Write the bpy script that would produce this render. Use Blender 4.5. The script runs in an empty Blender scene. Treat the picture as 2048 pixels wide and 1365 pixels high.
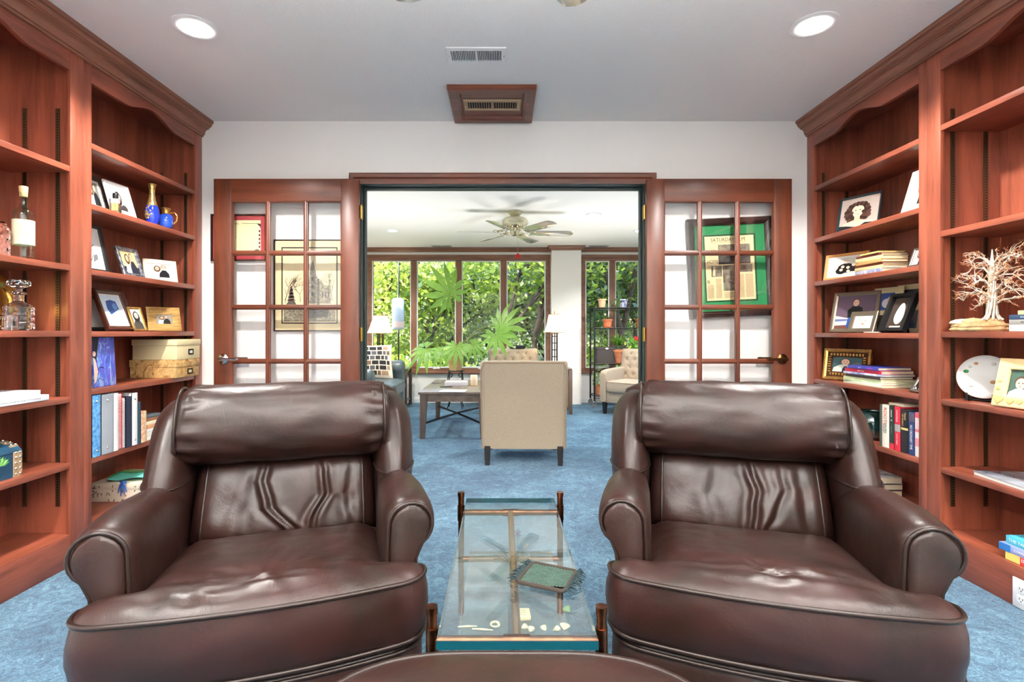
import bpy, bmesh, math, random
import numpy as np
from mathutils import Vector, Matrix, noise
PI = math.pi
random.seed(7)
SC = bpy.context.scene
COL = SC.collection
CZ = 1.076            # eye height
# ---------------------------------------------------------------- camera
cd = bpy.data.cameras.new('camera')
cd.lens = 18.0; cd.sensor_width = 36.0; cd.clip_start = 0.05; cd.clip_end = 300
cd.shift_x = (1024 - 1004) / 2048.0
cd.shift_y = -(682.5 - 665) / 2048.0
cam = bpy.data.objects.new('camera', cd); COL.objects.link(cam)
cam.location = (0, 0, CZ); cam.rotation_euler = (PI / 2, 0, 0)
SC.camera = cam
# ---------------------------------------------------------------- exposure, sky, sun
SC.view_settings.view_transform = 'Standard'
SC.view_settings.look = 'None'
SC.view_settings.gamma = 1.0
SC.view_settings.use_curve_mapping = False
SC.view_settings.exposure = 0.85
W = bpy.data.worlds.new('sky'); SC.world = W; W.use_nodes = True
nt = W.node_tree
bg = nt.nodes['Background']
sky = nt.nodes.new('ShaderNodeTexSky')
sky.sky_type = 'NISHITA'; sky.sun_disc = False
sky.sun_elevation = math.radians(52); sky.sun_rotation = math.radians(205)
sky.air_density = 1.0; sky.dust_density = 2.0
nt.links.new(sky.outputs[0], bg.inputs[0]); bg.inputs[1].default_value = .85
sd = bpy.data.lights.new('sun', 'SUN'); sd.energy = 5.5; sd.angle = math.radians(0.6); sd.color = (1, .95, .86)
sun = bpy.data.objects.new('sun', sd); COL.objects.link(sun)
sun.rotation_euler = (math.radians(38), 0, math.radians(-24))
CAN_W = 92.0          # power of one ceiling can in the library
CAN_S = 78.0          # power of one ceiling can in the sun room
# added upward spots that brighten the two ceilings, no fixture behind them
for loc, w_, sz in (((.03, -.5, .9), 1550.0, .3), ((-1.2, 5.4, .75), 50.0, .3), ((1.3, 5.6, .75), 50.0, .3)):
    fl_ = bpy.data.lights.new('ceiling_fill_spot', 'SPOT'); fl_.energy = w_; fl_.spot_size = math.radians(125); fl_.spot_blend = .8; fl_.shadow_soft_size = sz; fl_.color = (1, .97, .93)
    fo = bpy.data.objects.new('ceiling_fill_spot', fl_); COL.objects.link(fo); fo.location = loc; fo.rotation_euler = (PI, 0, 0)
# ---------------------------------------------------------------- helpers
def tag(o, label=None, cat=None, group=None, kind=None):
    if label: o['label'] = label
    if cat: o['category'] = cat
    if group: o['group'] = group
    if kind: o['kind'] = kind
    return o
def thing(name, label, cat, loc=(0, 0, 0), rz=0.0, group=None, rx=0.0, kind=None, scale=1.0):
    o = bpy.data.objects.new(name, None); COL.objects.link(o)
    o.location = loc; o.rotation_euler = (rx, 0, rz); o.empty_display_size = .05
    o.scale = (scale,) * 3
    return tag(o, label, cat, group, kind)
def dup(o, parent=None, **kw):
    c = o.copy(); COL.objects.link(c)
    if parent is not None: c.parent = parent
    for ch in [q for q in o.children]:
        dup(ch, c)
    for k, v in kw.items(): setattr(c, k, v)
    return c
class MB:
    def __init__(s): s.v = []; s.f = []; s.m = []
    def add(s, vs, fs, m=0):
        n = len(s.v); s.v += [tuple(p) for p in vs]
        s.f += [tuple(i + n for i in f) for f in fs]; s.m += [m] * len(fs); return s
    def box(s, x0, x1, y0, y1, z0, z1, m=0):
        v = [(x, y, z) for z in (z0, z1) for y in (y0, y1) for x in (x0, x1)]
        return s.add(v, [(0, 2, 3, 1), (4, 5, 7, 6), (0, 1, 5, 4), (2, 6, 7, 3), (0, 4, 6, 2), (1, 3, 7, 5)], m)
    def obox(s, c, size, M, m=0):
        a, b, d = size[0] / 2, size[1] / 2, size[2] / 2
        v = [M @ Vector((x, y, z)) + Vector(c) for z in (-d, d) for y in (-b, b) for x in (-a, a)]
        return s.add(v, [(0, 2, 3, 1), (4, 5, 7, 6), (0, 1, 5, 4), (2, 6, 7, 3), (0, 4, 6, 2), (1, 3, 7, 5)], m)
    def loft(s, secs, closed=True, cap0=True, cap1=True, m=0):
        n = len(secs[0]); vs = [p for q in secs for p in q]; fs = []
        for i in range(len(secs) - 1):
            for j in range(n if closed else n - 1):
                k = (j + 1) % n
                fs.append((i * n + j, i * n + k, (i + 1) * n + k, (i + 1) * n + j))
        if closed and cap0: fs.append(tuple(range(n - 1, -1, -1)))
        if closed and cap1: fs.append(tuple((len(secs) - 1) * n + j for j in range(n)))
        return s.add(vs, fs, m)
    def lathe(s, prof, c=(0, 0, 0), n=24, m=0, cap0=True, cap1=True):
        secs = [[(c[0] + r * math.cos(2 * PI * j / n), c[1] + r * math.sin(2 * PI * j / n), c[2] + z) for j in range(n)] for r, z in prof]
        return s.loft(secs, True, cap0, cap1, m)
    def tube(s, pts, r, n=8, m=0, closed=False, caps=True):
        P = [Vector(p) for p in pts]; R = r if isinstance(r, (list, tuple)) else [r] * len(P)
        secs = []; up = None; L = len(P)
        for i, p in enumerate(P):
            if closed: t = P[(i + 1) % L] - P[i - 1]
            else: t = P[min(i + 1, L - 1)] - P[max(i - 1, 0)]
            if t.length < 1e-9: t = Vector((0, 0, 1))
            t.normalize()
            if up is None: up = Vector((0, 0, 1)) if abs(t.z) < .9 else Vector((1, 0, 0))
            a = t.cross(up)
            if a.length < 1e-6: a = t.orthogonal()
            a.normalize(); b = a.cross(t); b.normalize(); up = b
            secs.append([p + (a * math.cos(2 * PI * j / n) + b * math.sin(2 * PI * j / n)) * R[i] for j in range(n)])
        if closed: secs.append(secs[0]); caps = False
        return s.loft(secs, True, caps, caps, m)
    def ring(s, w, h, prof, m=0, z0=0.0, closed=False):
        """rectangular moulding, x -w/2..w/2, z z0..z0+h; prof = [(inset, y)]"""
        secs = []
        for ins, y in prof:
            secs.append([(-w / 2 + ins, y, z0 + ins), (w / 2 - ins, y, z0 + ins), (w / 2 - ins, y, z0 + h - ins), (-w / 2 + ins, y, z0 + h - ins)])
        if closed: secs.append(secs[0])
        return s.loft(secs, True, False, False, m)
    def poly(s, pts, d, axis='y', m=0):
        """extrude a 2D polygon: axis y -> pts (x,z) from y=d[0] to d[1]; x -> pts (y,z); z -> pts (x,y)"""
        def P(p, q): return (p[0], q, p[1]) if axis == 'y' else ((q, p[0], p[1]) if axis == 'x' else (p[0], p[1], q))
        return s.loft([[P(p, d[0]) for p in pts], [P(p, d[1]) for p in pts]], True, True, True, m)
    def flat(s, pts, y, m=0):
        return s.add([(x, y, z) for x, z in pts], [tuple(range(len(pts)))], m)
    def mesh(s, name, mats, smooth=35, bevel=0.0, seg=2):
        me = bpy.data.meshes.new(name); me.from_pydata(s.v, [], s.f)
        for q in mats: me.materials.append(q)
        if len(mats) > 1: me.polygons.foreach_set('material_index', s.m)
        bm = bmesh.new(); bm.from_mesh(me)
        bmesh.ops.recalc_face_normals(bm, faces=bm.faces)
        if bevel:
            es = [e for e in bm.edges if len(e.link_faces) == 2 and e.calc_face_angle(0) > .6]
            bmesh.ops.bevel(bm, geom=es, offset=bevel, segments=seg, affect='EDGES', profile=.5, clamp_overlap=True)
        bm.to_mesh(me); bm.free()
        if smooth:
            me.polygons.foreach_set('use_smooth', [True] * len(me.polygons))
            me.set_sharp_from_angle(angle=math.radians(smooth))
        me.update()
        return me
    def obj(s, name, mats, parent=None, smooth=35, bevel=0.0, seg=2, loc=None, rot=None, kind=None, label=None):
        if not isinstance(mats, (list, tuple)): mats = [mats]
        return link(name, s.mesh(name, mats, smooth, bevel, seg), parent, loc, rot, kind, label)
def link(name, me, parent=None, loc=None, rot=None, kind=None, label=None):
    o = bpy.data.objects.new(name, me); COL.objects.link(o)
    if parent is not None: o.parent = parent
    if loc is not None: o.location = loc
    if rot is not None: o.rotation_euler = rot
    if kind: o['kind'] = kind
    if label: o['label'] = label
    return o
def struct(name, mb, mats, **kw): return mb.obj(name, mats, kind='structure', **kw)
def sup(cx, cy, hx, hy, n=20, e=2.6):
    out = []
    for j in range(n):
        t = 2 * PI * j / n; c, q = math.cos(t), math.sin(t)
        out.append((cx + hx * math.copysign(abs(c) ** (2 / e), c), cy + hy * math.copysign(abs(q) ** (2 / e), q)))
    return out
def rrect(x0, x1, y0, y1, r, n=5):
    out = []
    for cx, cy, a in ((x1 - r, y1 - r, 0), (x0 + r, y1 - r, 90), (x0 + r, y0 + r, 180), (x1 - r, y0 + r, 270)):
        for k in range(n + 1):
            t = math.radians(a + 90 * k / n); out.append((cx + r * math.cos(t), cy + r * math.sin(t)))
    return out
def circ(cx, cy, r, n=14, sy=1.0): return [(cx + r * math.cos(2 * PI * j / n), cy + r * sy * math.sin(2 * PI * j / n)) for j in range(n)]
_txt = {}
def text(body, size, parent, mat, loc=(0, 0, 0), rot=(PI / 2, 0, 0), name='lettering', align='CENTER', sx=1.0, ext=.0002):
    cu = bpy.data.curves.new('lettering', 'FONT'); cu.body = body; cu.size = size; cu.extrude = ext
    cu.align_x = align; cu.align_y = 'CENTER'; cu.resolution_u = 2
    t = bpy.data.objects.new('tmp', cu)
    me = bpy.data.meshes.new_from_object(t); bpy.data.objects.remove(t); bpy.data.curves.remove(cu)
    me.materials.clear(); me.materials.append(mat)
    o = link(name, me, parent, loc, rot); o.scale = (sx, 1, 1)
    return o
# ---------------------------------------------------------------- materials
MATS = {}
def nm(name):
    m = bpy.data.materials.new(name); m.use_nodes = True
    return m, m.node_tree, m.node_tree.nodes['Principled BSDF']
def N(nt, typ, **kw):
    n = nt.nodes.new(typ)
    for k, v in kw.items():
        if k in n.inputs: n.inputs[k].default_value = v
        else: setattr(n, k, v)
    return n
def mat(name, col, rough=.5, metal=0.0, spec=.5, var=0.0, vscale=8, bump=0.0, bscale=60, coat=0.0, emit=0.0, col2=None, stretch=None, sheen=0.0, detail=4, trans=0.0, ior=1.45, bdist=.002):
    if name in MATS: return MATS[name]
    m, nt, b = nm(name)
    b.inputs['Roughness'].default_value = rough; b.inputs['Metallic'].default_value = metal
    b.inputs['Specular IOR Level'].default_value = spec; b.inputs['Coat Weight'].default_value = coat
    b.inputs['Sheen Weight'].default_value = sheen; b.inputs['Transmission Weight'].default_value = trans; b.inputs['IOR'].default_value = ior
    b.inputs['Base Color'].default_value = (*col, 1)
    if emit:
        b.inputs['Emission Color'].default_value = (*col, 1); b.inputs['Emission Strength'].default_value = emit
    if var or col2 or bump:
        tc = N(nt, 'ShaderNodeTexCoord'); src = tc.outputs['Object']
        if stretch:
            mp = N(nt, 'ShaderNodeMapping'); mp.inputs['Scale'].default_value = stretch
            nt.links.new(src, mp.inputs[0]); src = mp.outputs[0]
    if var or col2:
        no = N(nt, 'ShaderNodeTexNoise', Scale=vscale, Detail=detail); nt.links.new(src, no.inputs['Vector'])
        cr = N(nt, 'ShaderNodeValToRGB')
        cr.color_ramp.elements[0].position = .32; cr.color_ramp.elements[1].position = .68
        a = col if col2 else tuple(c * (1 - var) for c in col); z = col2 if col2 else tuple(min(1, c * (1 + var)) for c in col)
        cr.color_ramp.elements[0].color = (*a, 1); cr.color_ramp.elements[1].color = (*z, 1)
        nt.links.new(no.outputs['Fac'], cr.inputs[0]); nt.links.new(cr.outputs[0], b.inputs['Base Color'])
    if bump:
        n2 = N(nt, 'ShaderNodeTexNoise', Scale=bscale, Detail=3); nt.links.new(src, n2.inputs['Vector'])
        bp = N(nt, 'ShaderNodeBump', Strength=bump, Distance=bdist); nt.links.new(n2.outputs['Fac'], bp.inputs['Height'])
        nt.links.new(bp.outputs[0], b.inputs['Normal'])
    MATS[name] = m; return m
def C(r, g, b):
    """8-bit display colour to linear"""
    f = lambda c: (c / 255 / 12.92) if c / 255 <= .04045 else ((c / 255 + .055) / 1.055) ** 2.4
    return (f(r), f(g), f(b))
def flat(r, g, b, rough=.6):
    return mat('print_%d_%d_%d_%d' % (r, g, b, rough * 100), C(r, g, b), rough)
def wood(name, dark, light, axis, rough=.35, scale=1.0, coat=.15):
    m, nt, b = nm(name)
    tc = N(nt, 'ShaderNodeTexCoord'); mp = N(nt, 'ShaderNodeMapping')
    s = [14 * scale] * 3; s['xyz'.index(axis)] = 1.1 * scale
    mp.inputs['Scale'].default_value = s
    nt.links.new(tc.outputs['Object'], mp.inputs[0])
    n1 = N(nt, 'ShaderNodeTexNoise', Scale=1.0, Detail=6, Roughness=.6, Distortion=.6); nt.links.new(mp.outputs[0], n1.inputs['Vector'])
    n2 = N(nt, 'ShaderNodeTexNoise', Scale=9.0, Detail=3); nt.links.new(mp.outputs[0], n2.inputs['Vector'])
    n3 = N(nt, 'ShaderNodeTexNoise', Scale=2.2, Detail=2); nt.links.new(tc.outputs['Object'], n3.inputs['Vector'])
    ad = N(nt, 'ShaderNodeMath', operation='MULTIPLY_ADD'); nt.links.new(n2.outputs['Fac'], ad.inputs[0]); ad.inputs[1].default_value = .22; nt.links.new(n1.outputs['Fac'], ad.inputs[2])
    a2 = N(nt, 'ShaderNodeMath', operation='MULTIPLY_ADD'); nt.links.new(n3.outputs['Fac'], a2.inputs[0]); a2.inputs[1].default_value = .5; nt.links.new(ad.outputs[0], a2.inputs[2])
    cr = N(nt, 'ShaderNodeValToRGB'); cr.color_ramp.elements[0].position = .52; cr.color_ramp.elements[1].position = 1.12
    cr.color_ramp.elements[0].color = (*dark, 1); cr.color_ramp.elements[1].color = (*light, 1); cr.color_ramp.elements[1].position = 1.0
    nt.links.new(a2.outputs[0], cr.inputs[0]); nt.links.new(cr.outputs[0], b.inputs['Base Color'])
    b.inputs['Roughness'].default_value = rough; b.inputs['Coat Weight'].default_value = coat; b.inputs['Coat Roughness'].default_value = .25
    bp = N(nt, 'ShaderNodeBump', Strength=.08, Distance=.001); nt.links.new(n2.outputs['Fac'], bp.inputs['Height']); nt.links.new(bp.outputs[0], b.inputs['Normal'])
    return m
def thin_glass(name, tint=(1, 1, 1), ior=1.45, rough=0.0, gl=(1, 1, 1)):
    m = bpy.data.materials.new(name); m.use_nodes = True; nt = m.node_tree; nt.nodes.clear()
    o = N(nt, 'ShaderNodeOutputMaterial'); t = N(nt, 'ShaderNodeBsdfTransparent'); g = N(nt, 'ShaderNodeBsdfGlossy')
    t.inputs[0].default_value = (*tint, 1); g.inputs['Roughness'].default_value = rough; g.inputs[0].default_value = (*gl, 1)
    f = N(nt, 'ShaderNodeFresnel'); f.inputs[0].default_value = ior
    # the same Fresnel for both sides of a pane
    ge = N(nt, 'ShaderNodeNewGeometry')
    mm = N(nt, 'ShaderNodeMath', operation='MULTIPLY_ADD'); nt.links.new(ge.outputs['Backfacing'], mm.inputs[0]); mm.inputs[1].default_value = 1.0 / ior - ior; mm.inputs[2].default_value = ior
    nt.links.new(mm.outputs[0], f.inputs[0])
    x = N(nt, 'ShaderNodeMixShader'); nt.links.new(f.outputs[0], x.inputs[0]); nt.links.new(t.outputs[0], x.inputs[1]); nt.links.new(g.outputs[0], x.inputs[2])
    nt.links.new(x.outputs[0], o.inputs[0]); MATS[name] = m
    return m
CH_D, CH_L = (.060, .012, .006), (.34, .088, .047)
WZ = wood('cherry_upright', CH_D, CH_L, 'z'); WY = wood('cherry_along', CH_D, CH_L, 'y'); WX = wood('cherry_across', CH_D, CH_L, 'x')
DK_D, DK_L = (.042, .011, .005), (.17, .045, .020)
DZ = wood('door_cherry_upright', DK_D, DK_L, 'z', .38, coat=.05); DX = wood('door_cherry_across', DK_D, DK_L, 'x', .38, coat=.05); DY = wood('door_cherry_along', DK_D, DK_L, 'y', .38, coat=.05)
SW_D, SW_L = (.085, .032, .018), (.27, .12, .07)
SWX = wood('window_walnut_across', SW_D, SW_L, 'x', .4); SWZ = wood('window_walnut_upright', SW_D, SW_L, 'z', .4)
TB = wood('table_brown_wood', (.05, .03, .022), (.22, .16, .125), 'y', .3); TBZ = wood('table_brown_upright', (.05, .03, .022), (.15, .095, .07), 'z', .45)  # TB lightened so its colour carries the windows' sheen on the tops
WALL = mat('white_wall_paint', (.83, .81, .785), .75, bump=.06, bscale=220)
CEIL = mat('ceiling_texture', (.80, .785, .765), .85, bump=.35, bscale=110, bdist=.004)
SCEIL = mat('sunroom_ceiling_paint', (.90, .885, .86), .8, bump=.1, bscale=110)
BRASS = mat('brass', C(190, 150, 70), .28, 1.0)
NICK = mat('polished_nickel', (.75, .73, .70), .12, 1.0)
BRONZE = mat('antique_bronze', C(110, 80, 50), .25, 1.0)
BLK = mat('black_metal', (.015, .015, .016), .4, .3)
BLKW = mat('black_lacquer', (.012, .012, .013), .3)
GREYM = mat('grey_green_jamb', C(50, 62, 62), .4)
WHT = mat('white_enamel', (.8, .8, .8), .4)
COPPER = mat('aged_copper', C(150, 92, 62), .3, 1.0, col2=C(88, 52, 36), vscale=30)
GOLD = mat('gilt', C(205, 165, 95), .3, .9, var=.3, vscale=40)
SILV = mat('silver_frame', C(170, 168, 160), .25, 1.0)
PEWT = mat('pewter_frame', C(150, 138, 120), .35, .8)
CREAM = mat('cream_card', C(226, 210, 165), .7)
PAPER = mat('white_paper', (.78, .77, .73), .8)
PAGES = mat('book_pages', C(225, 212, 180), .9, var=.12, vscale=6, stretch=(1, 1, 160))
INK = flat(35, 32, 30)
PANE = thin_glass('clear_pane')
# ================================================================ THE SHELL
K = 1.0287
def SP(x, y, z): return (K * x, K * y, CZ + K * (z - 1.046))
XL, XR = -1.98, 2.013          # faces of the bookcases
DW = 3.38                       # library side of the wall with the doors
H1 = 2.47                       # library ceiling
H2 = SP(0, 0, 2.30)[2]          # sun room ceiling
YW = 7.6 * K                    # sun room window wall
SX0, SX1 = -3.3, 3.5
# carpet
def carpet():
    m, nt, b = nm('blue_carpet')
    tc = N(nt, 'ShaderNodeTexCoord')
    n1 = N(nt, 'ShaderNodeTexNoise', Scale=170.0, Detail=3, Roughness=.7); nt.links.new(tc.outputs['Object'], n1.inputs['Vector'])
    n2 = N(nt, 'ShaderNodeTexNoise', Scale=2.3, Detail=4, Roughness=.65); nt.links.new(tc.outputs['Object'], n2.inputs['Vector'])
    n3 = N(nt, 'ShaderNodeTexNoise', Scale=21.0, Detail=6, Roughness=.8, Distortion=1.5); nt.links.new(tc.outputs['Object'], n3.inputs['Vector'])
    a = N(nt, 'ShaderNodeMath', operation='MULTIPLY_ADD'); nt.links.new(n1.outputs['Fac'], a.inputs[0]); a.inputs[1].default_value = .7
    q = N(nt, 'ShaderNodeMath', operation='MULTIPLY_ADD'); nt.links.new(n3.outputs['Fac'], q.inputs[0]); q.inputs[1].default_value = 1.0
    e = N(nt, 'ShaderNodeMath', operation='MULTIPLY'); nt.links.new(n2.outputs['Fac'], e.inputs[0]); e.inputs[1].default_value = .6
    nt.links.new(e.outputs[0], q.inputs[2]); nt.links.new(q.outputs[0], a.inputs[2])
    sc = N(nt, 'ShaderNodeMath', operation='MULTIPLY'); sc.inputs[1].default_value = .5; nt.links.new(a.outputs[0], sc.inputs[0])
    cr = N(nt, 'ShaderNodeValToRGB'); nt.links.new(sc.outputs[0], cr.inputs[0])
    cr.color_ramp.elements[1].position = .68
    cr.color_ramp.elements[0].position = .48
    cr.color_ramp.elements[0].color = (.006, .030, .075, 1); cr.color_ramp.elements[1].color = (.155, .31, .42, 1)
    el = cr.color_ramp.elements.new(.575); el.color = (.035, .112, .185, 1)
    nt.links.new(cr.outputs[0], b.inputs['Base Color']); b.inputs['Roughness'].default_value = .95; b.inputs['Sheen Weight'].default_value = .35
    b.inputs['Specular IOR Level'].default_value = .1; b.inputs['Sheen Tint'].default_value = (.7, .85, 1, 1)
    bp = N(nt, 'ShaderNodeBump', Strength=.8, Distance=.012); nt.links.new(a.outputs[0], bp.inputs['Height']); nt.links.new(bp.outputs[0], b.inputs['Normal'])
    return m
CARPET = carpet()
fl = MB(); fl.box(SX0 - .1, SX1 + .1, -2.7, YW + .16, -.12, 0); struct('floor', fl, CARPET)
c = MB(); c.box(-2.5, 2.55, -2.7, DW + .02, H1, H1 + .1); struct('ceiling', c, CEIL)
c = MB(); c.box(SX0 - .1, SX1 + .1, DW + .02, YW + .16, H2, H2 + .3); struct('ceiling', c, SCEIL)
w = MB(); w.box(-2.42, XL - .31, -2.7, DW, 0, H1); struct('wall_left', w, WALL)
w = MB(); w.box(XR + .31, 2.46, -2.7, DW, 0, H1); struct('wall_right', w, WALL)
JX0, JX1, JT = -.945, .955, 2.065     # opening in the wall
w = MB(); D2 = DW + .14
w.box(SX0, JX0, DW, D2, 0, H1 + .1); w.box(JX1, SX1, DW, D2, 0, H1 + .1); w.box(JX0, JX1, DW, D2, JT, H1 + .1)
struct('wall_back', w, WALL)
w = MB(); w.box(-2.42, 2.46, -2.82, -2.7, 0, H1); struct('wall_front', w, WALL)
# jambs, stop and casing of the wide opening
j = MB()
j.box(JX0, JX0 + .018, DW - .004, D2 + .004, 0, JT); j.box(JX1 - .018, JX1, DW - .004, D2 + .004, 0, JT); j.box(JX0 + .018, JX1 - .018, DW - .004, D2 + .004, JT - .018, JT)
j.box(JX0 + .018, JX0 + .032, DW + .05, DW + .09, 0, JT - .018); j.box(JX1 - .032, JX1 - .018, DW + .05, DW + .09, 0, JT - .018); j.box(JX0 + .032, JX1 - .032, DW + .05, DW + .09, JT - .032, JT - .018)
struct('trim_1', j, GREYM, bevel=.002)
def casing(y, s):
    prof = [(.012, y), (.012, y + s * .012), (.004, y + s * .014), (-.02, y + s * .014), (-.03, y + s * .024), (-.05, y + s * .026), (-.06, y + s * .018), (-.062, y)]
    return MB().loft([[(JX0 + o, q, 0) for o, q in prof], [(JX0 + o, q, JT - o) for o, q in prof], [(JX1 - o, q, JT - o) for o, q in prof], [(JX1 - o, q, 0) for o, q in prof]], closed=False)
struct('trim_2', casing(DW, -1), DX); struct('trim_3', casing(D2, 1), SWX)
# baseboards
def base(name, a, b2, y, s):
    m = MB(); m.poly([(y, 0), (y + s * .014, 0), (y + s * .014, .075), (y + s * .008, .095), (y, .098)], (a, b2), 'x'); struct(name, m, DX)
base('baseboard_back', -1.90, JX0 - .065, DW, -1); base('baseboard_back', JX1 + .065, 1.93, DW, -1)
# crown mouldings over the bookcases
CRWN = wood('crown_cherry', (.13, .045, .025), (.27, .10, .058), 'y', .4)
def crown(name, x, s):
    m = MB()
    prof = [(-.01, 2.366), (.010, 2.366), (.010, 2.376), (.018, 2.378), (.020, 2.388)] + [(.020 + .024 * (1 - math.cos(PI / 2 * k / 6)), 2.388 + .026 * math.sin(PI / 2 * k / 6)) for k in range(1, 7)] + [(.044, 2.420), (.052, 2.420), (.052, 2.428)] + [(.052 + .014 * math.sin(PI / 2 * k / 4), 2.428 + .016 * (1 - math.cos(PI / 2 * k / 4))) for k in range(1, 5)] + [(.066, 2.450), (.074, 2.450), (.076, 2.456), (.076, H1), (-.01, H1)]
    pts = [(x + s * o, z) for o, z in prof]
    m.loft([[(px, 1.45, pz) for px, pz in pts], [(px, DW, pz) for px, pz in pts]]); struct(name, m, CRWN, smooth=25)
crown('trim_4', XL, 1); crown('trim_5', XR, -1)
# ---------------------------------------------------------------- ceiling cans
LENS = mat('lamp_lens', (1, .96, .90), .5, emit=14.0)
def can(x, y, z, watt, label, r=.085, kelvin=(1, .96, .91)):
    t = thing('recessed_light', label, 'light', (x, y, z))
    m = MB(); m.lathe([(r + .016, 0), (r + .016, -.004), (r + .006, -.008), (r - .012, -.005), (r - .016, .0)], n=32, cap0=False, cap1=False); m.obj('trim_ring', WHT, t)
    m = MB(); m.lathe([(r - .014, -.003), (r - .03, -.012), (.001, -.018)], n=28, cap0=False, cap1=False); m.obj('lens', LENS, t)
    l = bpy.data.lights.new('can_light', 'SPOT'); l.energy = watt; l.color = kelvin; l.spot_size = math.radians(138); l.spot_blend = .45; l.shadow_soft_size = .05
    lo = bpy.data.objects.new('can_light', l); COL.objects.link(lo); lo.parent = t; lo.location = (0, 0, -.035)
    return t
can(-1.40, 2.34, H1, CAN_W, 'recessed ceiling light over the armchair by the bookcase with bottles')
can(1.412, 2.32, H1, CAN_W, 'recessed ceiling light over the armchair by the bookcase with the wire tree')
for x in (-1.4, 1.41):
    for y in (.75, -.85):
        can(x, y, H1, CAN_W, 'recessed ceiling light behind the viewing spot in the library').__setitem__('group', 'library ceiling lights out of view')
q = SP(-1.347, 6.3, 2.3); can(q[0], q[1], H2, CAN_S, 'small recessed ceiling light beyond the doors near the sofa', .07)
for x, y in ((1.75, 6.5), (1.0, 5.6), (-1.9, 5.0), (2.4, 5.0)):  # extra cans added to brighten the sun room floor
    can(x, y, H2, CAN_S, 'added recessed ceiling light that brightens the sun room', .07).__setitem__('group', 'added sun room ceiling lights')
# ---------------------------------------------------------------- French doors
def french_door(name, hinge_x, s, label, hmat, yaw):
    """s=+1: the leaf runs from the hinge towards -x (viewer's left)"""
    Wd, Hd, T = .926, 2.045, .036
    t = bpy.data.objects.new(name, None); COL.objects.link(t); t.location = (hinge_x, 3.268, .012); t.rotation_euler = (0, 0, yaw)
    t['kind'] = 'structure'; t['label'] = label
    def X(a): return -s * a      # a = distance from hinge
    def bx(mb, a0, a1, y0, y1, z0, z1): mb.box(min(X(a0), X(a1)), max(X(a0), X(a1)), y0, y1, z0, z1)
    st = .111
    for a0, a1 in ((0, st), (Wd - st, Wd)):
        m = MB(); bx(m, a0, a1, 0, T, 0, Hd); m.obj('stile', DZ, t, bevel=.002)
    m = MB(); bx(m, st, Wd - st, 0, T, Hd - .142, Hd); m.obj('top_rail', DX, t, bevel=.002)
    m = MB(); bx(m, st, Wd - st, 0, T, 0, .2); m.obj('bottom_rail', DX, t, bevel=.002)
    z0, z1 = .2, Hd - .142; a0, a1 = st, Wd - st
    mw, mh = .024, .032
    cw = (a1 - a0 - 2 * mw) / 3; rh = (z1 - z0 - 4 * mh) / 5
    for i in range(2):
        b0 = a0 + (i + 1) * cw + i * mw
        m = MB(); bx(m, b0 + .004, b0 + mw - .004, .001, T - .001, z0, z1); bx(m, b0 - .003, b0 + mw + .003, .008, T - .008, z0, z1); m.obj('upright_muntin', DZ, t, bevel=.003)
    for k in range(4):
        b0 = z0 + (k + 1) * rh + k * mh
        m = MB(); bx(m, a0, a1, .002, T - .002, b0 + .007, b0 + mh - .007); bx(m, a0, a1, .008, T - .008, b0, b0 + mh); m.obj('cross_muntin', DX, t, bevel=.003)
    # ovolo round the glazed field
    m = MB(); m.ring(a1 - a0, z1 - z0, [(0, .003), (.004, .004), (.009, .012), (.009, T - .012), (.004, T - .004), (0, T - .003)])
    mo = MB(); mo.add([(x + X((a0 + a1) / 2), y, z + z0) for x, y, z in m.v], m.f); mo.obj('glazing_bead', DZ, t)
    pm = None
    for i in range(3):
        for k in range(5):
            ca = a0 + i * (cw + mw) + cw / 2; cz = z0 + k * (rh + mh) + rh / 2
            if pm is None:
                m = MB(); m.box(-cw / 2 - .002, cw / 2 + .002, -.0015, .0015, -rh / 2 - .002, rh / 2 + .002); pm = m.mesh('pane', [PANE], 0)
            link('pane', pm, t, (X(ca), T / 2, cz))
    # lever set (both faces)
    la, lz = Wd - .062, .893
    for f in (-1, 1):
        y = 0 if f < 0 else T
        m = MB()
        R = Matrix.Rotation(-f * PI / 2, 4, 'X')
        rose = MB(); rose.lathe([(.0, 0), (.031, 0), (.033, .004), (.028, .009), (.014, .012), (.0125, .045), (.0, .046)], n=24, cap0=False, cap1=False)
        m.add([tuple(Matrix.Rotation(f * -PI / 2, 3, 'X') @ Vector(v) if False else (v[0], f * v[2], v[1])) for v in rose.v], rose.f)
        secs = []
        for u, hz, hy in ((-.012, .009, .008), (0, .011, .009), (.03, .009, .007), (.07, .008, .006), (.105, .010, .005), (.118, .007, .004)):
            xx = s * u     # lever points back towards the hinge
            secs.append([(xx, f * .044 + a, b) for a, b in sup(0, 0, hy, hz, 12)])
        m.loft(secs)
        m.obj('lever_handle', hmat, t, loc=(X(la), y, lz), smooth=50)
    for hz in (.22, 1.05, 1.84):
        m = MB(); m.tube([(0, 0, -.045), (0, 0, .045)], .007, 10); bx(m, -.002, .001, .004, T, -.044, .044); m.obj('hinge', BRASS, t, loc=(X(-.006), T, hz))
    return t
french_door('door_1', -.915, 1, 'fifteen-pane French door folded back on the wall behind the armchair by the bottles', NICK, 0)
french_door('door_2', .925, -1, 'fifteen-pane French door folded back over the framed newspaper', BRONZE, 0)
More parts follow.
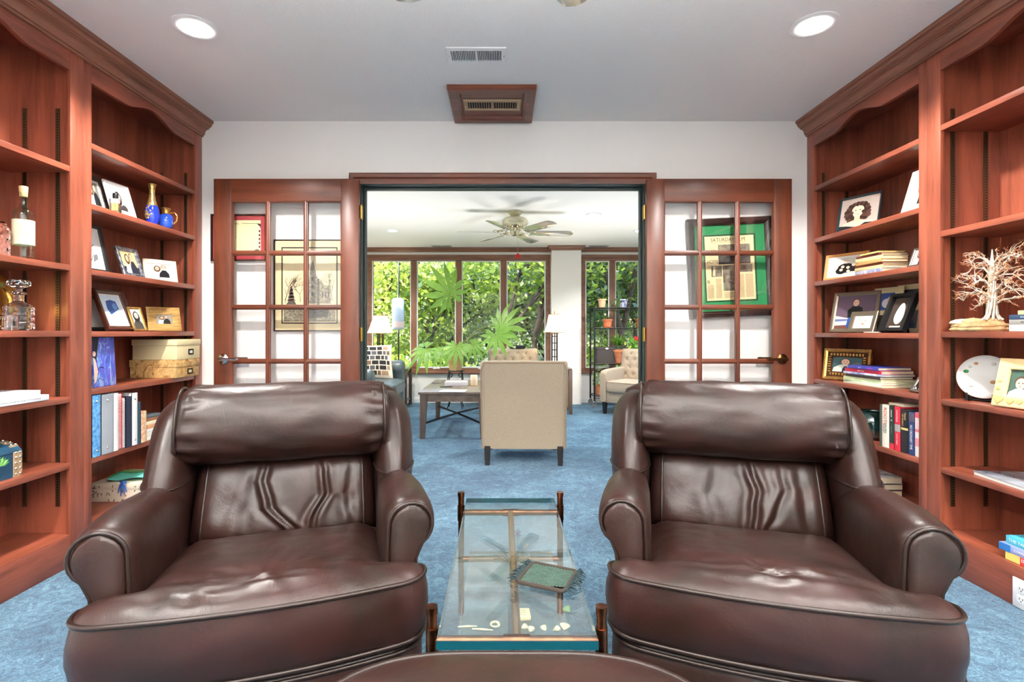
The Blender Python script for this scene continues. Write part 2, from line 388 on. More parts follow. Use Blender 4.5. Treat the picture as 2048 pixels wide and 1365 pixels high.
# ---------------------------------------------------------------- ceiling registers
def register(name, label, x, y, w, d, nsl, mt, dark, slat_tilt, parent=None, z=H1, loc=None):
    t = thing(name, label, 'vent', (x, y, z)) if parent is None else parent
    ox, oy, oz = loc or (0, 0, 0)
    m = MB(); rg = MB(); rg.ring(w, d, [(0, 0), (.003, -.005), (.024, -.007), (.027, .0)])
    m.add([(a + ox, c2 - d / 2 + oy, b + oz) for a, b, c2 in rg.v], rg.f); m.obj('grille_frame', mt, t)
    m = MB(); m.box(ox - w / 2 + .02, ox + w / 2 - .02, oy - d / 2 + .02, oy + d / 2 - .02, oz - .0012, oz - .0004); m.obj('dark_duct', dark, t)
    m = MB(); iw = w - .056
    M = Matrix.Rotation(slat_tilt, 3, 'Y')
    for k in range(nsl):
        m.obox((ox - iw / 2 + iw * (k + .5) / nsl, oy, oz - .005), (.0022, d - .05, .008), M)
    m.box(ox - .006, ox + .006, oy - d / 2 + .02, oy + d / 2 - .02, oz - .009, oz - .003)
    m.obj('slats', mt, t, smooth=0, kind='stuff')
    for sx in (-1, 1):
        m = MB(); m.lathe([(.0, -.010), (.004, -.009), (.0045, -.006)], (ox + sx * (w / 2 - .012), oy, oz), 10); m.obj('screw', NICK, t)
    return t
DUCT = mat('dark_duct', (.012, .012, .012), .8)
def ceil_at(px, py, h=H1): 
    y = (h - CZ) * 1024 / (665 - py); return ((px - 1004) * y / 1024, y)
a = ceil_at(953, 110); register('ceiling_register', 'white metal ceiling register above the doorway', a[0], a[1], .30, .146, 28, WHT, DUCT, .35)
a = ceil_at(985, 207)
t = thing('framed_vent', 'wood framed ceiling vent with a bronze grille above the doorway', 'vent', (a[0], a[1] - .005, H1))
m = MB(); rg = MB(); rg.ring(.505, .47, [(0, 0), (.0, -.024), (.006, -.03), (.05, -.03), (.056, -.024), (.064, -.022), (.072, -.012), (.074, 0)])
m.add([(p[0], p[2] - .235, p[1]) for p in rg.v], rg.f); m.obj('vent_frame', DX, t)
m = MB(); m.box(-.18, .18, -.165, .165, -.010, -.001); m.obj('wood_panel', DX, t)
register('vent', '', 0, 0, .345, .145, 20, mat('bronze_grille', C(165, 140, 112), .45, .6), DUCT, .3, parent=t, loc=(0, 0, -.011))
for px, lab in ((883, 'small white ceiling register in the far room beside the window trim'), (1197, 'small white ceiling register in the far room past the column')):
    a = ceil_at(px, 492.5, H2); register('ceiling_register', lab, a[0], a[1], .3, .14, 14, mat('grey_register', (.45, .45, .45), .5), DUCT, .3, z=H2)
# ---------------------------------------------------------------- sun room shell
GL0, GL1 = SP(-2.004, 0, 0)[0], SP(.72, 0, 0)[0]
RW0, RW1 = SP(1.166, 0, 0)[0], SP(2.55, 0, 0)[0]
WZ0, WZ1 = SP(0, 0, .445)[2], SP(0, 0, 2.18)[2]
def holed(x0, x1, holes, y0, y1, z0, z1):
    m = MB(); xs = x0
    for a, b in holes:
        m.box(xs, a, y0, y1, z0, z1); m.box(a, b, y0, y1, z0, WZ0); m.box(a, b, y0, y1, WZ1, z1); xs = b
    m.box(xs, x1, y0, y1, z0, z1); return m
struct('wall_window', holed(SX0, SX1, [(GL0, GL1), (RW0, RW1)], YW, YW + .15, 0, H2), WALL)
WPANE = thin_glass('window_pane', (1, 1, 1), 1.3)
def window_wall(name, x0, x1, n):
    t = bpy.data.objects.new(name, None); COL.objects.link(t); t['kind'] = 'structure'; t.location = ((x0 + x1) / 2, YW, WZ0)
    w, h = x1 - x0, WZ1 - WZ0
    m = MB(); m.ring(w, h, [(.0, .14), (.0, -.004), (-.014, -.006), (-.016, -.018), (.03, -.018), (.036, -.01), (.07, -.008), (.075, .03), (.07, .14)]); m.obj('window_frame', SWX, t)
    g = (w - .15 - (n - 1) * .09) / n
    for k in range(n):
        a = -w / 2 + .075 + k * (g + .09)
        if k: 
            q = MB(); q.box(a - .09, a, -.012, .10, .075, h - .075); q.obj('mullion', SWZ, t, bevel=.006)
        q = MB(); rg = MB(); rg.ring(g, h - .15, [(0, .02), (0, .0), (.012, .0), (.016, .02)]); q.add([(p[0] + a + g / 2, p[1], p[2] + .075) for p in rg.v], rg.f); q.obj('sash_bead', WHT, t)
        q = MB(); q.box(a + .01, a + g - .01, .03, .034, .085, h - .085); q.obj('pane', WPANE, t, smooth=0)
        q = MB(); q.box(a + g / 2 - .05, a + g / 2 + .05, -.012, .002, .056, .07); q.tube([(a + g / 2, -.012, .066), (a + g / 2 + .02, -.03, .07), (a + g / 2 + .06, -.034, .072)], .006, 8); q.obj('crank_handle', WHT, t, bevel=.003)
    q = MB(); q.box(-w / 2 - .03, w / 2 + .03, -.05, .0, -.01, .02); q.obj('window_sill', SWX, t, bevel=.005)
    return t
window_wall('window_1', GL0, GL1, 4); window_wall('window_2', RW0, RW1, 3)
# side walls of the sun room, each with an added, unseen window that lets in daylight
for nme, x, s in (('wall_sunroom_left', SX0, -1), ('wall_sunroom_right', SX1, 1)):
    m = MB(); xa, xb = sorted((x, x + s * .15))
    m.box(xa, xb, D2, 4.4, 0, H2); m.box(xa, xb, 7.0, YW + .15, 0, H2); m.box(xa, xb, 4.4, 7.0, 0, WZ0); m.box(xa, xb, 4.4, 7.0, WZ1, H2); struct(nme, m, WALL)
for nme, x in (('added_window_3', SX0 - .06), ('added_window_4', SX1 + .06)):
    t = bpy.data.objects.new(nme, None); COL.objects.link(t); t['kind'] = 'structure'; t.location = (x, 5.7, WZ0); t.rotation_euler = (0, 0, PI / 2)
    m = MB(); m.ring(2.6, WZ1 - WZ0, [(0, .07), (0, -.07), (.07, -.07), (.07, .07)]); m.obj('window_frame', SWX, t)
    for k in (-.45, .45): q = MB(); q.box(k - .045, k + .045, -.05, .05, .07, WZ1 - WZ0 - .07); q.obj('mullion', SWZ, t)
    q = MB(); q.box(-1.24, 1.24, -.003, .003, .06, WZ1 - WZ0 - .06); q.obj('pane', PANE, t, smooth=0)
# column and crown of the window wall
PX0, PX1 = SP(.705 * 1.022, 0, 0)[0], SP(1.148 * 1.0, 0, 0)[0]
PY = 7.42 * K
m = MB(); m.box(PX0, PX1, PY, YW + .01, 0, H2); struct('wall_column', m, WALL)
def scrown(path, name):
    pf = [(0, -.068), (.012, -.068), (.014, -.058), (.026, -.046), (.034, -.032), (.05, -.03), (.056, -.018), (.056, 0)]
    P = [Vector(p) for p in path]; secs = []
    for i, p in enumerate(P):
        d0 = (P[i] - P[i - 1]).normalized() if i else (P[1] - P[0]).normalized()
        d1 = (P[i + 1] - P[i]).normalized() if i < len(P) - 1 else d0
        n0 = Vector((d0.y, -d0.x)); n1 = Vector((d1.y, -d1.x)); n = (n0 + n1).normalized(); k = 1 / max(.3, n.dot(n0))
        secs.append([(p.x + n.x * o * k, p.y + n.y * o * k, H2 + z) for o, z in pf])
    m = MB(); m.loft(secs, closed=False); struct(name, m, SWX, smooth=25)
scrown([(SX0, YW), (PX0, YW), (PX0, PY), (PX1, PY), (PX1, YW), (SX1, YW)], 'trim_6')
for x0, x1, nme in ((SX0, PX0, 'baseboard_window'), (PX1, SX1, 'baseboard_window')):
    m = MB(); m.box(x0, x1, YW - .012, YW, 0, .07); struct(nme, m, WHT)
# ================================================================ BOOKCASES
HOLES = mat('standard_slots', C(104, 84, 62), .4, .9)
SLOT = mat('slot_dark', (.01, .008, .006), .8)
def bookcase(label, s, y0, y1, shelves, deck):
    """s=-1 on the viewer's left (face at XL, body towards -x), +1 on the right"""
    xf = XL if s < 0 else XR
    t = thing('bookcase', label, 'bookcase', (xf, (y0 + y1) / 2, 0))
    D = .305; hw = (y1 - y0) / 2
    def B(a0, a1, b0, b1, z0, z1, mb=None):
        mb = mb or MB(); p, q = sorted((s * a0, s * a1)); mb.box(p, q, b0, b1, z0, z1); return mb
    sn, sf = (.047, .075)          # stile widths: near end, far end
    yn, yf = -hw + sn, hw - sf
    B(0, .02, -hw, yn, 0, 2.375).obj('stile', WZ, t, bevel=.0015)
    B(0, .02, yf, hw, 0, 2.375).obj('stile', WZ, t, bevel=.0015)
    B(.02, D, -hw + .004, -hw + .024, 0, 2.45).obj('side_panel', WZ, t)
    B(.02, D, hw - .055, hw - .035, 0, 2.45).obj('side_panel', WZ, t)
    B(D - .012, D - .004, -hw + .024, hw - .055, deck - .02, 2.45).obj('back_panel', WZ, t)
    B(.02, D - .012, -hw + .024, hw - .055, 2.40, 2.42).obj('top_board', WY, t)
    B(.002, D - .012, -hw + .024, hw - .055, deck - .025, deck).obj('deck', WY, t)
    B(.001, .02, yn, yf, 0, deck - .006).obj('base_board', WY, t, bevel=.0015)
    # arched valance
    pts = [(yf, 2.375), (yn, 2.375), (yn, 2.28)]
    ym = (yn + yf) / 2 + .02
    for k in range(29):
        u = -1 + 2 * k / 28
        z = 2.28 + .052 * (.5 + .5 * math.cos(PI * max(-1, min(1, u)))) ** .8
        pts.append((ym + u * .2, z))
    pts.append((yf, 2.28))
    m = MB(); m.poly(pts, (s * .001, s * .02), 'x'); m.obj('valance', WY, t, smooth=50)
    bot, top = .27, 2.11
    for yy, d in ((-hw + .026, 1), (hw - .057, -1)):
        for a in (.072, .225):
            m = MB(); p, q = sorted((s * (a - .009), s * (a + .009))); m.box(p, q, min(yy, yy + d * .0045), max(yy, yy + d * .0045), bot, top)
            k = 0; z = bot + .012
            while z < top - .02:
                m.box(s * a - .0035, s * a + .0035, min(yy + d * .0045, yy + d * .0052), max(yy + d * .0045, yy + d * .0052), z, z + .0045, 1); z += .0125
            m.obj('shelf_standard', [HOLES, SLOT], t, smooth=0)
    for z in shelves:
        m = B(.003, D - .014, -hw + .032, hw - .064, z - .027, z); m.obj('shelf', WY, t, bevel=.002)
    return t
YJ = 2.424
SHL2 = [v + .03 for v in (1.962, 1.668, 1.351, 1.051, .770, .437)]; SHL1 = [v + .03 for v in (1.81, 1.356, 1.053, .750, .446)]
SHR2 = [v + .03 for v in (1.985, 1.650, 1.371, 1.042, .746, .437)]; SHR1 = [v + .03 for v in (1.999, 1.511, 1.049, .740, .427)]
DKL, DKR = .148, .162
bookcase('built-in cherry bookcase holding the storage boxes and ring binders', -1, YJ, DW, SHL2, DKL)
bookcase('built-in cherry bookcase holding the bottle and crystal decanter', -1, 1.46, YJ, SHL1, DKL)
bookcase('built-in cherry bookcase holding the curly-haired portrait and paperback row', 1, YJ + .003, DW, SHR2, DKR)
bookcase('built-in cherry bookcase holding the wire tree and stone plate', 1, 1.46, YJ + .003, SHR1, DKR)
# ================================================================ LEATHER
def leather_mat():
    m, nt, b = nm('brown_leather')
    tc = N(nt, 'ShaderNodeTexCoord')
    n1 = N(nt, 'ShaderNodeTexNoise', Scale=3.5, Detail=5, Roughness=.65, Distortion=.8); nt.links.new(tc.outputs['Object'], n1.inputs['Vector'])
    cr = N(nt, 'ShaderNodeValToRGB'); nt.links.new(n1.outputs['Fac'], cr.inputs[0])
    cr.color_ramp.elements[0].position = .35; cr.color_ramp.elements[1].position = .75
    cr.color_ramp.elements[0].color = (.0125, .0062, .0043, 1); cr.color_ramp.elements[1].color = (.029, .0088, .0072, 1)
    nt.links.new(cr.outputs[0], b.inputs['Base Color'])
    b.inputs['Specular IOR Level'].default_value = .35
    n4 = N(nt, 'ShaderNodeTexNoise', Scale=9.0, Detail=3); nt.links.new(tc.outputs['Object'], n4.inputs['Vector'])
    rr = N(nt, 'ShaderNodeMapRange'); rr.inputs['From Min'].default_value = .3; rr.inputs['From Max'].default_value = .7; rr.inputs['To Min'].default_value = .31; rr.inputs['To Max'].default_value = .43
    nt.links.new(n4.outputs['Fac'], rr.inputs[0]); nt.links.new(rr.outputs[0], b.inputs['Roughness'])
    v = N(nt, 'ShaderNodeTexVoronoi', Scale=420.0); nt.links.new(tc.outputs['Object'], v.inputs['Vector'])
    n2 = N(nt, 'ShaderNodeTexNoise', Scale=14.0, Detail=5, Roughness=.6, Distortion=1.0); nt.links.new(tc.outputs['Object'], n2.inputs['Vector'])
    b1 = N(nt, 'ShaderNodeBump', Strength=.12, Distance=.001); nt.links.new(v.outputs['Distance'], b1.inputs['Height'])
    b2 = N(nt, 'ShaderNodeBump', Strength=.2, Distance=.006); nt.links.new(n2.outputs['Fac'], b2.inputs['Height']); nt.links.new(b1.outputs[0], b2.inputs['Normal'])
    nt.links.new(b2.outputs[0], b.inputs['Normal'])
    return m
LEA = leather_mat()
PIPE = mat('leather_piping', (.016, .008, .006), .36, spec=.4)
def seg_dist(P, poly):
    A = np.array(poly); Bq = np.roll(A, -1, 0); d = np.full(len(P), 9.)
    for a, b in zip(A, Bq):
        ab = b - a; t = np.clip(((P - a) @ ab) / max(1e-12, ab @ ab), 0, 1); d = np.minimum(d, np.linalg.norm(P - a - t[:, None] * ab, axis=1))
    return d
def nz(x, y, z, sc, seed=0): return noise.noise(Vector((x * sc + seed, y * sc, z * sc)))
def resample(poly, n):
    P = [Vector((*p, 0)) for p in poly]; L = [0]
    for i in range(len(P)): L.append(L[-1] + (P[(i + 1) % len(P)] - P[i]).length)
    out = []; i = 0
    for k in range(n):
        t = L[-1] * k / n
        while L[i + 1] < t: i += 1
        u = (t - L[i]) / max(1e-9, L[i + 1] - L[i]); q = P[i].lerp(P[(i + 1) % len(P)], u); out.append((q.x, q.y))
    return out
def roundpoly(pts, radii, n=6):
    out = []; L = len(pts)
    for i, p in enumerate(pts):
        p = Vector(p); a = (Vector(pts[i - 1]) - p).normalized(); b = (Vector(pts[(i + 1) % L]) - p).normalized(); r = radii[i]
        p0, p1 = p + a * r, p + b * r
        for k in range(n + 1):
            u = k / n; out.append(tuple((p0 * (1 - u) ** 2 + p * 2 * u * (1 - u) + p1 * u * u)))
    return out
def cushion_top(poly, centre, zf, nb=140, nr=26):
    B = resample(poly, nb); vs = []; c = Vector(centre)
    fr = [1 - (1 - k / nr) ** 1.6 for k in range(nr + 1)]
    P = [c + (Vector(b) - c) * f for f in fr[1:] for b in B]
    d = seg_dist(np.array([(p.x, p.y) for p in P]), B)
    vs = [(c.x, c.y, zf(c.x, c.y, .2))] + [(p.x, p.y, zf(p.x, p.y, dd)) for p, dd in zip(P, d)]
    fs = [(0, 1 + j, 1 + (j + 1) % nb) for j in range(nb)]
    for r in range(nr - 1):
        for j in range(nb):
            a = 1 + r * nb + j; b = 1 + r * nb + (j + 1) % nb; fs.append((a, a + nb, b + nb, b))
    return vs, fs, B
def leather_chair(label, x, y, rz, seed):
    t = thing('leather_armchair', label, 'armchair', (x, y, 0), rz, 'brown leather armchairs')
    sw, fy, ay, iw = .392, -.475, -.335, .288
    T = roundpoly([(-sw, ay), (-sw + .012, fy + .03), (0, fy - .03), (sw - .012, fy + .03), (sw, ay), (iw, ay + .004), (iw, .09), (-iw, .09), (-iw, ay + .004)],
                  [.03, .075, .25, .075, .03, .02, .05, .05, .02], 7)
    zt = lambda yy: .455 - .055 * (yy - fy) / .57
    def zf(xx, yy, d):
        z = zt(yy) + .048 * (1 - math.exp(-d / .045)) * (1 + .15 * nz(xx, yy, 0, 4, seed))
        w = 1 - math.exp(-d / .03)
        r = math.hypot(xx * .8, yy + .12)
        z += w * (.0045 * nz(xx * .7, yy * 1.6, 1, 7, seed) + .0035 * (1 - abs(nz(xx * .6, yy * 1.5, 2, 16, seed))) + .0022 * nz(xx, yy, 3, 30, seed))
        # pulls running in from the front edge
        if yy < -.22: z += w * .0016 * math.sin(xx * 62 + 5 * nz(xx, yy, 5, 6, seed) + yy * 14) * math.exp(-((yy - fy - .08) / .07) ** 2)
        return z
    vs, fs, B = cushion_top(T, (0, -.395), zf)
    cu = MB(); cu.add(vs, fs)
    zb = .306
    secs = []
    cen = Vector((0, -.2))
    for k in range(9):
        u = k / 8; o = .012 * math.sin(PI * u)
        ring = []
        for bx_, by_ in B:
            n = (Vector((bx_, by_)) - cen).normalized()
            zz = zt(by_) * (1 - u) + (zb + (.012 * (by_ < -.3) if False else 0)) * u
            w = .003 * nz(bx_ * 2, by_ * 2, u, 6, seed)
            ring.append((bx_ + n.x * (o + w), by_ + n.y * (o + w), zz))
        secs.append(ring)
    cu.loft(secs, True, False, True)
    so = cu.obj('seat_cushion', LEA, t, smooth=80)
    for zz, nme in ((None, 'seat_piping'), (zb, 'seat_piping')):
        m = MB(); m.tube([(b[0] * 1.004, b[1] * 1.002, (zt(b[1]) if zz is None else zz) + .002) for b in B], .0058, 6, closed=True); m.obj('seat_piping', PIPE, t, smooth=80)
    # base under the cushion, piped along its top edge
    b2 = MB(); Bb = [(q[0] * .975, q[1] * .975 - .004) for q in B]
    b2.loft([[(q[0] * f, q[1] * f, z) for q in Bb] for z, f in ((.045, .93), (.06, .97), (.12, 1.0), (.2, 1.012), (.26, 1.008), (.292, .985), (.303, .93))])
    b2.obj('seat_base', LEA, t, smooth=80)
    m = MB(); m.tube([(q[0] * 1.004, q[1] * 1.004, .283) for q in Bb], .0055, 6, closed=True); m.obj('base_piping', PIPE, t, smooth=80)
    # rolled arms
    ra, zc = .063, .556
    for s in (-1, 1):
        def prof(g, top=0.0, g2=1.0):
            """g: growth of the pad over the keyhole"""
            o = []
            r = ra * g2 + g
            o.append((-ra - g, .10))
            for z in (.2, .3, .38, .45, .5): o.append((-ra - g - .004 * math.sin((z - .1) * 6), z))
            for k in range(15):
                a = PI - (PI * 1.32) * k / 14
                o.append((r * math.cos(a), zc + top + r * math.sin(a)))
            o += [(.030 + g, zc - .062), (.018 + g, zc - .09), (.014 + g, .40), (.014 + g, .25), (.014 + g, .10)]
            return o
        secs = []
        st = [(-.333, -.012, 0), (-.331, -.005, 0), (-.322, .002, 0), (-.305, .007, .0), (-.27, .009, .002), (-.20, .009, .003), (-.12, .008, .002), (-.05, .006, -.002), (.02, .003, -.008), (.10, .0, -.02), (.2, -.01, -.04)]
        for yy, g, tp in st:
            secs.append([(s * (.356 + u + .002 * nz(u, yy, z, 9, seed)), yy, z + .004 * nz(yy * 2, u, z, 6, seed + s)) for u, z in prof(g, tp)])
        m = MB(); m.loft(secs, True, True, True); m.obj('rolled_arm', LEA, t, smooth=70)
        kp = [(s * (.356 + u), z) for u, z in prof(-.010)]
        m = MB(); m.loft([[(a, -.331, b) for a, b in kp], [(a, -.339, b) for a, b in kp], [(.356 * s + (a - .356 * s) * .9, -.345, .3 + (b - .3) * .965) for a, b in kp]]); m.obj('arm_front_panel', LEA, t, smooth=60)
        m = MB(); m.tube([(a, -.339, b) for a, b in [(s * (.356 + u), z) for u, z in prof(-.004)]], .005, 6); m.obj('arm_piping', PIPE, t, smooth=80)
        # wing standing on the arm
        secs = []
        for z, cy, hy, hx, dx in ((.40, .17, .15, .055, 0), (.52, .165, .165, .064, .004), (.60, .18, .165, .069, .006), (.68, .212, .15, .070, .006), (.75, .245, .130, .069, .004), (.79, .262, .118, .064, .0), (.815, .272, .105, .055, -.004), (.835, .279, .08, .042, -.008), (.847, .284, .05, .025, -.010), (.851, .286, .02, .01, -.010)):
            pr = [(a * (1 - .42 * min(1, -b / hy) ** 1.3) if (b < 0 and a > 0) else a, b) for a, b in sup(0, 0, hx, hy, 28, 2.5)]
            secs.append([(s * (.352 + dx + a + .003 * nz(a, b, z, 12, seed + s)), cy + b + .004 * nz(a * 3, b * 3, z * 2, 5, seed), z) for a, b in pr])
        m = MB(); m.loft(secs); m.obj('wing', LEA, t, smooth=80)
        m = MB(); m.tube([(s * (.352 + .006 + a * 1.012), .180 + b * 1.008, .60) for a, b in [(a * (1 - .42 * min(1, -b / .165) ** 1.3) if (b < 0 and a > 0) else a, b) for a, b in sup(0, 0, .069, .165, 28, 2.5)]], .004, 6, closed=True); m.obj('wing_seam', PIPE, t, smooth=80)
    # shell of the back
    m = MB(); secs = []
    for z, cy, hy, hx in ((.07, .22, .07, .36), (.3, .24, .075, .385), (.6, .30, .075, .405), (.78, .335, .07, .40), (.83, .345, .055, .38), (.85, .35, .02, .34)):
        secs.append([(a, b, z + .02) for a, b in sup(0, cy, hx, hy, 32, 4)])
    m.loft(secs); m.obj('back_shell', LEA, t, smooth=60)
    # lower back cushion with deep vertical folds
    m = MB(); nu, nv = 110, 50; vs = []; rr = random.Random(seed)
    if seed < 5: folds = [([0, .18, .42, .7, 1], [.035, .005, -.06, -.085, -.07], .011, .9), ([0, .25, .5, .8, 1], [.06, .072, .112, .105, .08], .010, .8), ([0, .4, 1], [-.17, -.15, -.10], .022, .35), ([0, .5, 1], [.20, .17, .19], .016, .4)]
    else: folds = [([0, .25, .55, .8, 1], [.02, .032, .046, .03, .012], .011, 1.0), ([0, .3, .6, 1], [.03, .085, .12, .11], .014, .5), ([0, .5, 1], [-.10, -.12, -.09], .024, .4), ([0, .3, 1], [.19, .17, .15], .018, .4)]
    for j in range(nv + 1):
        v = j / nv
        for i in range(nu + 1):
            u = -1 + 2 * i / nu
            hwid = .292 - .008 * v
            xx = u * hwid; z = .385 + .27 * v
            edge = (1 - abs(u) ** 6) * (1 - abs(2 * v - 1) ** 5)
            yy = .085 + .115 * v + .045 - .09 * max(0, edge) ** .55
            am = math.exp(-((v - .48) / .42) ** 4)
            for fv, fx, wdt, amp in folds:
                q = (xx - float(np.interp(v, fv, fx)) - .006 * nz(v * 2, fx[0], 0, 3, seed)) / wdt
                yy -= am * amp * (.012 * math.exp(-q * q) - .013 * math.exp(-((q - 1.6) / .9) ** 2) - .006 * math.exp(-((q + 2.0) / 1.4) ** 2) + .006 * math.exp(-((q - 3.4) / 1.3) ** 2))
            yy += .010 * nz(xx * .8, z * .9, 2, 6, seed) * edge + .0025 * nz(xx, z, 4, 13, seed) * edge
            vs.append((xx, yy, z + .02 * (1 - u * u) * (v - 1) * .6 + .012))
    W1 = nu + 1
    fs = [(a, a + 1, a + 1 + W1, a + W1) for j in range(nv) for a in range(j * W1, j * W1 + nu)]
    m.add(vs, fs)
    back = [(p[0], p[1] + .10, p[2]) for p in vs]
    m.obj('back_cushion', LEA, t, smooth=80)
    for s in (-1, 1):
        m = MB(); k = int(round((1 + s * .86) / 2 * nu)); m.tube([(vs[j * W1 + k][0], vs[j * W1 + k][1] - .001, vs[j * W1 + k][2]) for j in range(1, nv)], .004, 6); m.obj('back_piping', PIPE, t, smooth=80)
    # head roll
    m = MB(); secs = []; tilt = .30
    SX = [(-.352, .50), (-.350, .66), (-.344, .80), (-.334, .885), (-.32, .93), (-.29, .965), (-.24, .99), (-.17, 1.0), (-.08, 1.0), (0, 1.0), (.08, 1.0), (.17, 1.0), (.24, .99), (.29, .965), (.32, .93), (.334, .885), (.344, .80), (.350, .66), (.352, .50)]
    fine = []
    for i in range(len(SX) - 1):
        for k in range(4):
            u = k / 4; fine.append((SX[i][0] * (1 - u) + SX[i + 1][0] * u, SX[i][1] * (1 - u) + SX[i + 1][1] * u))
    fine.append(SX[-1])
    for xx, f in fine:
        ring = []
        e = abs(xx) / .352; xx *= .94
        for j, (a, b) in enumerate(sup(0, 0, .118 * (.45 + .55 * f), .132 * f, 56, 2.35)):
            th = 2 * PI * j / 56
            pl = .0065 * math.exp(-((e - .86) / .10) ** 2) * math.sin(th * 15 + 3 * nz(th, e, 0, 2, seed)) + .0045 * math.exp(-((abs(xx) - .0) / .3) ** 2) * nz(xx * 1.2, th * .5, 0, 9, seed)
            pl += .0035 * nz(xx * 1.5, math.cos(th) * .2, math.sin(th) * .2, 5, seed)
            k = 1 + pl / .12
            a2, b2 = a * k, b * k
            ring.append((xx + .012 * nz(b, a, 0, 8, seed) * (e > .9), .188 + a2 * math.cos(tilt) + b2 * math.sin(tilt), .768 - a2 * math.sin(tilt) + b2 * math.cos(tilt)))
        secs.append(ring)
    m.loft(secs); m.obj('head_roll', LEA, t, smooth=80)
    for s in (-1, 1):
        m = MB(); f = .90; m.tube([(s * .318, .188 + a * math.cos(tilt) + b * math.sin(tilt), .768 - a * math.sin(tilt) + b * math.cos(tilt)) for a, b in sup(0, 0, .118 * (.45 + .55 * f) + .003, .132 * f + .003, 40, 2.35)], .0045, 6, closed=True); m.obj('head_roll_piping', PIPE, t, smooth=80)
    for sx in (-1, 1):
        for yy in (-.38, .22):
            m = MB(); m.lathe([(.028, 0), (.034, .02), (.034, .07)], (sx * .30, yy, 0), 16); m.obj('foot', BLKW, t)
    return t
leather_chair('brown leather wing armchair with rolled arms below the fifteen-pane door with the etching', -.686, 1.601, .298, 2.3)
leather_chair('brown leather wing armchair with rolled arms beside the bookcase with paperbacks', .767, 1.623, -.287, 7.9)
# ottoman
t = thing('leather_ottoman', 'brown leather ottoman with piped edge in front of the glass table', 'ottoman', (.02, .69, 0))
O = roundpoly([(-.375, .335), (-.375, -.33), (.375, -.33), (.375, .335)], [.28, .2, .2, .28], 10)
zo = lambda xx, yy, d: .431 + .040 * (1 - math.exp(-d / .07)) + .0025 * nz(xx, yy, 0, 9, 3) * (1 - math.exp(-d / .03))
vs, fs, B = cushion_top(O, (0, 0), zo)
m = MB(); m.add(vs, fs); m.loft([[(x * f, y * f, z) for x, y in B] for z, f in ((.431, 1), (.415, 1.012), (.36, 1.022), (.30, 1.012), (.285, 1.0))], True, False, True); m.obj('cushion', LEA, t, smooth=80)
m = MB(); m.tube([(x * 1.003, y * 1.003, .431) for x, y in B], .006, 6, closed=True); m.obj('piping', PIPE, t, smooth=80)
m = MB(); m.loft([[(x * f, y * f, z) for x, y in B] for z, f in ((.05, .93), (.1, .965), (.27, .985), (.284, .97))]); m.obj('base', LEA, t, smooth=80)
for sx in (-1, 1):
    for sy in (-1, 1):
        m = MB(); m.lathe([(.02, 0), (.03, .055)], (sx * .24, sy * .2, 0), 14); m.obj('foot', BLKW, t)
# ================================================================ GLASS TABLE
GT = thin_glass('table_glass', (.95, .985, .98), 1.95); GE = mat('glass_edge', C(14, 66, 78), .12, coat=.4)
gx, gy0, gy1, gz = .033, 1.095, 2.04, .415
t = thing('glass_table', 'narrow two-tier glass table on a copper pipe frame between the armchairs', 'table', (gx, (gy0 + gy1) / 2, 0))
hl = (gy1 - gy0) / 2; hw = .174
def slab(nme, hx, hy, z, th):
    m = MB(); m.box(-hx, hx, -hy, hy, z - th, z); o = m.obj(nme, [GT, GE], t, smooth=0)
    for p in o.data.polygons:
        if abs(p.normal.z) < .5: p.material_index = 1
    return o
slab('glass_top', hw, hl, gz, .019)
slab('glass_shelf', .158, hl - .06, .228, .010)
px_, yf, yb = .190, 1.148 - (gy0 + gy1) / 2, 1.965 - (gy0 + gy1) / 2
zc = gz - .019 - .012
for sx in (-1, 1):
    for yy in (yf, yb):
        m = MB(); m.tube([(sx * px_, yy, 0), (sx * px_, yy, zc + .075)], .0115, 14); m.tube([(sx * px_, yy, zc - .03), (sx * px_, yy, zc + .03)], .0138, 14); m.tube([(sx * px_, yy, zc + .062), (sx * px_, yy, zc + .078)], .0132, 14)
        m.obj('pipe_post', COPPER, t)
for yy in (yf, yb):
    m = MB(); m.tube([(-px_, yy, zc), (px_, yy, zc)], .0112, 14); m.tube([(-.03, yy, zc), (.03, yy, zc)], .0136, 14); m.obj('cross_pipe', COPPER, t)
    m = MB(); m.tube([(-px_, yy, .205), (px_, yy, .205)], .0112, 14); m.obj('cross_pipe', COPPER, t)
m = MB(); m.tube([(0, yf, zc), (0, yb, zc)], .0112, 14); m.obj('long_pipe', mat('bright_copper', C(200, 150, 105), .25, 1.0), t)
# knitted mat with fringe
KG = mat('knit_green', C(46, 68, 58), .95, var=.4, vscale=70, bump=1.0, bscale=160, bdist=.003, stretch=(1, 3, 1)); KD = mat('knit_border', C(44, 36, 30), .95, bump=.6, bscale=200); KF = mat('knit_fringe', C(22, 40, 44), .95)
t = thing('knitted_mat', 'small green knitted mat with dark fringe lying on the glass table', 'mat', (.122, 1.372, gz + .0005), math.radians(-24))
m = MB(); nu, nv = 28, 22; vs = []
for j in range(nv + 1):
    for i in range(nu + 1):
        u, v = -1 + 2 * i / nu, -1 + 2 * j / nv
        vs.append((u * .062, v * .058, .006 + .002 * math.sin(i * PI) + .0022 * (i % 2) + .009 * u * v * (u > 0) * (v < 0) * -1 + .003 * nz(u, v, 0, 2)))
W1 = nu + 1
m.add(vs, [(a, a + 1, a + 1 + W1, a + W1) for j in range(nv) for a in range(j * W1, j * W1 + nu)])
m.add([(x, y, .0006) for x, y, z in vs], [(a, a + W1, a + 1 + W1, a + 1) for j in range(nv) for a in range(j * W1, j * W1 + nu)]); m.obj('knitted_panel', KG, t, smooth=0)
m = MB(); m.tube([(a, b, .006) for a, b in rrect(-.064, .064, -.060, .060, .012)], .0055, 8, closed=True); m.obj('border', KD, t)
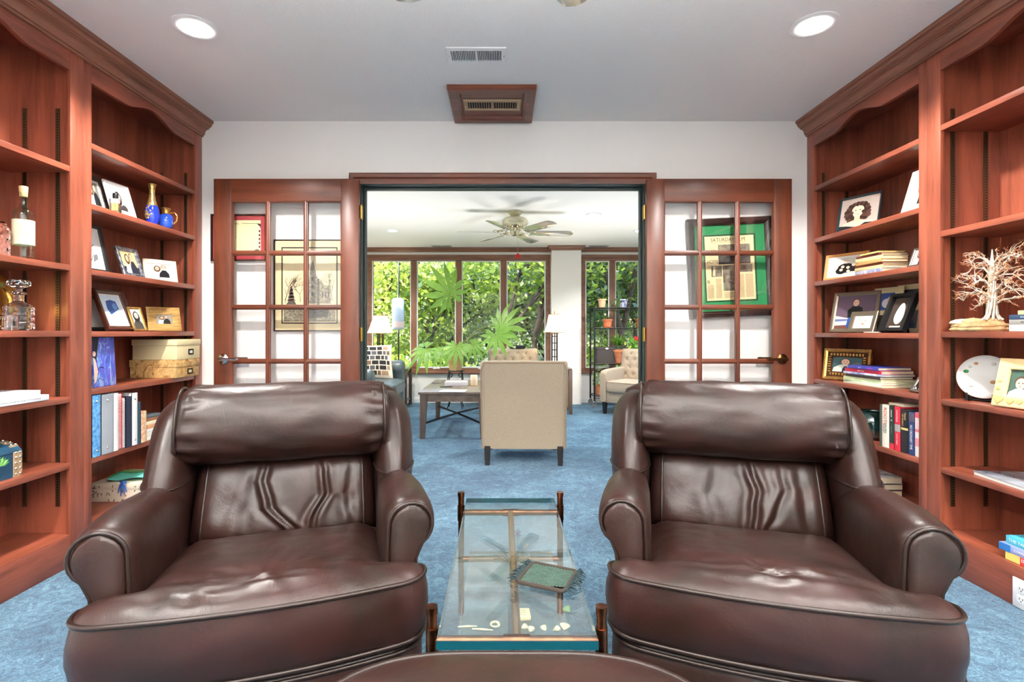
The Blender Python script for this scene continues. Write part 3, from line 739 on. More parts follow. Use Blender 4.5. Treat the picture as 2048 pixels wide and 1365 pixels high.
rr = random.Random(4)
for s in (-1, 1):
    m = MB()
    for k in range(26):
        y = -.056 + .112 * k / 25; l = rr.uniform(.018, .034); d = rr.uniform(-.012, .012)
        m.tube([(s * .064, y, .006), (s * (.064 + l * .5), y + d * .4, .010 + rr.uniform(0, .006)), (s * (.064 + l), y + d, .003 + rr.uniform(0, .008))], [.0028, .0024, .0008], 5)
    m.obj('fringe', KF, t)
# small finds on the lower glass
def glow(px, py, z=.228):
    y = (CZ - z) * 1024 / (py - 665); return ((px - 1004) * y / 1024, y, z)
def shelfobj(name, label, cat, px, py, rz=0): return thing(name, label, cat, glow(px, py), rz)
t = shelfobj('wooden_block', 'cream printed block lying on the lower glass beside the pipe', 'block', 1046, 1243, .05)
m = MB(); m.box(-.024, .024, 0, .05, 0, .012); m.obj('block', CREAM, t, bevel=.003)
m = MB()
for k in range(5): m.box(-.016, .012, .010 + k * .007, .0115 + k * .007, .012, .0123)
m.obj('printed_lines', flat(110, 100, 80), t, smooth=0)
t = shelfobj('shell_ring', 'round cream shell ring on the lower glass', 'shell', 990, 1252)
m = MB(); m.tube([(.011 * (1 + .25 * a / 6.3) * math.cos(a), .011 * (1 + .25 * a / 6.3) * math.sin(a), .004) for a in [k * .3 for k in range(21)]], [.004 - .0001 * k for k in range(21)], 8); m.obj('spiral', mat('shell', C(225, 215, 185), .4), t)
SHM = mat('shell', C(225, 215, 185), .4)
for px, py, a, l, lab in ((935, 1256, .05, .055, 'thin cream stick lying nearest the pipe frame corner on the lower glass'), (965, 1262, -.12, .06, 'thin pale stick beside the shell ring on the lower glass')):
    t = shelfobj('stick', lab, 'stick', px, py, a); m = MB(); m.tube([(-l / 2, 0, .003), (0, .001, .0035), (l / 2, 0, .003)], [.002, .003, .0015], 8); m.obj('twig', SHM, t)
for i, (px, py, lab) in enumerate(((1050, 1258, 'knobbly white sea shell on the lower glass near the pipe'), (1063, 1262, 'small pointed sea shell next to the knobbly one'), (1087, 1260, 'ribbed grey sea shell on the lower glass'), (1115, 1262, 'long tusk shell on the lower glass'), (1130, 1256, 'thin translucent shell at the lower glass edge'), (1133, 1222, 'flat green shell leaf on the lower glass'))):
    t = shelfobj('sea_shell', lab, 'shell', px, py, i * 1.1); m = MB(); rr = random.Random(i)
    m.loft([[(x + k * .004, y, .001 + z) for (y, z) in sup(0, .006 * f, .010 * f * (1.6 if i > 3 else 1), .006 * f, 10)] for k, f in ((-2.5, .25), (-1.5, .75), (0, 1.0), (1.2, .8), (2.5, .45), (3.6, .1)) for x in (0,)])
    m.obj('shell_body', flat(150, 190, 130) if i == 5 else SHM, t, smooth=60)
# ================================================================ CEILING FANS
def fan(label, x, y, h, rz):
    t = thing('ceiling_fan', label, 'ceiling fan', (x, y, h), rz)
    CRM = mat('fan_cream_metal', C(215, 208, 180), .3, .3); NK = mat('fan_polished', C(200, 190, 165), .18, 1.0)
    m = MB(); m.lathe([(.075, 0), (.077, -.012), (.062, -.028), (.05, -.04), (.03, -.05), (.03, -.07)], n=32, cap1=False); m.obj('canopy', CRM, t, smooth=40)
    m = MB(); m.lathe([(.03, -.062), (.05, -.066), (.115, -.074), (.135, -.09), (.138, -.125), (.13, -.14), (.10, -.15), (.09, -.153)], n=40); m.obj('motor_housing', CRM, t, smooth=40)
    m = MB(); m.lathe([(.09, -.150), (.085, -.165), (.06, -.172), (.058, -.178)], n=32); m.obj('motor_plate', NK, t, smooth=40)
    m = MB(); m.lathe([(.055, -.176), (.05, -.215), (.042, -.235), (.038, -.25), (.015, -.258), (.006, -.27), (.001, -.271)], n=28); m.obj('switch_cup', NK, t, smooth=40)
    BL = mat('fan_blade_gloss', C(196, 190, 178), .12, .55, coat=.6, var=.3, vscale=3); zb = -.222
    bm = MB(); pitch = -.22
    out = [(.165, -.05), (.17, -.056), (.56, -.07), (.605, -.06), (.63, -.03), (.635, 0), (.63, .03), (.605, .06), (.56, .07), (.17, .056), (.165, .05)]
    bm.loft([[(a, b * math.cos(pitch), zb + z + b * math.sin(pitch)) for a, b in out] for z in (-.003, .003)])
    bme = bm.mesh('blade', [BL], 30, .0015)
    im = MB()
    for s in (-1, 1):
        im.tube([(.07, s * .012, -.163), (.10, s * .03, -.185), (.135, s * .042, -.205), (.17, s * .03, -.212), (.185, s * .004, -.211), (.16, s * -.004, -.2), (.14, s * .018, -.2), (.15, s * .034, -.207)], .005, 7)
        im.tube([(.17, s * .03, -.212), (.22, s * .034, -.213 + s * .006), (.235, s * .01, -.213)], .0045, 7)
    ime = im.mesh('blade_iron', [NK], 60)
    for k in range(6):
        a = math.radians(6 + 60 * k); b = link('blade', bme, t, rot=(0, 0, a)); link('blade_iron', ime, b)
    m = MB(); m.tube([(.03, 0, -.245), (.031, 0, -.44)], .0016, 6); pc = m.obj('pull_chain', NK, t)
    m = MB(); m.poly([(.031, -.44), (.066, -.474), (.031, -.508), (-.004, -.474)], (-.004, .004), 'y'); m.obj('red_tag', mat('red_tag', C(196, 22, 30), .35), pc, bevel=.001)
    return t
q = SP(.135, 5.33, 2.30)
fan('six-blade ceiling fan with a red pull tag in the far room', q[0], q[1], H2, 0)
fan('six-blade ceiling fan just above the top edge of the view', -.028, 1.265, H1, math.radians(-6))
# ================================================================ SUN ROOM FURNITURE
LIN = mat('beige_linen', C(158, 142, 122), .9, var=.08, vscale=120, bump=.25, bscale=500, sheen=.3)
LIND = mat('linen_seam', C(150, 130, 108), .9)
DKLEG = mat('espresso_leg', (.012, .010, .010), .35)
def accent_chair(label, x, y, rz):
    """front is local -y"""
    t = thing('accent_chair', label, 'armchair', (x, y, 0), rz, 'beige tufted chairs')
    hw = .345
    # back: leans away, tufted in front
    btn = [(bx, bz) for r, bz in enumerate((.50, .60, .70, .785)) for bx in ([-.18, -.06, .06, .18] if r % 2 else [-.24, -.12, 0, .12, .24])]
    def front(xx, z): return .13 + (z - .40) * .22
    m = MB(); nu, nv = 60, 48; vs = []
    for j in range(nv + 1):
        for i in range(nu + 1):
            u, v = -1 + 2 * i / nu, j / nv
            xx = u * .325; z = .40 + .445 * v
            e = (1 - abs(u) ** 8) * (1 - abs(2 * v - 1) ** 8)
            yy = front(xx, z) + .05 - .06 * max(0, e) ** .5
            for bx, bz in btn:
                dd = (xx - bx) ** 2 + (z - bz) ** 2
                yy += .020 * math.exp(-dd / .0007) * e
            # diagonal pleats between the buttons
            p1 = (xx / .12 + (z - .5) / .1); p2 = (xx / .12 - (z - .5) / .1)
            yy += .004 * e * (math.exp(-((p1 / 2 - round(p1 / 2)) * 2 / .13) ** 2) + math.exp(-((p2 / 2 - round(p2 / 2)) * 2 / .13) ** 2))
            vs.append((xx, yy, z))
    W1 = nu + 1
    m.add(vs, [(a, a + 1, a + 1 + W1, a + W1) for j in range(nv) for a in range(j * W1, j * W1 + nu)])
    m.obj('tufted_back', LIN, t, smooth=80)
    for bx, bz in btn:
        b = MB(); b.lathe([(.011, 0), (.009, .004), (.004, .006), (.0005, .0065)], n=10, cap0=False)
        b2 = MB(); b2.add([(p[0] + bx, front(bx, bz) + .006 - p[2], p[1] + bz) for p in b.v], b.f); b2.obj('button', LIND, t, smooth=60)
    m = MB(); secs = []
    for z, f in ((.13, 1.0), (.16, 1.0), (.45, 1.01), (.70, 1.015), (.82, 1.015), (.838, 1.0), (.845, .97)):
        y0 = .17 + (max(z, .3) - .40) * .22; y1 = y0 + .10 + .02 * (z < .4)
        secs.append([(a, b, z) for a, b in rrect(-hw * f, hw * f, y0, y1, .03, 4)])
    m.loft(secs); m.obj('back_frame', LIN, t, smooth=50)
    # welt round the outer back
    pts = []
    for z in [.14 + k * .07 for k in range(10)]: pts.append((-hw + .004 - .005 * (z > .5), .17 + (max(z, .3) - .40) * .22 + .10 + (.02 if z < .4 else 0), z))
    top = [(-hw + .03, .368, .835), (0, .368, .836), (hw - .03, .368, .835)]
    m = MB(); m.tube(pts + top + [(-a, b, c2) for a, b, c2 in reversed(pts)], .004, 6); m.obj('welt', LIND, t, smooth=80)
    for xx in (-hw + .028, hw - .028):
        m = MB(); m.tube([(xx, .17 + (max(z, .3) - .40) * .22 + .1005 + (.02 if z < .4 else 0), z) for z in [.14 + k * .07 for k in range(11)]], .0016, 5); m.obj('back_seam', LIND, t)
    for s in (-1, 1):
        m = MB(); secs = []
        for yy, top in ((-.335, .52), (-.33, .55), (-.30, .575), (-.2, .588), (0, .595), (.15, .60), (.2, .60)):
            secs.append([(s * a, yy, b) for a, b in rrect(.255, .345, .16, top, .032, 4)])
        m.loft(secs); m.obj('arm', LIN, t, smooth=50)
    m = MB(); m.box(-.30, .30, -.32, .2, .15, .30); m.obj('seat_frame', LIN, t, bevel=.015)
    T = roundpoly([(-.253, .13), (-.253, -.35), (.253, -.35), (.253, .13)], [.03, .06, .06, .03], 6)
    vs, fs, B = cushion_top(T, (0, -.1), lambda a, b, d: .425 + .03 * (1 - math.exp(-d / .05)), 90, 14)
    m = MB(); m.add(vs, fs); m.loft([[(a * f, b * f, z) for a, b in B] for z, f in ((.425, 1), (.40, 1.012), (.35, 1.015), (.31, 1.01), (.295, .99))], True, False, True); m.obj('seat_cushion', LIN, t, smooth=80)
    m = MB(); m.tube([(a * 1.003, b * 1.003, .425) for a, b in B], .004, 6, closed=True); m.obj('piping', LIND, t, smooth=80)
    for sx in (-1, 1):
        for yy, f in ((-.29, 0), (.24, .03)):
            m = MB(); m.loft([[(sx * .295 + a, yy + f * (1 - k) + b, z) for a, b in rrect(-r, r, -r, r, .004, 2)] for z, r, k in ((0, .019, 0), (.16, .027, 1))]); m.obj('leg', DKLEG, t)
    return t
q = SP(.178, 4.03, 0)
accent_chair('beige upholstered chair seen from behind beside the coffee table', q[0], q[1] - .30 + .0, PI + math.radians(-1.5)).location.y = q[1] + .27
q = SP(.158, 6.75, 0); accent_chair('beige button-tufted chair facing the doorway under the plant', q[0], q[1], math.radians(2))
q = SP(1.725, 6.60, 0); accent_chair('beige button-tufted chair turned inward in front of the wire plant rack', q[0], q[1], math.radians(-42))
# coffee table
q = SP(-.485, 5.64, 0)
t = thing('coffee_table', 'brown wooden coffee table with crossed metal braces beneath', 'table', q)
hx, hy, ht = .345, .66, .435 * K + .0
m = MB(); m.box(-hx, hx, -hy, hy, ht, ht + .028); m.obj('tabletop', TB, t, bevel=.006)
for a, b, nme in ((-hx + .03, -hx + .05, 'apron'), (hx - .05, hx - .03, 'apron')):
    m = MB(); m.box(a, b, -hy + .08, hy - .08, ht - .075, ht); m.obj(nme, TB, t)
for b in (-hy + .03, hy - .05):
    m = MB(); m.box(-hx + .08, hx - .08, b, b + .02, ht - .075, ht); m.obj('apron', TB, t)
for sx in (-1, 1):
    for sy in (-1, 1):
        m = MB(); cx, cy = sx * (hx - .05), sy * (hy - .05)
        m.loft([[(cx + a + sx * o, cy + b + sy * o, z) for a, b in rrect(-r, r, -r, r, .003, 2)] for z, r, o in ((0, .024, .012), (.25, .032, .004), (ht - .08, .034, 0), (ht, .034, 0))]); m.obj('leg', TBZ, t)
for s in (-1, 1):
    m = MB(); m.tube([(-hx + .05, -s * (hy - .05), .15), (0, 0, .16 + s * .004), (hx - .05, s * (hy - .05), .15)], .012, 8); m.obj('cross_brace', BLK, t)
zt_ = ht + .028
TX, TY = q[0], q[1]
def ontable(px, py):
    y = (CZ - zt_) * 1024 / (py - 665); return ((px - 1004) * y / 1024, y, zt_)
p = ontable(915, 771)
def book(name, label, cat, loc, rz, w, d, h, cover, spine='x', group=None, titles=(), pages=PAGES, tilt=0, hard=.0025):
    """lies flat: w along local x, d along local y, spine along local -y edge (faces local -y)"""
    t = thing(name, label, cat, loc, rz, group)
    m = MB(); o = .003
    m.box(-w / 2, w / 2, -d / 2, d / 2, 0, hard); m.box(-w / 2, w / 2, -d / 2, d / 2, h - hard, h); m.box(-w / 2, w / 2, -d / 2 - .001, -d / 2 + hard, 0, h)
    m.obj('cover', cover, t, bevel=.0007)
    m = MB(); m.box(-w / 2 + o, w / 2 - o, -d / 2 + hard, d / 2 - o, hard, h - hard); m.obj('page_block', pages, t, smooth=0)
    for bd, sz, mt_, dx in titles:
        text(bd, sz, t, mt_, (dx, -d / 2 - .0014, h / 2), (PI / 2, 0, 0))
    return t
book('photo_album', 'thick pale album lying on the coffee table', 'book', ontable(913, 771), .02, .25, .2, .045, flat(205, 200, 205))
t = thing('magazine', 'thin white magazine at the near side of the coffee table', 'magazine', ontable(906, 783), -.06)
m = MB(); m.loft([[(a, b, z) for a, b in rrect(-.13, .13, -.09, .09, .005, 2)] for z in (0, .004)]); m.obj('cover', flat(225, 225, 228, .35), t)
m = MB(); m.loft([[(a + .01, b + .004, z) for a, b in rrect(-.125, .125, -.088, .088, .005, 2)] for z in (.0042, .007)]); m.obj('inner_pages', PAPER, t)
t = thing('pen', 'slim dark pen lying across the coffee table papers', 'pen', (lambda r: (r[0], r[1], r[2]))(ontable(893, 775.5)), .15)
m = MB(); m.tube([(-.07, 0, .006), (.05, 0, .006), (.07, 0, .006)], [.004, .005, .001], 8); m.obj('barrel', BLKW, t); m = MB(); m.tube([(-.065, 0, .012), (-.03, 0, .012)], .0012, 6); m.obj('clip', NICK, t)
t = thing('remote_control', 'small grey remote control at the far edge of the coffee table', 'remote', ontable(873, 767), .05)
m = MB(); m.box(-.05, .05, -.02, .02, 0, .014); m.obj('casing', flat(130, 125, 120), t, bevel=.004)
m = MB(); [m.box(-.04 + .013 * k, -.032 + .013 * k, -.006, .006, .014, .0155) for k in range(6)]; m.obj('keypad', BLKW, t)
t = thing('candle_jar', 'cream candle cylinder on a coaster on the coffee table', 'candle', ontable(948, 771.5))
m = MB(); m.lathe([(.0, 0), (.055, 0), (.055, .006), (.0, .006)], n=24, cap0=False, cap1=False); m.obj('coaster', flat(165, 145, 120), t)
m = MB(); m.lathe([(.038, .006), (.040, .01), (.040, .115), (.037, .118), (.034, .112), (.0, .110)], n=24, cap1=False); m.obj('candle', mat('candle_wax', C(222, 200, 170), .4), t, smooth=50)
m = MB(); m.tube([(0, 0, .108), (.001, 0, .118)], .0012, 6); m.obj('wick', INK, t)
# sofa
SOF = mat('slate_leather', C(82, 96, 100), .38, var=.25, vscale=5, spec=.6, bump=.25, bscale=14, bdist=.006)
q = SP(-1.75, 6.0, 0)
t = thing('leather_sofa', 'slate grey leather sofa along the far room side wall', 'sofa', q)     # faces +x
m = MB(); m.box(-.46, .44, -1.0, .98, .06, .30); m.obj('base', SOF, t, bevel=.02)
for k in range(2):
    y0, y1 = (-.72, -.0) if k == 0 else (.01, .73)
    T = [(a, b) for a, b in rrect(-.25, .50, y0, y1, .06, 5)]
    vs, fs, B = cushion_top(T, (.12, (y0 + y1) / 2), lambda a, b, d: .425 + .05 * (1 - math.exp(-d / .07)), 80, 12)
    m = MB(); m.add(vs, fs); m.loft([[(a, b, .425) for a, b in B], [(a + .012 * (a > 0), b, .37) for a, b in B], [(a, b, .30) for a, b in B]], True, False, True); m.obj('seat_cushion', SOF, t, smooth=80)
for sy in (-1, 1):
    m = MB(); secs = []
    for xx, f in ((-.44, .93), (-.40, 1), (0, 1.0), (.36, 1.0), (.42, .97), (.445, .90), (.455, .78)):
        ring = []
        for k in range(17): 
            a = -.6 + (PI + 1.2) * k / 16; ring.append((xx, sy * (.86 - .02 + .135 * f * math.cos(a)), .58 + .115 * f * math.sin(a)))
        ring += [(xx, sy * (.86 - .02 - .095 * f), .40), (xx, sy * (.86 - .02 - .095 * f), .07), (xx, sy * (.86 - .02 + .10 * f), .07), (xx, sy * (.86 - .02 + .10 * f), .40)]
        secs.append(ring)
    m.loft(secs); m.obj('rolled_arm', SOF, t, smooth=60)
for k in range(2):
    cy = -.36 + .73 * k
    m = MB(); m.loft([[(cx + a * .9, cy + b, z) for a, b in sup(0, 0, hx_, .355, 28, 4)] for z, cx, hx_ in ((.40, -.30, .10), (.5, -.30, .14), (.65, -.32, .15), (.8, -.35, .14), (.88, -.37, .10), (.90, -.375, .04))]); m.obj('back_cushion', SOF, t, smooth=80)
m = MB(); m.loft([[(a, b, z) for a, b in rrect(-.50 + o, -.38 + o, -.96, .94, .05, 4)] for z, o in ((.06, 0), (.7, 0), (.82, -.01), (.84, -.01))]); m.obj('back_frame', SOF, t)
for sx in (-.38, .36):
    for sy in (-.9, .88):
        m = MB(); m.lathe([(.02, 0), (.03, .07)], (sx, sy, 0), 12); m.obj('foot', DKLEG, t)
# patterned cushion
t = thing('throw_pillow', 'throw pillow patterned with brown, black and cream rectangles on the sofa', 'pillow', (SP(-1.60, 6.38, 0)[0], SP(0, 6.43, 0)[1], .473), math.radians(18), rx=math.radians(-22))
CRW = mat('pillow_cloth', C(228, 212, 190), .9)
def pil(u, v): return .075 * ((1 - abs(u) ** 2.4) * (1 - abs(v) ** 2.4)) ** .55
m = MB(); n = 20; hs = .235
for s in (-1, 1):
    vs = [(u * hs * (1 - .06 * (1 - abs(v))), s * pil(u, v), hs + v * hs * (1 - .06 * (1 - abs(u)))) for v in [-1 + 2 * j / n for j in range(n + 1)] for u in [-1 + 2 * i / n for i in range(n + 1)]]
    m.add(vs, [(a, a + 1, a + n + 2, a + n + 1) for j in range(n) for a in range(j * (n + 1), j * (n + 1) + n)])
m.obj('cushion_body', CRW, t, smooth=80)
rr = random.Random(11); cols = [flat(40, 38, 38, .9), flat(120, 92, 70, .9), flat(90, 88, 92, .9), flat(165, 135, 105, .9), flat(60, 52, 50, .9)]
m = MB()
for r in range(6):
    x = -.21
    while x < .19:
        wd = rr.choice((.05, .075, .1)); x1 = min(x + wd, .215); z0 = -.205 + r * .07; z1 = z0 + .056
        pts = []
        g = 4
        for j in range(g + 1):
            for i in range(g + 1):
                a = x + (x1 - .012 - x) * i / g; b = z0 + (z1 - z0) * j / g
                u, v = a / hs, b / hs
                pts.append((a * (1 - .06 * (1 - abs(v))), -pil(u, v) - .0012, hs + b * (1 - .06 * (1 - abs(u)))))
        m.add(pts, [(c0, c0 + 1, c0 + g + 2, c0 + g + 1) for j in range(g) for c0 in range(j * (g + 1), j * (g + 1) + g)], rr.randrange(5))
        x = x1
m.obj('rectangle_print', cols, t, smooth=80)
# end tables and lamps
def end_table(label, x, y, wx, wy, h, basket):
    t = thing('end_table', label, 'side table', (x, y, 0))
    m = MB(); m.box(-wx / 2 - .02, wx / 2 + .02, -wy / 2 - .02, wy / 2 + .02, h - .024, h); m.obj('tabletop', TB, t, bevel=.005)
    for sx in (-1, 1):
        for sy in (-1, 1):
            m = MB(); m.box(sx * wx / 2 - .022, sx * wx / 2 + .022, sy * wy / 2 - .022, sy * wy / 2 + .022, 0, h - .024); m.obj('leg', TBZ, t, bevel=.002)
    m = MB(); m.box(-wx / 2 + .02, wx / 2 - .02, -wy / 2 + .01, wy / 2 - .01, h - .12, h - .024); m.obj('apron', TB, t)
    if basket:
        m = MB(); m.box(-wx / 2 + .005, wx / 2 - .005, -wy / 2 + .02, wy / 2 - .02, .10, h - .17); m.obj('woven_panel', mat('woven_tan', C(165, 130, 95), .8, var=.3, vscale=60, bump=.8, bscale=120, stretch=(1, 1, 3)), t, bevel=.006)
    m = MB(); m.box(-wx / 2, wx / 2, -wy / 2, wy / 2, .08, .1); m.obj('low_shelf', TB, t)
    return h
q = SP(.705, 6.72, 0); e1 = end_table('wooden end table with a woven drawer carrying the lamp by the column', q[0], q[1], .35, .38, .60, True); L1 = (q[0] - .015, q[1] + .02, e1)
q = SP(-1.52, 7.22, 0); e2 = end_table('wooden end table in the corner behind the sofa arm', q[0], q[1], .40, .40, .56, False); L2 = (SP(-1.86, 7.15, 0)[0] + .15, q[1], e2)
SHADE = mat('cream_lampshade', C(244, 224, 180), .8, trans=.0, emit=.55)
def lamp(label, loc, r0, r1, z0, z1):
    t = thing('table_lamp', label, 'lamp', loc)
    bz = loc[2]; z0 -= bz; z1 -= bz
    m = MB(); m.box(-.07, .07, -.07, .07, 0, .022); m.obj('base', BLK, t, bevel=.004)
    m = MB(); hp = z0 - .02
    for sx in (-1, 0, 1):
        for sy in (-1, 1):
            if sx == 0 and sy == 1: continue
            m.box(sx * .034 - .006, sx * .034 + .006, sy * .034 - .006, sy * .034 + .006, .02, hp)
    for k in range(5):
        z = .05 + (hp - .09) * k / 4
        m.box(-.04, .04, -.04, .04, z, z + .01)
    m.box(-.05, .05, -.05, .05, hp, hp + .012); m.obj('lattice_post', mat('lamp_bronze', (.03, .018, .012), .45, .4), t, smooth=0)
    m = MB(); m.tube([(0, 0, hp), (0, 0, z1 + .03)], .006, 8); m.lathe([(.0, z1 + .03), (.01, z1 + .035), (.006, z1 + .05), (.0, z1 + .055)], n=12, cap0=False, cap1=False); m.obj('stem', BRASS, t)
    m = MB(); secs = []
    for k in range(9):
        u = k / 8; r = r0 + (r1 - r0) * (u ** .8); secs.append([(r * math.cos(2 * PI * j / 32), r * math.sin(2 * PI * j / 32), z0 + (z1 - z0) * u) for j in range(32)])
    m.loft(secs, True, False, False); m.obj('shade', SHADE, t, smooth=60)
    for r, z in ((r0, z0), (r1, z1)):
        m = MB(); m.tube([(r * math.cos(2 * PI * j / 32), r * math.sin(2 * PI * j / 32), z) for j in range(32)], .004, 6, closed=True); m.obj('shade_trim', mat('shade_trim', C(150, 120, 80), .8), t)
    m = MB(); m.lathe([(.012, z0 - .0), (.03, z0 + .06), (.028, z0 + .09), (.001, z0 + .115)], n=12); m.obj('bulb', mat('lamp_bulb', (1, .85, .62), .5, emit=30.0), t)
    l = bpy.data.lights.new('lamp_light', 'POINT'); l.energy = 14; l.color = (1, .82, .6); l.shadow_soft_size = .04
    lo = bpy.data.objects.new('lamp_light', l); COL.objects.link(lo); lo.parent = t; lo.location = (0, 0, z0 + .07)
lamp('lit table lamp with a cream shade on a lattice post by the column', L1, .137, .078, SP(0, 0, 1.046)[2], SP(0, 0, 1.28)[2])
lamp('lit table lamp with a wide cream shade in the corner behind the sofa', L2, .19, .10, SP(0, 0, 1.034)[2], SP(0, 0, 1.28)[2])
# black device on the far chair
q = SP(.216, 7.06, .822)
t = thing('black_case', 'flat black case with a small white sticker lying on the tufted chair back', 'case', (q[0], q[1] - .02, .845))
m = MB(); m.loft([[(a, b, z) for a, b in rrect(-hx_, hx_, -.05, .05, .02, 3)] for z, hx_ in ((0, .095), (.012, .115), (.04, .11), (.046, .10))]); m.obj('case_body', BLKW, t)
m = MB(); m.box(-.06, -.03, -.0515, -.0495, .012, .034); m.obj('sticker', PAPER, t, smooth=0)
# ---------------------------------------------------------------- plants
LEAF = mat('philodendron_leaf', C(130, 172, 80), .4, var=.2, vscale=9, spec=.6)
def translucent(m, k=.45, col=(.35, .6, .1)):
    nt = m.node_tree; b = nt.nodes['Principled BSDF']; o = nt.nodes['Material Output']
    tr = N(nt, 'ShaderNodeBsdfTranslucent'); tr.inputs[0].default_value = (*col, 1)
    mx = N(nt, 'ShaderNodeMixShader'); mx.inputs[0].default_value = k
    nt.links.new(b.outputs[0], mx.inputs[1]); nt.links.new(tr.outputs[0], mx.inputs[2]); nt.links.new(mx.outputs[0], o.inputs[0]); return m
translucent(LEAF)
STEM = mat('plant_stem', C(110, 118, 70), .6)
def split_leaf(m, origin, direction, normal, size, droop=.3, lobes=9):
    """deeply cut palmate leaf: lobes as narrow curved strips fanning from the stalk, webbed at the base"""
    d = Vector(direction).normalized(); n = Vector(normal); n = (n - d * n.dot(d)).normalized(); s = d.cross(n)
    O = Vector(origin)
    def P(a, r, lift=0.0):
        q = d * math.cos(a) + s * math.sin(a)
        return O + q * r + n * (-droop * r * r / size + lift) + Vector((0, 0, -droop * .6 * (r / size) ** 2 * size * .3))
    span = 2.55
    ang = [-span + 2 * span * k / (lobes - 1) for k in range(lobes)]
    vs = [O]; fs = []
    def av(p): vs.append(p); return len(vs) - 1
    for k, a in enumerate(ang):
        L = size * (1 - .42 * (abs(a) / span) ** 1.5); wd = span / lobes * .98
        l0 = av(P(a - wd, size * .45, .004)); c0 = av(P(a, size * .42)); r0 = av(P(a + wd, size * .45, .004))
        l1 = av(P(a - wd * .6, L * .68, .006)); c1 = av(P(a, L * .7)); r1 = av(P(a + wd * .6, L * .68, .006))
        tp = av(P(a + .03, L))
        fs += [(0, l0, c0), (0, c0, r0), (l0, l1, c1, c0), (c0, c1, r1, r0), (l1, tp, c1), (c1, tp, r1)]
    m.add([tuple(v) for v in vs], fs)
def arc(a, b, h, n=10):
    a, b = Vector(a), Vector(b); return [a.lerp(b, k / n) + Vector((0, 0, h * 4 * (k / n) * (1 - k / n))) for k in range(n + 1)]
def pot(t, r0, r1, h, mt, rim=.02, z=0, x=0, y=0, soil=True, nme='pot'):
    m = MB(); m.lathe([(0.0, z), (r0, z), (r1 - .004, z + h - rim), (r1 + .004, z + h - rim), (r1 + .006, z + h), (r1 - .006, z + h), (r1 - .01, z + h - .02), (0, z + h - .022)], (x, y, 0), 28, cap0=False, cap1=False); m.obj(nme, mt, t, smooth=40)
    if soil: m = MB(); m.lathe([(0, z + h - .018), (r1 - .010, z + h - .018)], (x, y, 0), 20, cap0=False, cap1=False); m.obj('soil', mat('potting_soil', (.03, .02, .015), .95), t)
TERRA = mat('terracotta', C(200, 128, 92), .8, var=.15, vscale=14); TANP = mat('tan_glazed_pot', C(206, 168, 120), .35, var=.2, vscale=10)
def uv(px, py, y):  # world point seen at a pixel at depth y
    return Vector(((px - 1004) * y / 1024, y, CZ - (py - 665) * y / 1024))
PYY = 7.08 * K
t = thing('plant_stand', 'black wrought iron plant stand with scrolled legs', 'plant stand', (uv(911, 745, PYY)[0], PYY, 0))
zs_ = uv(911, 741, PYY)[2]
m = MB(); m.tube([(.12 * math.cos(a), .12 * math.sin(a), zs_ - .006) for a in [k * PI / 12 for k in range(24)]], .006, 6, closed=True)
for k in range(4): a = PI * k / 4; m.tube([(.12 * math.cos(a), .12 * math.sin(a), zs_ - .006), (-.12 * math.cos(a), -.12 * math.sin(a), zs_ - .006)], .004, 6)
m.obj('top_ring', BLK, t)
for k in range(4):
    a = PI / 4 + PI / 2 * k; c2, s2 = math.cos(a), math.sin(a)
    m = MB(); m.tube([(r * c2, r * s2, z) for r, z in ((.12, zs_ - .006), (.135, zs_ - .06), (.14, zs_ - .15), (.12, zs_ * .45), (.12, .08), (.15, .0))], .007, 8); m.obj('leg', BLK, t)
    m = MB(); m.tube([((.13 - .05 * (1 - math.cos(u)) * (1 - u / 9) ) * c2, (.13 - .05 * (1 - math.cos(u)) * (1 - u / 9)) * s2, zs_ - .06 - .045 * math.sin(u) * (1 - u / 9)) for u in [k2 * .45 for k2 in range(16)]], .004, 6); m.obj('scroll', BLK, t)
t = thing('philodendron', 'split-leaf philodendron in a tan pot on the wrought iron stand', 'potted plant', (0, 0, 0))
bx_ = uv(911, 741, PYY)
pot(t, .085, .125, .235, TANP, .03, z=bx_[2], x=bx_[0], y=PYY)
bb = Vector((bx_[0], PYY, bx_[2] + .2))
spec = [((900, 588), -.02, (-.25, -.3, .5), (.1, -.75, .55), .50, .22), ((1003, 655), -.35, (.6, -.25, .3), (-.15, -.92, .35), .40, .12), ((992, 671), -.45, (.4, -.3, -.75), (.0, -1, .05), .33, .1),
        ((852, 698), -.25, (-.8, -.3, -.5), (-.2, -.75, .7), .36, .5), ((913, 694), -.5, (.0, -.5, -.75), (.2, -.7, .65), .26, .45), ((945, 690), -.2, (.6, -.3, -.5), (.1, -.8, .6), .25, .5), ((884, 703), -.35, (-.5, -.5, -.6), (.1, -.7, .7), .22, .5)]
for (px, py), dy, dr, nn, sz, drp in spec:
    e = uv(px, py, PYY + dy)
    m = MB(); m.tube(arc(bb, e, .10 + .1 * abs(e.x - bb.x)), [.010 - .0005 * k for k in range(11)], 7); so_ = m.obj('stalk', STEM, t)
    m = MB(); split_leaf(m, e, dr, nn, sz, drp, 11); m.obj('leaf', LEAF, so_, smooth=80)
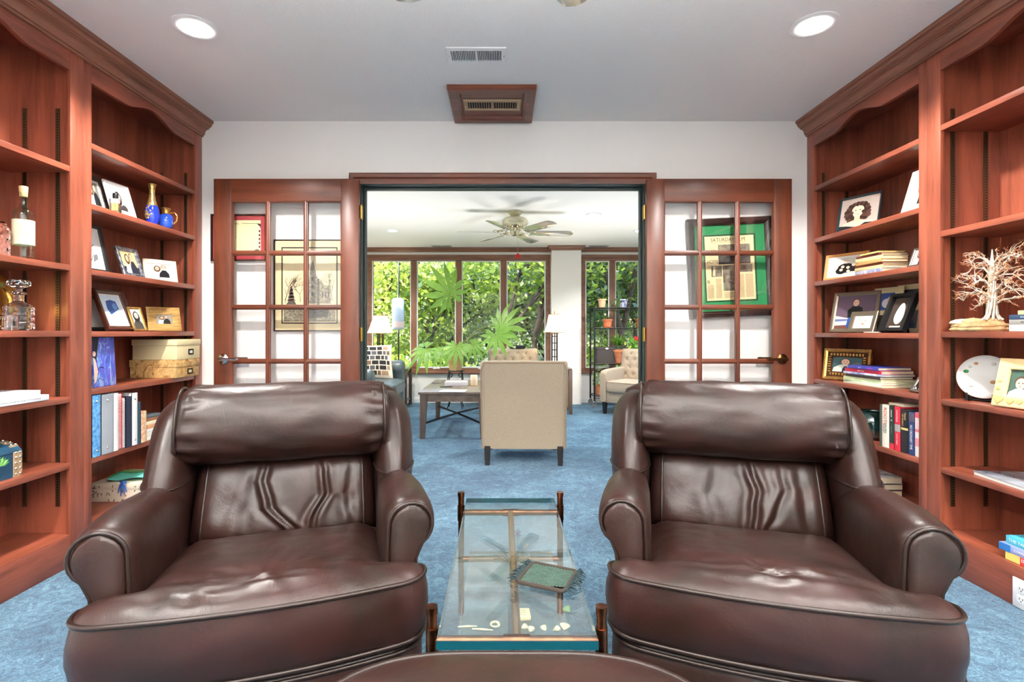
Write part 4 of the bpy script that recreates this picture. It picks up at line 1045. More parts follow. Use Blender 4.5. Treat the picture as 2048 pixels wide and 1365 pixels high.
# wire shelving with plants
RX0, RY0 = uv(1189, 700, 7.12 * K)[0], 7.12 * K
t = thing('wire_shelving', 'black wire shelving on casters full of potted plants at the window', 'shelving', (RX0 + .46, RY0 + .17, 0))
zsh = [uv(0, 745, RY0)[2] , uv(0, 728.5, RY0)[2], uv(0, 656.5, RY0)[2], uv(0, 615.5, RY0)[2]]
zsh[0] = .16
for sx in (-1, 1):
    for sy in (-1, 1):
        m = MB(); m.tube([(sx * .46, sy * .17, .09), (sx * .46, sy * .17, zsh[3] + .02)], .0125, 12); po = m.obj('post', BLK, t)
        m = MB(); m.tube([(sx * .46, sy * .17 - .014, .036), (sx * .46, sy * .17 + .014, .036)], .036, 16); m.obj('caster_wheel', mat('grey_caster', C(120, 120, 125), .4), po)
        m = MB(); m.box(sx * .46 - .02, sx * .46 + .02, sy * .17 - .022, sy * .17 + .022, .066, .092); m.obj('caster_fork', NICK, po, bevel=.004)
for z in zsh:
    m = MB()
    for sy in (-1, 1):
        m.tube([(-.46, sy * .17, z), (.46, sy * .17, z)], .005, 6); m.tube([(-.46, sy * .17, z - .03), (.46, sy * .17, z - .03)], .004, 6)
        m.tube([(-.46 + .92 * k / 40, sy * .17, z - (.03 if k % 2 else 0)) for k in range(41)], .003, 5)
    for sx in (-1, 1): m.tube([(sx * .46, -.17, z), (sx * .46, .17, z)], .005, 6)
    for k in range(1, 30): m.tube([(-.46 + .92 * k / 30, -.17, z + .004), (-.46 + .92 * k / 30, .17, z + .004)], .0025, 4)
    m.obj('wire_shelf', BLK, t, smooth=40)
DKLEAF = translucent(mat('orchid_leaf', C(62, 84, 46), .35, var=.2, vscale=10), .2)
def strap_leaf(m, o, dx, dy, L, wd, rise, curl):
    o = Vector(o); dr = Vector((dx, dy, 0)).normalized(); sd_ = Vector((-dr.y, dr.x, 0)); vs = []; n = 7
    for k in range(n + 1):
        u = k / n; c2 = o + dr * L * u + Vector((0, 0, rise * u - curl * u * u)); w_ = wd * math.sin(PI * min(.97, .12 + .85 * u)) ** .7
        vs += [c2 - sd_ * w_ + Vector((0, 0, .25 * w_)), c2, c2 + sd_ * w_ + Vector((0, 0, .25 * w_))]
    m.add([tuple(v) for v in vs], [f for k in range(n) for f in ((3 * k, 3 * k + 1, 3 * k + 4, 3 * k + 3), (3 * k + 1, 3 * k + 2, 3 * k + 5, 3 * k + 4))])
def potted(label, px, py, dy, r0, r1, h, mt, leaves, stalks=(), saucer=False, ground=None):
    y = RY0 + dy; p = uv(px, py, y); z = ground if ground is not None else p[2]
    t = thing('potted_plant', label, 'potted plant', (p[0], y, z + .005)); dz = .008 if saucer else 0
    if saucer: m = MB(); m.lathe([(0, 0), (r0 + .02, 0), (r0 + .03, .016), (r0 + .026, .016), (r0 + .016, .008), (0, .008)], n=24, cap0=False, cap1=False); m.obj('saucer', mt, t, smooth=40)
    pot(t, r0, r1, h, mt, .02 * h / .12, z=dz)
    for lf in leaves: m = MB(); strap_leaf(m, (0, 0, h - .02), *lf); m.obj('leaf', DKLEAF, t, smooth=80)
    for pts in stalks: m = MB(); m.tube([(0, 0, h - .02)] + [Vector(q) for q in pts], .004, 6); m.obj('flower_stalk', mat('dark_stalk', (.02, .02, .015), .5), t)
    return t
G3, G2, G1 = zsh[3], zsh[2], zsh[1]
potted('orchid with a bare tall stalk in a peach pot on the top wire shelf', 1204, 612, .12, .045, .058, .125, mat('peach_pot', C(224, 176, 140), .5), [(-1, -.3, .17, .025, .12, .06), (.9, -.4, .14, .025, .10, .03), (.6, .5, .1, .02, .16, .03)], [[(-.01, 0, .2), (-.03, 0, .32), (-.04, .0, .43)]], ground=G3)
potted('orchid with drooping leaves in a blue and white pot on the top wire shelf', 1246, 612, .12, .05, .065, .12, mat('blue_white_pot', C(205, 210, 225), .2, col2=C(52, 62, 110), vscale=22), [(-1, -.4, .24, .035, .16, .28), (-.7, -.6, .2, .035, .1, .3), (1, -.3, .22, .035, .16, .2), (-.3, .4, .13, .03, .2, .02), (.2, -.8, .12, .03, .16, .1)], [[(-.03, 0, .2), (-.05, 0, .26)]], ground=G3)
potted('small orchid in an orange pot on the middle wire shelf', 1215, 652, .1, .05, .07, .115, mat('orange_pot', C(214, 120, 78), .6), [(-1, -.3, .09, .03, .11, .03), (.7, -.4, .06, .03, .12, .01), (-.4, .5, .07, .03, .08, .02)], [[(.0, 0, .2), (.0, 0, .24)]], True, ground=G2)
potted('aloe in a dark copper pot at the end of the middle wire shelf', 1280, 652, .1, .05, .065, .135, mat('copper_pot', C(150, 88, 52), .4), [(-1, -.2, .12, .015, .15, .0), (-.3, -.5, .07, .02, .17, .0), (.8, -.4, .1, .02, .16, .03)], (), ground=G2)
potted('nearly bare plant in a large terracotta pot on the low wire shelf', 1243, 722, .05, .08, .118, .19, TERRA, [(-1, -.2, .14, .015, .13, .02), (-.8, .3, .1, .02, .15, .03)], [[(-.05, 0, .22), (-.10, 0, .28), (-.14, 0, .27)]], True, ground=G1)
t = potted('bushy fern in a green glazed pot tucked behind the terracotta pot', 1236, 690, .27, .06, .08, .13, mat('green_glaze', C(92, 100, 84), .35), [], (), ground=G1 + .0)
FERN = translucent(mat('fern_green', C(110, 160, 60), .6), .4)
rr = random.Random(3); m = MB()
for k in range(170):
    a = rr.uniform(0, 2 * PI); L = rr.uniform(.06, .16); strap_leaf(m, (rr.uniform(-.04, .04), rr.uniform(-.04, .04), .12 + rr.uniform(0, .05)), math.cos(a), math.sin(a), L, .006, rr.uniform(.05, .16), rr.uniform(0, .06))
m.obj('foliage', FERN, t, smooth=80, kind='stuff')
t.location.z = G1 + .13
t2 = thing('upturned_pot', 'small upturned pot lifting the fern on the low wire shelf', 'pot', (t.location.x, t.location.y, G1 + .005)); m = MB(); m.lathe([(.07, 0), (.07, .012), (.055, .122), (.0, .124)], n=24, cap0=False, cap1=False); m.obj('pot_body', mat('grey_pot', C(98, 92, 86), .7), t2)
p = uv(1213, 722, RY0 + .12)
t = thing('slate_crate', 'dark ribbed planter crate with a white tag on the low wire shelf', 'crate', (p[0] - .02, RY0 + .14, G1 + .005))
m = MB(); RIB = mat('ribbed_charcoal', C(72, 66, 64), .8)
secs = [[(a * f, b * f, z) for a, b in rrect(-.135, .135, -.10, .10, .012, 2)] for z, f in ((0, .97), (.02, .99), (.035, .985), (.05, .995), (.075, .985), (.09, 1.0), (.115, .99), (.13, 1.005), (.155, .99), (.17, 1.01), (.2, 1.0), (.205, 1.04), (.235, 1.04))]
m.loft(secs, True, True, False); m.loft([[(a * f, b * f, z) for a, b in rrect(-.135, .135, -.10, .10, .012, 2)] for z, f in ((.235, 1.04), (.233, .93), (.12, .92))], True, False, True); m.obj('crate_body', RIB, t, smooth=30)
m = MB(); m.flat(circ(0.01, .215, .024, 14, .55), -.1045); m.obj('white_tag', PAPER, t, smooth=0)
p = uv(1272, 700, RY0 + .1)
t = thing('geranium', 'red flowering geranium in a clay pot at the end of the low wire shelf', 'potted plant', (p[0] + .03, RY0 + .12, G1 + .005))
pot(t, .06, .085, .14, TERRA, .025)
GER = translucent(mat('geranium_leaf', C(100, 160, 50), .6), .4); m = MB(); rr = random.Random(8); m2 = MB()
for k in range(60):
    a = rr.uniform(0, 2 * PI); r = rr.uniform(.02, .13); z = rr.uniform(.15, .36); c2 = Vector((r * math.cos(a), r * math.sin(a), z)); n_ = Vector((rr.uniform(-1, 1), -1, rr.uniform(0, 1))).normalized(); s1 = n_.orthogonal().normalized(); s2 = n_.cross(s1); q_ = .028
    m.add([tuple(c2 + (s1 * math.cos(b) + s2 * math.sin(b)) * q_ * (1 + .15 * (j % 2))) for j, b in enumerate([PI * j / 5 for j in range(10)])], [tuple(range(10))])
m.obj('foliage', GER, t, smooth=0, kind='stuff')
for cx, cz, col in ((-.04, .36, (200, 30, 40)), (-.0, .27, (214, 52, 110)), (.06, .38, (200, 30, 40))):
    m = MB(); rr = random.Random(int(cx * 100) + 9)
    for k in range(16):
        c2 = Vector((cx + rr.uniform(-.03, .03), -.11 + rr.uniform(-.03, .03), cz + rr.uniform(-.025, .025))); m.add([tuple(c2 + Vector((.013 * math.cos(b), -.004 * (j % 2), .013 * math.sin(b)))) for j, b in enumerate([PI * j / 4 for j in range(8)])], [tuple(range(8))])
    m.obj('flower_head', flat(*col), t, smooth=0)
    m = MB(); m.tube([(cx * .3, -.03, .12), (cx, -.10, cz - .02)], .003, 5); m.obj('flower_stalk', STEM, t)
t = thing('trailing_ivy', 'trailing variegated ivy in a low trough under the wire shelf', 'potted plant', (RX0 + .24, RY0 + .17, zsh[0] + .005))
m = MB(); m.loft([[(a, b, z) for a, b in rrect(-.2 * f, .2 * f, -.08 * f, .08 * f, .02, 3)] for z, f in ((0, .9), (.14, 1.0))]); m.obj('trough', TERRA, t)
IVY = translucent(mat('ivy_leaf', C(88, 116, 62), .5, col2=C(200, 210, 180), vscale=30), .3); m = MB(); rr = random.Random(5)
for k in range(420):
    c2 = Vector((rr.uniform(-.23, .27), rr.uniform(-.14, .1), .14 + abs(rr.gauss(0, .10)))); n_ = Vector((rr.uniform(-1, 1), rr.uniform(-1.5, -.2), rr.uniform(-.5, 1))).normalized(); s1 = n_.orthogonal().normalized(); s2 = n_.cross(s1); q_ = rr.uniform(.014, .026)
    m.add([tuple(c2 + s1 * q_ * a + s2 * q_ * b) for a, b in ((-1, 0), (0, -.7), (1.2, 0), (0, .7))], [(0, 1, 2, 3)])
m.obj('foliage', IVY, t, smooth=0, kind='stuff')
# ================================================================ THINGS ON THE SHELVES
def onface(px, d, s):
    """point of the shelf seen at column px, d behind the face of the case"""
    x = XL - d if s < 0 else XR + d
    return x, x * 1024 / (px - 1004)
def RZ(s, tw=0): return (PI / 2 - math.radians(tw)) if s < 0 else (-PI / 2 + math.radians(tw))
BACKING = mat('frame_backing', (.02, .018, .016), .8)
def photo_part(parent, w, h, z0, y, shapes, bgc, name='photograph'):
    """a print: coloured shapes in 0..1 picture coordinates on a flat card"""
    cols = [bgc]; m = MB(); m.flat([(-w / 2, z0), (w / 2, z0), (w / 2, z0 + h), (-w / 2, z0 + h)], y, 0)
    for k, (pts, c) in enumerate(shapes):
        if c not in cols: cols.append(c)
        m.flat([(-w / 2 + min(1, max(0, a)) * w, z0 + min(1, max(0, b)) * h) for a, b in pts], y - .00025 * (k + 1), cols.index(c))
    return m.obj(name, [flat(*c, .35) for c in cols], parent, smooth=0)
def head(cx, cy, r, skin, hair, asp=1.0, long=0.0):
    o = []
    if long: o.append((circ(cx, cy - r * long * .4, r * (1.25 + long * .35), 18, asp * (1.1 + long * .2)), hair))
    o += [(circ(cx, cy + r * .22, r * 1.12, 16, asp), hair), (circ(cx, cy, r * .9, 16, asp * 1.15), skin)]
    for sx in (-.35, .35): o.append((circ(cx + sx * r, cy + .1 * r * asp, r * .13, 8, asp), (50, 38, 34)))
    o.append(([(cx - .3 * r, cy - .48 * r * asp), (cx + .3 * r, cy - .48 * r * asp), (cx + .12 * r, cy - .62 * r * asp), (cx - .12 * r, cy - .62 * r * asp)], (170, 90, 85)))
    return o
def bust(cx, cy, w, cloth): return [([(cx - w, 0), (cx + w, 0), (cx + w * .9, cy * .55), (cx + w * .35, cy), (cx - w * .35, cy), (cx - w * .9, cy * .55)], cloth)]
def couple(c1=(30, 30, 34), c2=(235, 232, 228), sk=(222, 178, 150)):
    return bust(.36, .5, .2, c2) + head(.38, .66, .10, sk, (90, 60, 40), 1.4, .5) + bust(.66, .55, .22, c1) + head(.64, .74, .10, sk, (50, 40, 35), 1.4)
SPROF = lambda bw, dp: [(0, 0), (0, -dp * .75), (bw * .12, -dp), (bw * .45, -dp * .97), (bw * .8, -dp * .72), (bw, -dp * .5), (bw, -dp * .3)]
def pframe(name, label, cat, px, d, z, s, w, h, bw, dp, mf, lean=16, tw=0, matc=None, mw=0.0, shapes=(), bgc=(200, 200, 200), prof=None, strut=True, off=0.0, glass=False):
    x, y = onface(px, d, s)
    lr = math.radians(lean)
    t = thing(name, label, cat, (x, y + off, z + dp * 0 + .001), RZ(s, tw), rx=-lr)
    m = MB(); m.ring(w, h, (prof or SPROF)(bw, dp)); m.obj('frame', mf, t, smooth=30)
    b = bw
    m = MB(); m.box(-w / 2 + .002, w / 2 - .002, -.002, .0, .002, h - .002); m.obj('backing', BACKING, t)
    if mw:
        m = MB(); m.ring(w - 2 * b, h - 2 * b, [(-.002, -dp * .32), (mw, -dp * .32), (mw + .0015, -dp * .26)], z0=b); m.obj('mat_board', matc, t, smooth=0)
        b += mw
    if w - 2 * b > .01: photo_part(t, w - 2 * b, h - 2 * b, b, -dp * .25, shapes, bgc)
    if strut and lean > 4:
        # easel leg, reaching the shelf behind the frame
        top = Vector((0, .001, h * .62)); c, q = math.cos(lr), math.sin(lr)
        wz = top.z * c; L = top.z * .55
        fy = top.z * q * 0 + L        # foot, in the frame's tilted axes: down along -z, back along +y
        # solve the foot on the shelf plane z_world=0: y*(-sin)+z*cos=0
        yy = L; zz = yy * q / c
        m = MB(); m.box(-.012, .012, 0, .003, 0, 1)
        v = [(a, (top.y + (yy - top.y) * (1 - k)) + bq * 1.0, top.z * k + zz * (1 - k)) for a, bq, k in m.v]
        m2 = MB(); m2.add(v, m.f); m2.obj('easel_leg', BACKING, t, smooth=0)
    return t
zB, zC, zD, zE, zF = SHL2[1:]
# --- viewer's left, far case
CARV = mat('carved_black', (.03, .022, .018), .35, .3, col2=(.16, .10, .07), vscale=90, bump=1, bscale=120)
pframe('picture_frame', 'ornate black carved photo frame at the end of the vase shelf by the cabinet upright', 'picture frame', 196, .12, zB, -1, .155, .205, .026, .016, CARV, 17, 3, PAPER, .012, couple(), (120, 118, 112))
pframe('picture_frame', 'white framed wedding portrait behind the perfume bottle', 'picture frame', 248, .075, zB, -1, .165, .195, .014, .012, WHT, 17, 4, mat('ivory_mat', C(235, 228, 208), .8), .026, bust(.5, .45, .45, (240, 238, 235)) + bust(.75, .3, .3, (60, 56, 54)) + head(.45, .62, .17, (225, 210, 195), (40, 36, 34), 1.2, .5), (205, 200, 188))
x, y = onface(231, .030, -1)
t = thing('perfume_bottle', 'clear perfume bottle with a black cap before the white frame', 'bottle', (x, y, zB + .001), .3)
GLS = mat('clear_glass', (1, 1, 1), .02, trans=1.0, ior=1.45)
m = MB(); m.loft([[(a * f, b * f, zz) for a, b in rrect(-.024, .024, -.016, .016, .006, 3)] for zz, f in ((0, .95), (.003, 1), (.066, 1), (.07, .8), (.073, .4))]); m.obj('bottle', GLS, t, smooth=50)
m = MB(); m.loft([[(a * f, b * f, zz) for a, b in rrect(-.024, .024, -.016, .016, .006, 3)] for zz, f in ((.008, .8), (.045, .8))]); m.obj('perfume', mat('perfume_amber', C(225, 205, 150), .05, trans=.9), t, smooth=50)
m = MB(); m.lathe([(.012, .073), (.013, .076), (.013, .097), (.012, .099), (0, .099)], n=16, cap0=False, cap1=False); m.obj('cap', BLKW, t)
COB = mat('cobalt_enamel', C(38, 62, 205), .08, coat=.6, var=.2, vscale=9); GILT2 = mat('vase_gilding', C(226, 190, 120), .25, .8, var=.35, vscale=60, bump=.8, bscale=110)
def gild(prof, z0, z1):   # slightly proud gilded sleeve of the same profile
    return [(r + .0008, z) for r, z in prof if z0 <= z <= z1]
x, y = onface(304, .085, -1)
t = thing('vase', 'tall slim cobalt blue vase with gilded neck beside the small jug', 'vase', (x, y, zB + .001))
vp = [(.018, 0), (.022, .002), (.030, .02), (.0365, .045), (.0385, .07), (.0365, .095), (.030, .122), (.021, .150), (.0155, .178), (.0142, .20), (.0155, .222), (.019, .240), (.0225, .25)]
m = MB(); m.lathe(vp, n=32, cap1=False); m.obj('body', COB, t, smooth=80)
m = MB(); m.lathe(gild(vp, .12, .3), n=32, cap0=False, cap1=False); m.obj('gilded_neck', GILT2, t, smooth=80)
m = MB(); rr = random.Random(2)
for k in range(46):
    a = -1.5 + rr.gauss(0, .35) - .2; z = rr.uniform(.04, .135); r = np.interp(z, [q[1] for q in vp], [q[0] for q in vp]) + .0006
    if abs(a + 1.7) > .16 + (z - .03) * 8: continue
    c2 = Vector((r * math.cos(a), r * math.sin(a), z)); sz = rr.uniform(.003, .006); u_ = Vector((-math.sin(a), math.cos(a), 0))
    n_ = Vector((math.cos(a), math.sin(a), 0)); m.add([tuple(c2 + u_ * sz * math.cos(b) + Vector((0, 0, sz * math.sin(b))) + n_ * (.0012 if j % 2 else 0)) for j, b in enumerate([PI * j / 4 for j in range(8)])], [tuple(range(8))])
m.obj('gilded_scrolls', GILT2, t, smooth=0)
x, y = onface(332, .055, -1)
t = thing('jug', 'small cobalt blue jug with a gilt lip and handle', 'jug', (x, y, zB + .001), math.radians(20))
jp = [(.020, 0), (.030, .004), (.0375, .03), (.0385, .055), (.036, .078), (.026, .090), (.021, .098), (.0215, .110), (.027, .124), (.0285, .128)]
m = MB(); m.lathe(jp, n=30, cap1=False); m.obj('body', mat('jug_blue_glaze', C(40, 80, 190), .1, coat=.6, var=.4, vscale=14), t, smooth=80)
m = MB(); m.lathe(gild(jp, .086, .2), n=30, cap0=False, cap1=False); m.obj('gilt_lip', mat('gilt_plain', C(205, 150, 80), .25, .9), t, smooth=80)
m = MB(); m.tube([(.024, 0, .10), (.045, 0, .104), (.058, 0, .085), (.056, 0, .055), (.038, 0, .035)], .0045, 8); m.obj('handle', mat('gilt_plain', C(205, 150, 80), .25, .9), t)
pframe('picture_frame', 'tall black framed line drawing on white by the cabinet upright', 'picture frame', 186, .10, zC, -1, .20, .255, .018, .016, BLKW, 12, 0, PAPER, .02, [([(.5, .1), (.7, .3), (.62, .5), (.8, .62), (.78, .63), (.6, .52), (.67, .3), (.48, .12)], (40, 40, 44)), ([(.6, .08), (.9, .2), (.88, .35), (.7, .3)], (120, 122, 126))], (232, 234, 238))
pframe('picture_frame', 'mottled silver and blue photo frame with a couple at a dinner table', 'picture frame', 268, .075, zC, -1, .15, .175, .022, .013, mat('mottled_frame', C(190, 190, 195), .3, .7, col2=C(50, 62, 84), vscale=55), 19, 4, None, 0, [([(0, 0), (1, 0), (1, .3), (0, .3)], (44, 50, 66)), ([(.1, .05), (.3, .05), (.2, .25)], (225, 225, 225)), ([(.4, .05), (.55, .05), (.48, .22)], (225, 225, 225))] + [(p, c) for p, c in couple((40, 42, 60), (230, 228, 215))], (196, 186, 140))
pframe('picture_frame', 'cream landscape frame with a bride and groom photo', 'picture frame', 322, .085, zC, -1, .185, .135, .026, .014, mat('cream_frame', C(238, 226, 202), .4), 12, 32, None, 0, couple(), (236, 228, 222))
pframe('picture_frame', 'plain black photo frame mostly hidden behind the big brown frame', 'picture frame', 202, .17, zD, -1, .17, .20, .02, .014, BLKW, 20, 2, PAPER, .03, [], (225, 228, 235))
pframe('picture_frame', 'large dark brown frame with a blue silhouette in a white mat', 'picture frame', 241, .058, zD, -1, .185, .235, .026, .022, mat('dark_walnut_frame', C(72, 36, 26), .25, coat=.5), 22, 5, PAPER, .004, [([(.3, .35), (.55, .45), (.8, .55), (.75, .8), (.5, .85), (.25, .8), (.2, .55)], (52, 84, 150)), (circ(.62, .62, .12, 12), (96, 134, 190)), ([(.1, .1), (.9, .12), (.8, .42), (.3, .36)], (236, 226, 196))], (212, 226, 240))
pframe('picture_frame', 'small narrow champagne frame with a portrait of a dark-haired sitter', 'picture frame', 281, .022, zD, -1, .085, .14, .012, .010, GOLD, 20, 8, None, 0, bust(.5, .5, .5, (70, 66, 62)) + head(.5, .68, .24, (214, 196, 178), (38, 34, 32), .62, .6), (226, 222, 214))
t = pframe('picture_frame', 'wide textured gold wooden frame with a wedding group photo', 'picture frame', 330, .075, zD, -1, .185, .150, .046, .012, mat('gold_wood', C(190, 150, 88), .45, .3, var=.35, vscale=12, stretch=(1, 1, 12), bump=.4, bscale=30), 14, 34, None, 0, couple((40, 38, 36), (230, 228, 222)), (150, 140, 128))
text('MOTHER', .024, t, flat(112, 78, 40), (-.03, -.0128, .132), (PI / 2, 0, 0))
# storage shelf
x0, y0_ = onface(186.5, .04, -1); y1_ = onface(233, .035, -1)[1]
def vstreak():
    m, nt, b = nm('iris_painting')
    tc = N(nt, 'ShaderNodeTexCoord'); mp = N(nt, 'ShaderNodeMapping'); mp.inputs['Scale'].default_value = (26, 26, 6); nt.links.new(tc.outputs['Object'], mp.inputs[0])
    n1 = N(nt, 'ShaderNodeTexNoise', Scale=1.6, Detail=6, Roughness=.7, Distortion=1.4); nt.links.new(mp.outputs[0], n1.inputs['Vector'])
    cr = N(nt, 'ShaderNodeValToRGB'); nt.links.new(n1.outputs['Fac'], cr.inputs[0]); e = cr.color_ramp.elements
    e[0].position = .30; e[0].color = (*C(30, 40, 110), 1); e[1].position = .72; e[1].color = (*C(226, 214, 240), 1)
    for p, c in ((.42, (70, 100, 200)), (.50, (98, 70, 190)), (.56, (120, 190, 215)), (.62, (160, 130, 220))):
        q = e.new(p); q.color = (*C(*c), 1)
    nt.links.new(cr.outputs[0], b.inputs['Base Color']); b.inputs['Roughness'].default_value = .4; return m
t = thing('painted_canvas', 'small canvas painted in blue and violet strokes at the end of the storage box shelf', 'painting', (XL - .035, (y0_ + y1_) / 2, zE + .001), RZ(-1), rx=math.radians(-3))
wd = y1_ - y0_
m = MB(); m.box(-wd / 2, wd / 2, 0, .025, 0, .25); m.obj('canvas', vstreak(), t, bevel=.002)
m = MB(); fs_ = -.0012
m.flat([(-wd / 2 + .002, .10), (-wd / 2 + .002, .248), (-.03, .248), (-.055, .12)], fs_, 0)
m.flat([(-wd / 2 + .002, .02), (-.06, .03), (-.045, .08), (-.06, .14), (-wd / 2 + .002, .15)], fs_ * 1.4, 1)
m.flat(circ(-.066, .168, .011, 12, 1.2), fs_ * 1.8, 1); m.obj('painted_figure', [flat(24, 18, 26), flat(226, 190, 170)], t, smooth=0)
m = MB()
for a, b in (((-.05, .085), (-.02, .10)), ((-.05, .03), (-.03, .04))): m.tube([(a[0], -.0015, a[1]), ((a[0] + b[0]) / 2, -.0015, a[1] + .014), (b[0], -.0015, b[1]), (b[0] + .015, -.0015, b[1] - .008)], .0012, 5)
m.obj('brush_lines', INK, t)
# boxes, x from -1.95 back, y 3.067..3.295
def lidbox(name, label, cx, cy, z, wx, wy, h, lid, mb_, ml, holder=True, hs=1, hmat=None, face='x'):
    t = thing(name, label, 'box', (cx, cy, z))
    m = MB(); m.box(-wx / 2 + .004, wx / 2 - .004, -wy / 2 + .004, wy / 2 - .004, 0, h - .004); m.obj('box_body', mb_, t, bevel=.002)
    m = MB(); m.box(-wx / 2, wx / 2, -wy / 2, wy / 2, h - lid, h); m.obj('lid', ml, t, bevel=.003)
    if holder:
        hm = hmat or mat('label_holder', C(62, 44, 34), .3, .8); zc_ = (h - lid) * .52
        m = MB(); rg = MB(); rg.ring(.05, .034, [(0, 0), (0, -.003), (.008, -.003), (.008, 0)]); m.add([(wx / 2 - .004 - b, a + .02, c2 + zc_ - .017) for a, b, c2 in rg.v], rg.f); lh = m.obj('label_holder', hm, t)
        m = MB(); m.box(wx / 2 - .004, wx / 2 - .0025, -.0 + .003, .037, zc_ - .010, zc_ + .010); m.obj('label_card', CREAM if hs == 2 else PAPER, lh, smooth=0)
    return t
def mapmat():
    m, nt, b = nm('old_map_paper')
    tc = N(nt, 'ShaderNodeTexCoord'); n1 = N(nt, 'ShaderNodeTexNoise', Scale=14, Detail=5, Distortion=2.5); nt.links.new(tc.outputs['Object'], n1.inputs['Vector'])
    cr = N(nt, 'ShaderNodeValToRGB'); nt.links.new(n1.outputs['Fac'], cr.inputs[0]); e = cr.color_ramp.elements
    e[0].position = .36; e[0].color = (*C(140, 92, 48), 1); e[1].position = .66; e[1].color = (*C(226, 192, 130), 1)
    for p, c in ((.44, (206, 166, 104)), (.47, (150, 104, 62)), (.50, (214, 176, 112)), (.58, (190, 150, 96))): q = e.new(p); q.color = (*C(*c), 1)
    nt.links.new(cr.outputs[0], b.inputs['Base Color']); b.inputs['Roughness'].default_value = .55; return m
MAPM = mapmat()
lidbox('storage_box', 'storage box papered in an antique map pattern under the cream box', -2.088, 3.178, zE + .001, .285, .236, .108, .044, MAPM, MAPM, True, 2)
lidbox('storage_box', 'plain cream lidded storage box stacked on the map box', -2.080, 3.182, zE + .1105, .275, .240, .122, .036, CREAM, CREAM)
# binders
def upright(name, label, cat, px0, px1, d, z, s, h, depth, cover, group=None, kind='book', pages=PAGES, titles=(), lean=0.0, spine2=None, rough=0):
    """book or binder standing on end with its spine to the room; local x along the shelf, -y to the room"""
    xa, ya = onface(px0, d, s); xb, yb_ = onface(px1, d, s); w = abs(yb_ - ya) - .001
    t = thing(name, label, cat, (xa, (ya + yb_) / 2, z + .001), RZ(s), group)
    m = MB(); c = min(.003, w * .2)
    m.box(-w / 2, -w / 2 + c, 0, depth, 0, h); m.box(w / 2 - c, w / 2, 0, depth, 0, h)
    # slightly rounded spine
    sp = [(-w / 2, .004)] + [(-w / 2 + w * k / 6, -.0025 * math.sin(PI * k / 6)) for k in range(7)] + [(w / 2, .004)]
    m.poly(sp, (0, h), 'z'); m.obj('cover', cover, t, smooth=40)
    if kind == 'book':
        m = MB(); m.box(-w / 2 + c, w / 2 - c, .005, depth - .004, .003, h - .004); m.obj('page_block', pages, t, smooth=0)
    elif kind == 'binder':
        m = MB(); m.box(-w / 2 + c * 1.5, w / 2 - c * 1.5, .012, depth - .012, .010, h - .012); m.obj('page_block', PAPER, t, smooth=0)
        for zz in (.03, h - .03):
            m = MB(); m.lathe([(0, .003), (.004, .003), (.006, 0)], n=10, cap0=False, cap1=False); r_ = MB(); r_.add([(p[0], -.0025 - p[2], p[1] + zz) for p in m.v], m.f); r_.obj('rivet', NICK, t)
    for it in titles:
        bd, sz, tm, zz, xo = it[:5]
        text(bd, sz, t, tm, (xo, -.0032, zz), (0, PI / 2, -PI / 2) if False else (PI / 2, PI / 2, 0), sx=it[5] if len(it) > 5 else 1.0)
    if spine2:
        for z0, z1, mm in spine2:
            q = MB(); q.poly([(-w / 2 + .0005, -.0005)] + [(-w / 2 + w * k / 6, -.0029 * math.sin(PI * k / 6) - .0003) for k in range(1, 6)] + [(w / 2 - .0005, -.0005)], (z0, z1), 'z'); q.obj('spine_band', mm, t, smooth=40)
    return t
BLUP = mat('blue_paisley', C(120, 185, 225), .5, col2=C(40, 110, 180), vscale=60)
upright('ring_binder', 'ring binder in pale blue patterned paper at the end of the binder row', 'binder', 184.5, 201, .0, zF, -1, .30, .27, BLUP, 'ring binders and notebooks', 'binder')
upright('ring_binder', 'broad grey metallic ring binder with two rivets', 'binder', 203, 226.5, .0, zF, -1, .297, .27, mat('grey_binder', C(158, 164, 170), .4, var=.12, vscale=5), 'ring binders and notebooks', 'binder')
upright('ring_binder', 'plain white ring binder between the grey binder and the red spiral book', 'binder', 227, 237, .0, zF, -1, .295, .27, WHT, 'ring binders and notebooks', 'plain')
def spiral(label, px0, px1, h, cov, wire, dy):
    xa, ya = onface(px0, .0, -1); yb_ = onface(px1, .0, -1)[1]; w = yb_ - ya
    t = thing('spiral_notebook', label, 'notebook', (xa, (ya + yb_) / 2, zF + .001), RZ(-1), 'ring binders and notebooks')
    m = MB(); m.box(-w / 2, -w / 2 + .002, .006, .22, 0, h); m.box(w / 2 - .002, w / 2, .006, .22, 0, h); m.obj('cover', cov, t)
    m = MB(); m.box(-w / 2 + .002, w / 2 - .002, .008, .216, .002, h - .003); m.obj('page_block', PAPER, t, smooth=0)
    m = MB(); pts = []; n = int(h / .0085)
    for k in range(n * 8): a = 2 * PI * k / 8; pts.append((w * .46 * math.cos(a), .008 - w * .5 * math.sin(a), .006 + (h - .012) * k / (n * 8)))
    m.tube(pts, .0013, 5); m.obj('spiral_wire', wire, t, smooth=80)
spiral('red spiral-bound notebook in the binder row', 237.5, 246, .29, flat(200, 40, 50), mat('red_wire', C(205, 45, 52), .3), 0)
spiral('white spiral-bound notebook next to the red one', 246.5, 251.5, .262, PAPER, mat('white_wire', (.8, .8, .8), .3), 0)
upright('ring_binder', 'dark navy ring binder standing between white spines', 'binder', 252, 263.5, .0, zF, -1, .266, .25, flat(36, 44, 62), 'ring binders and notebooks', 'plain')
upright('ring_binder', 'white ring binder with rivets after the navy one', 'binder', 264, 275, .0, zF, -1, .28, .25, WHT, 'ring binders and notebooks', 'binder')
upright('book', 'thin dark teal book standing after the white binder', 'book', 275.5, 281.5, .0, zF, -1, .228, .17, flat(38, 70, 84))
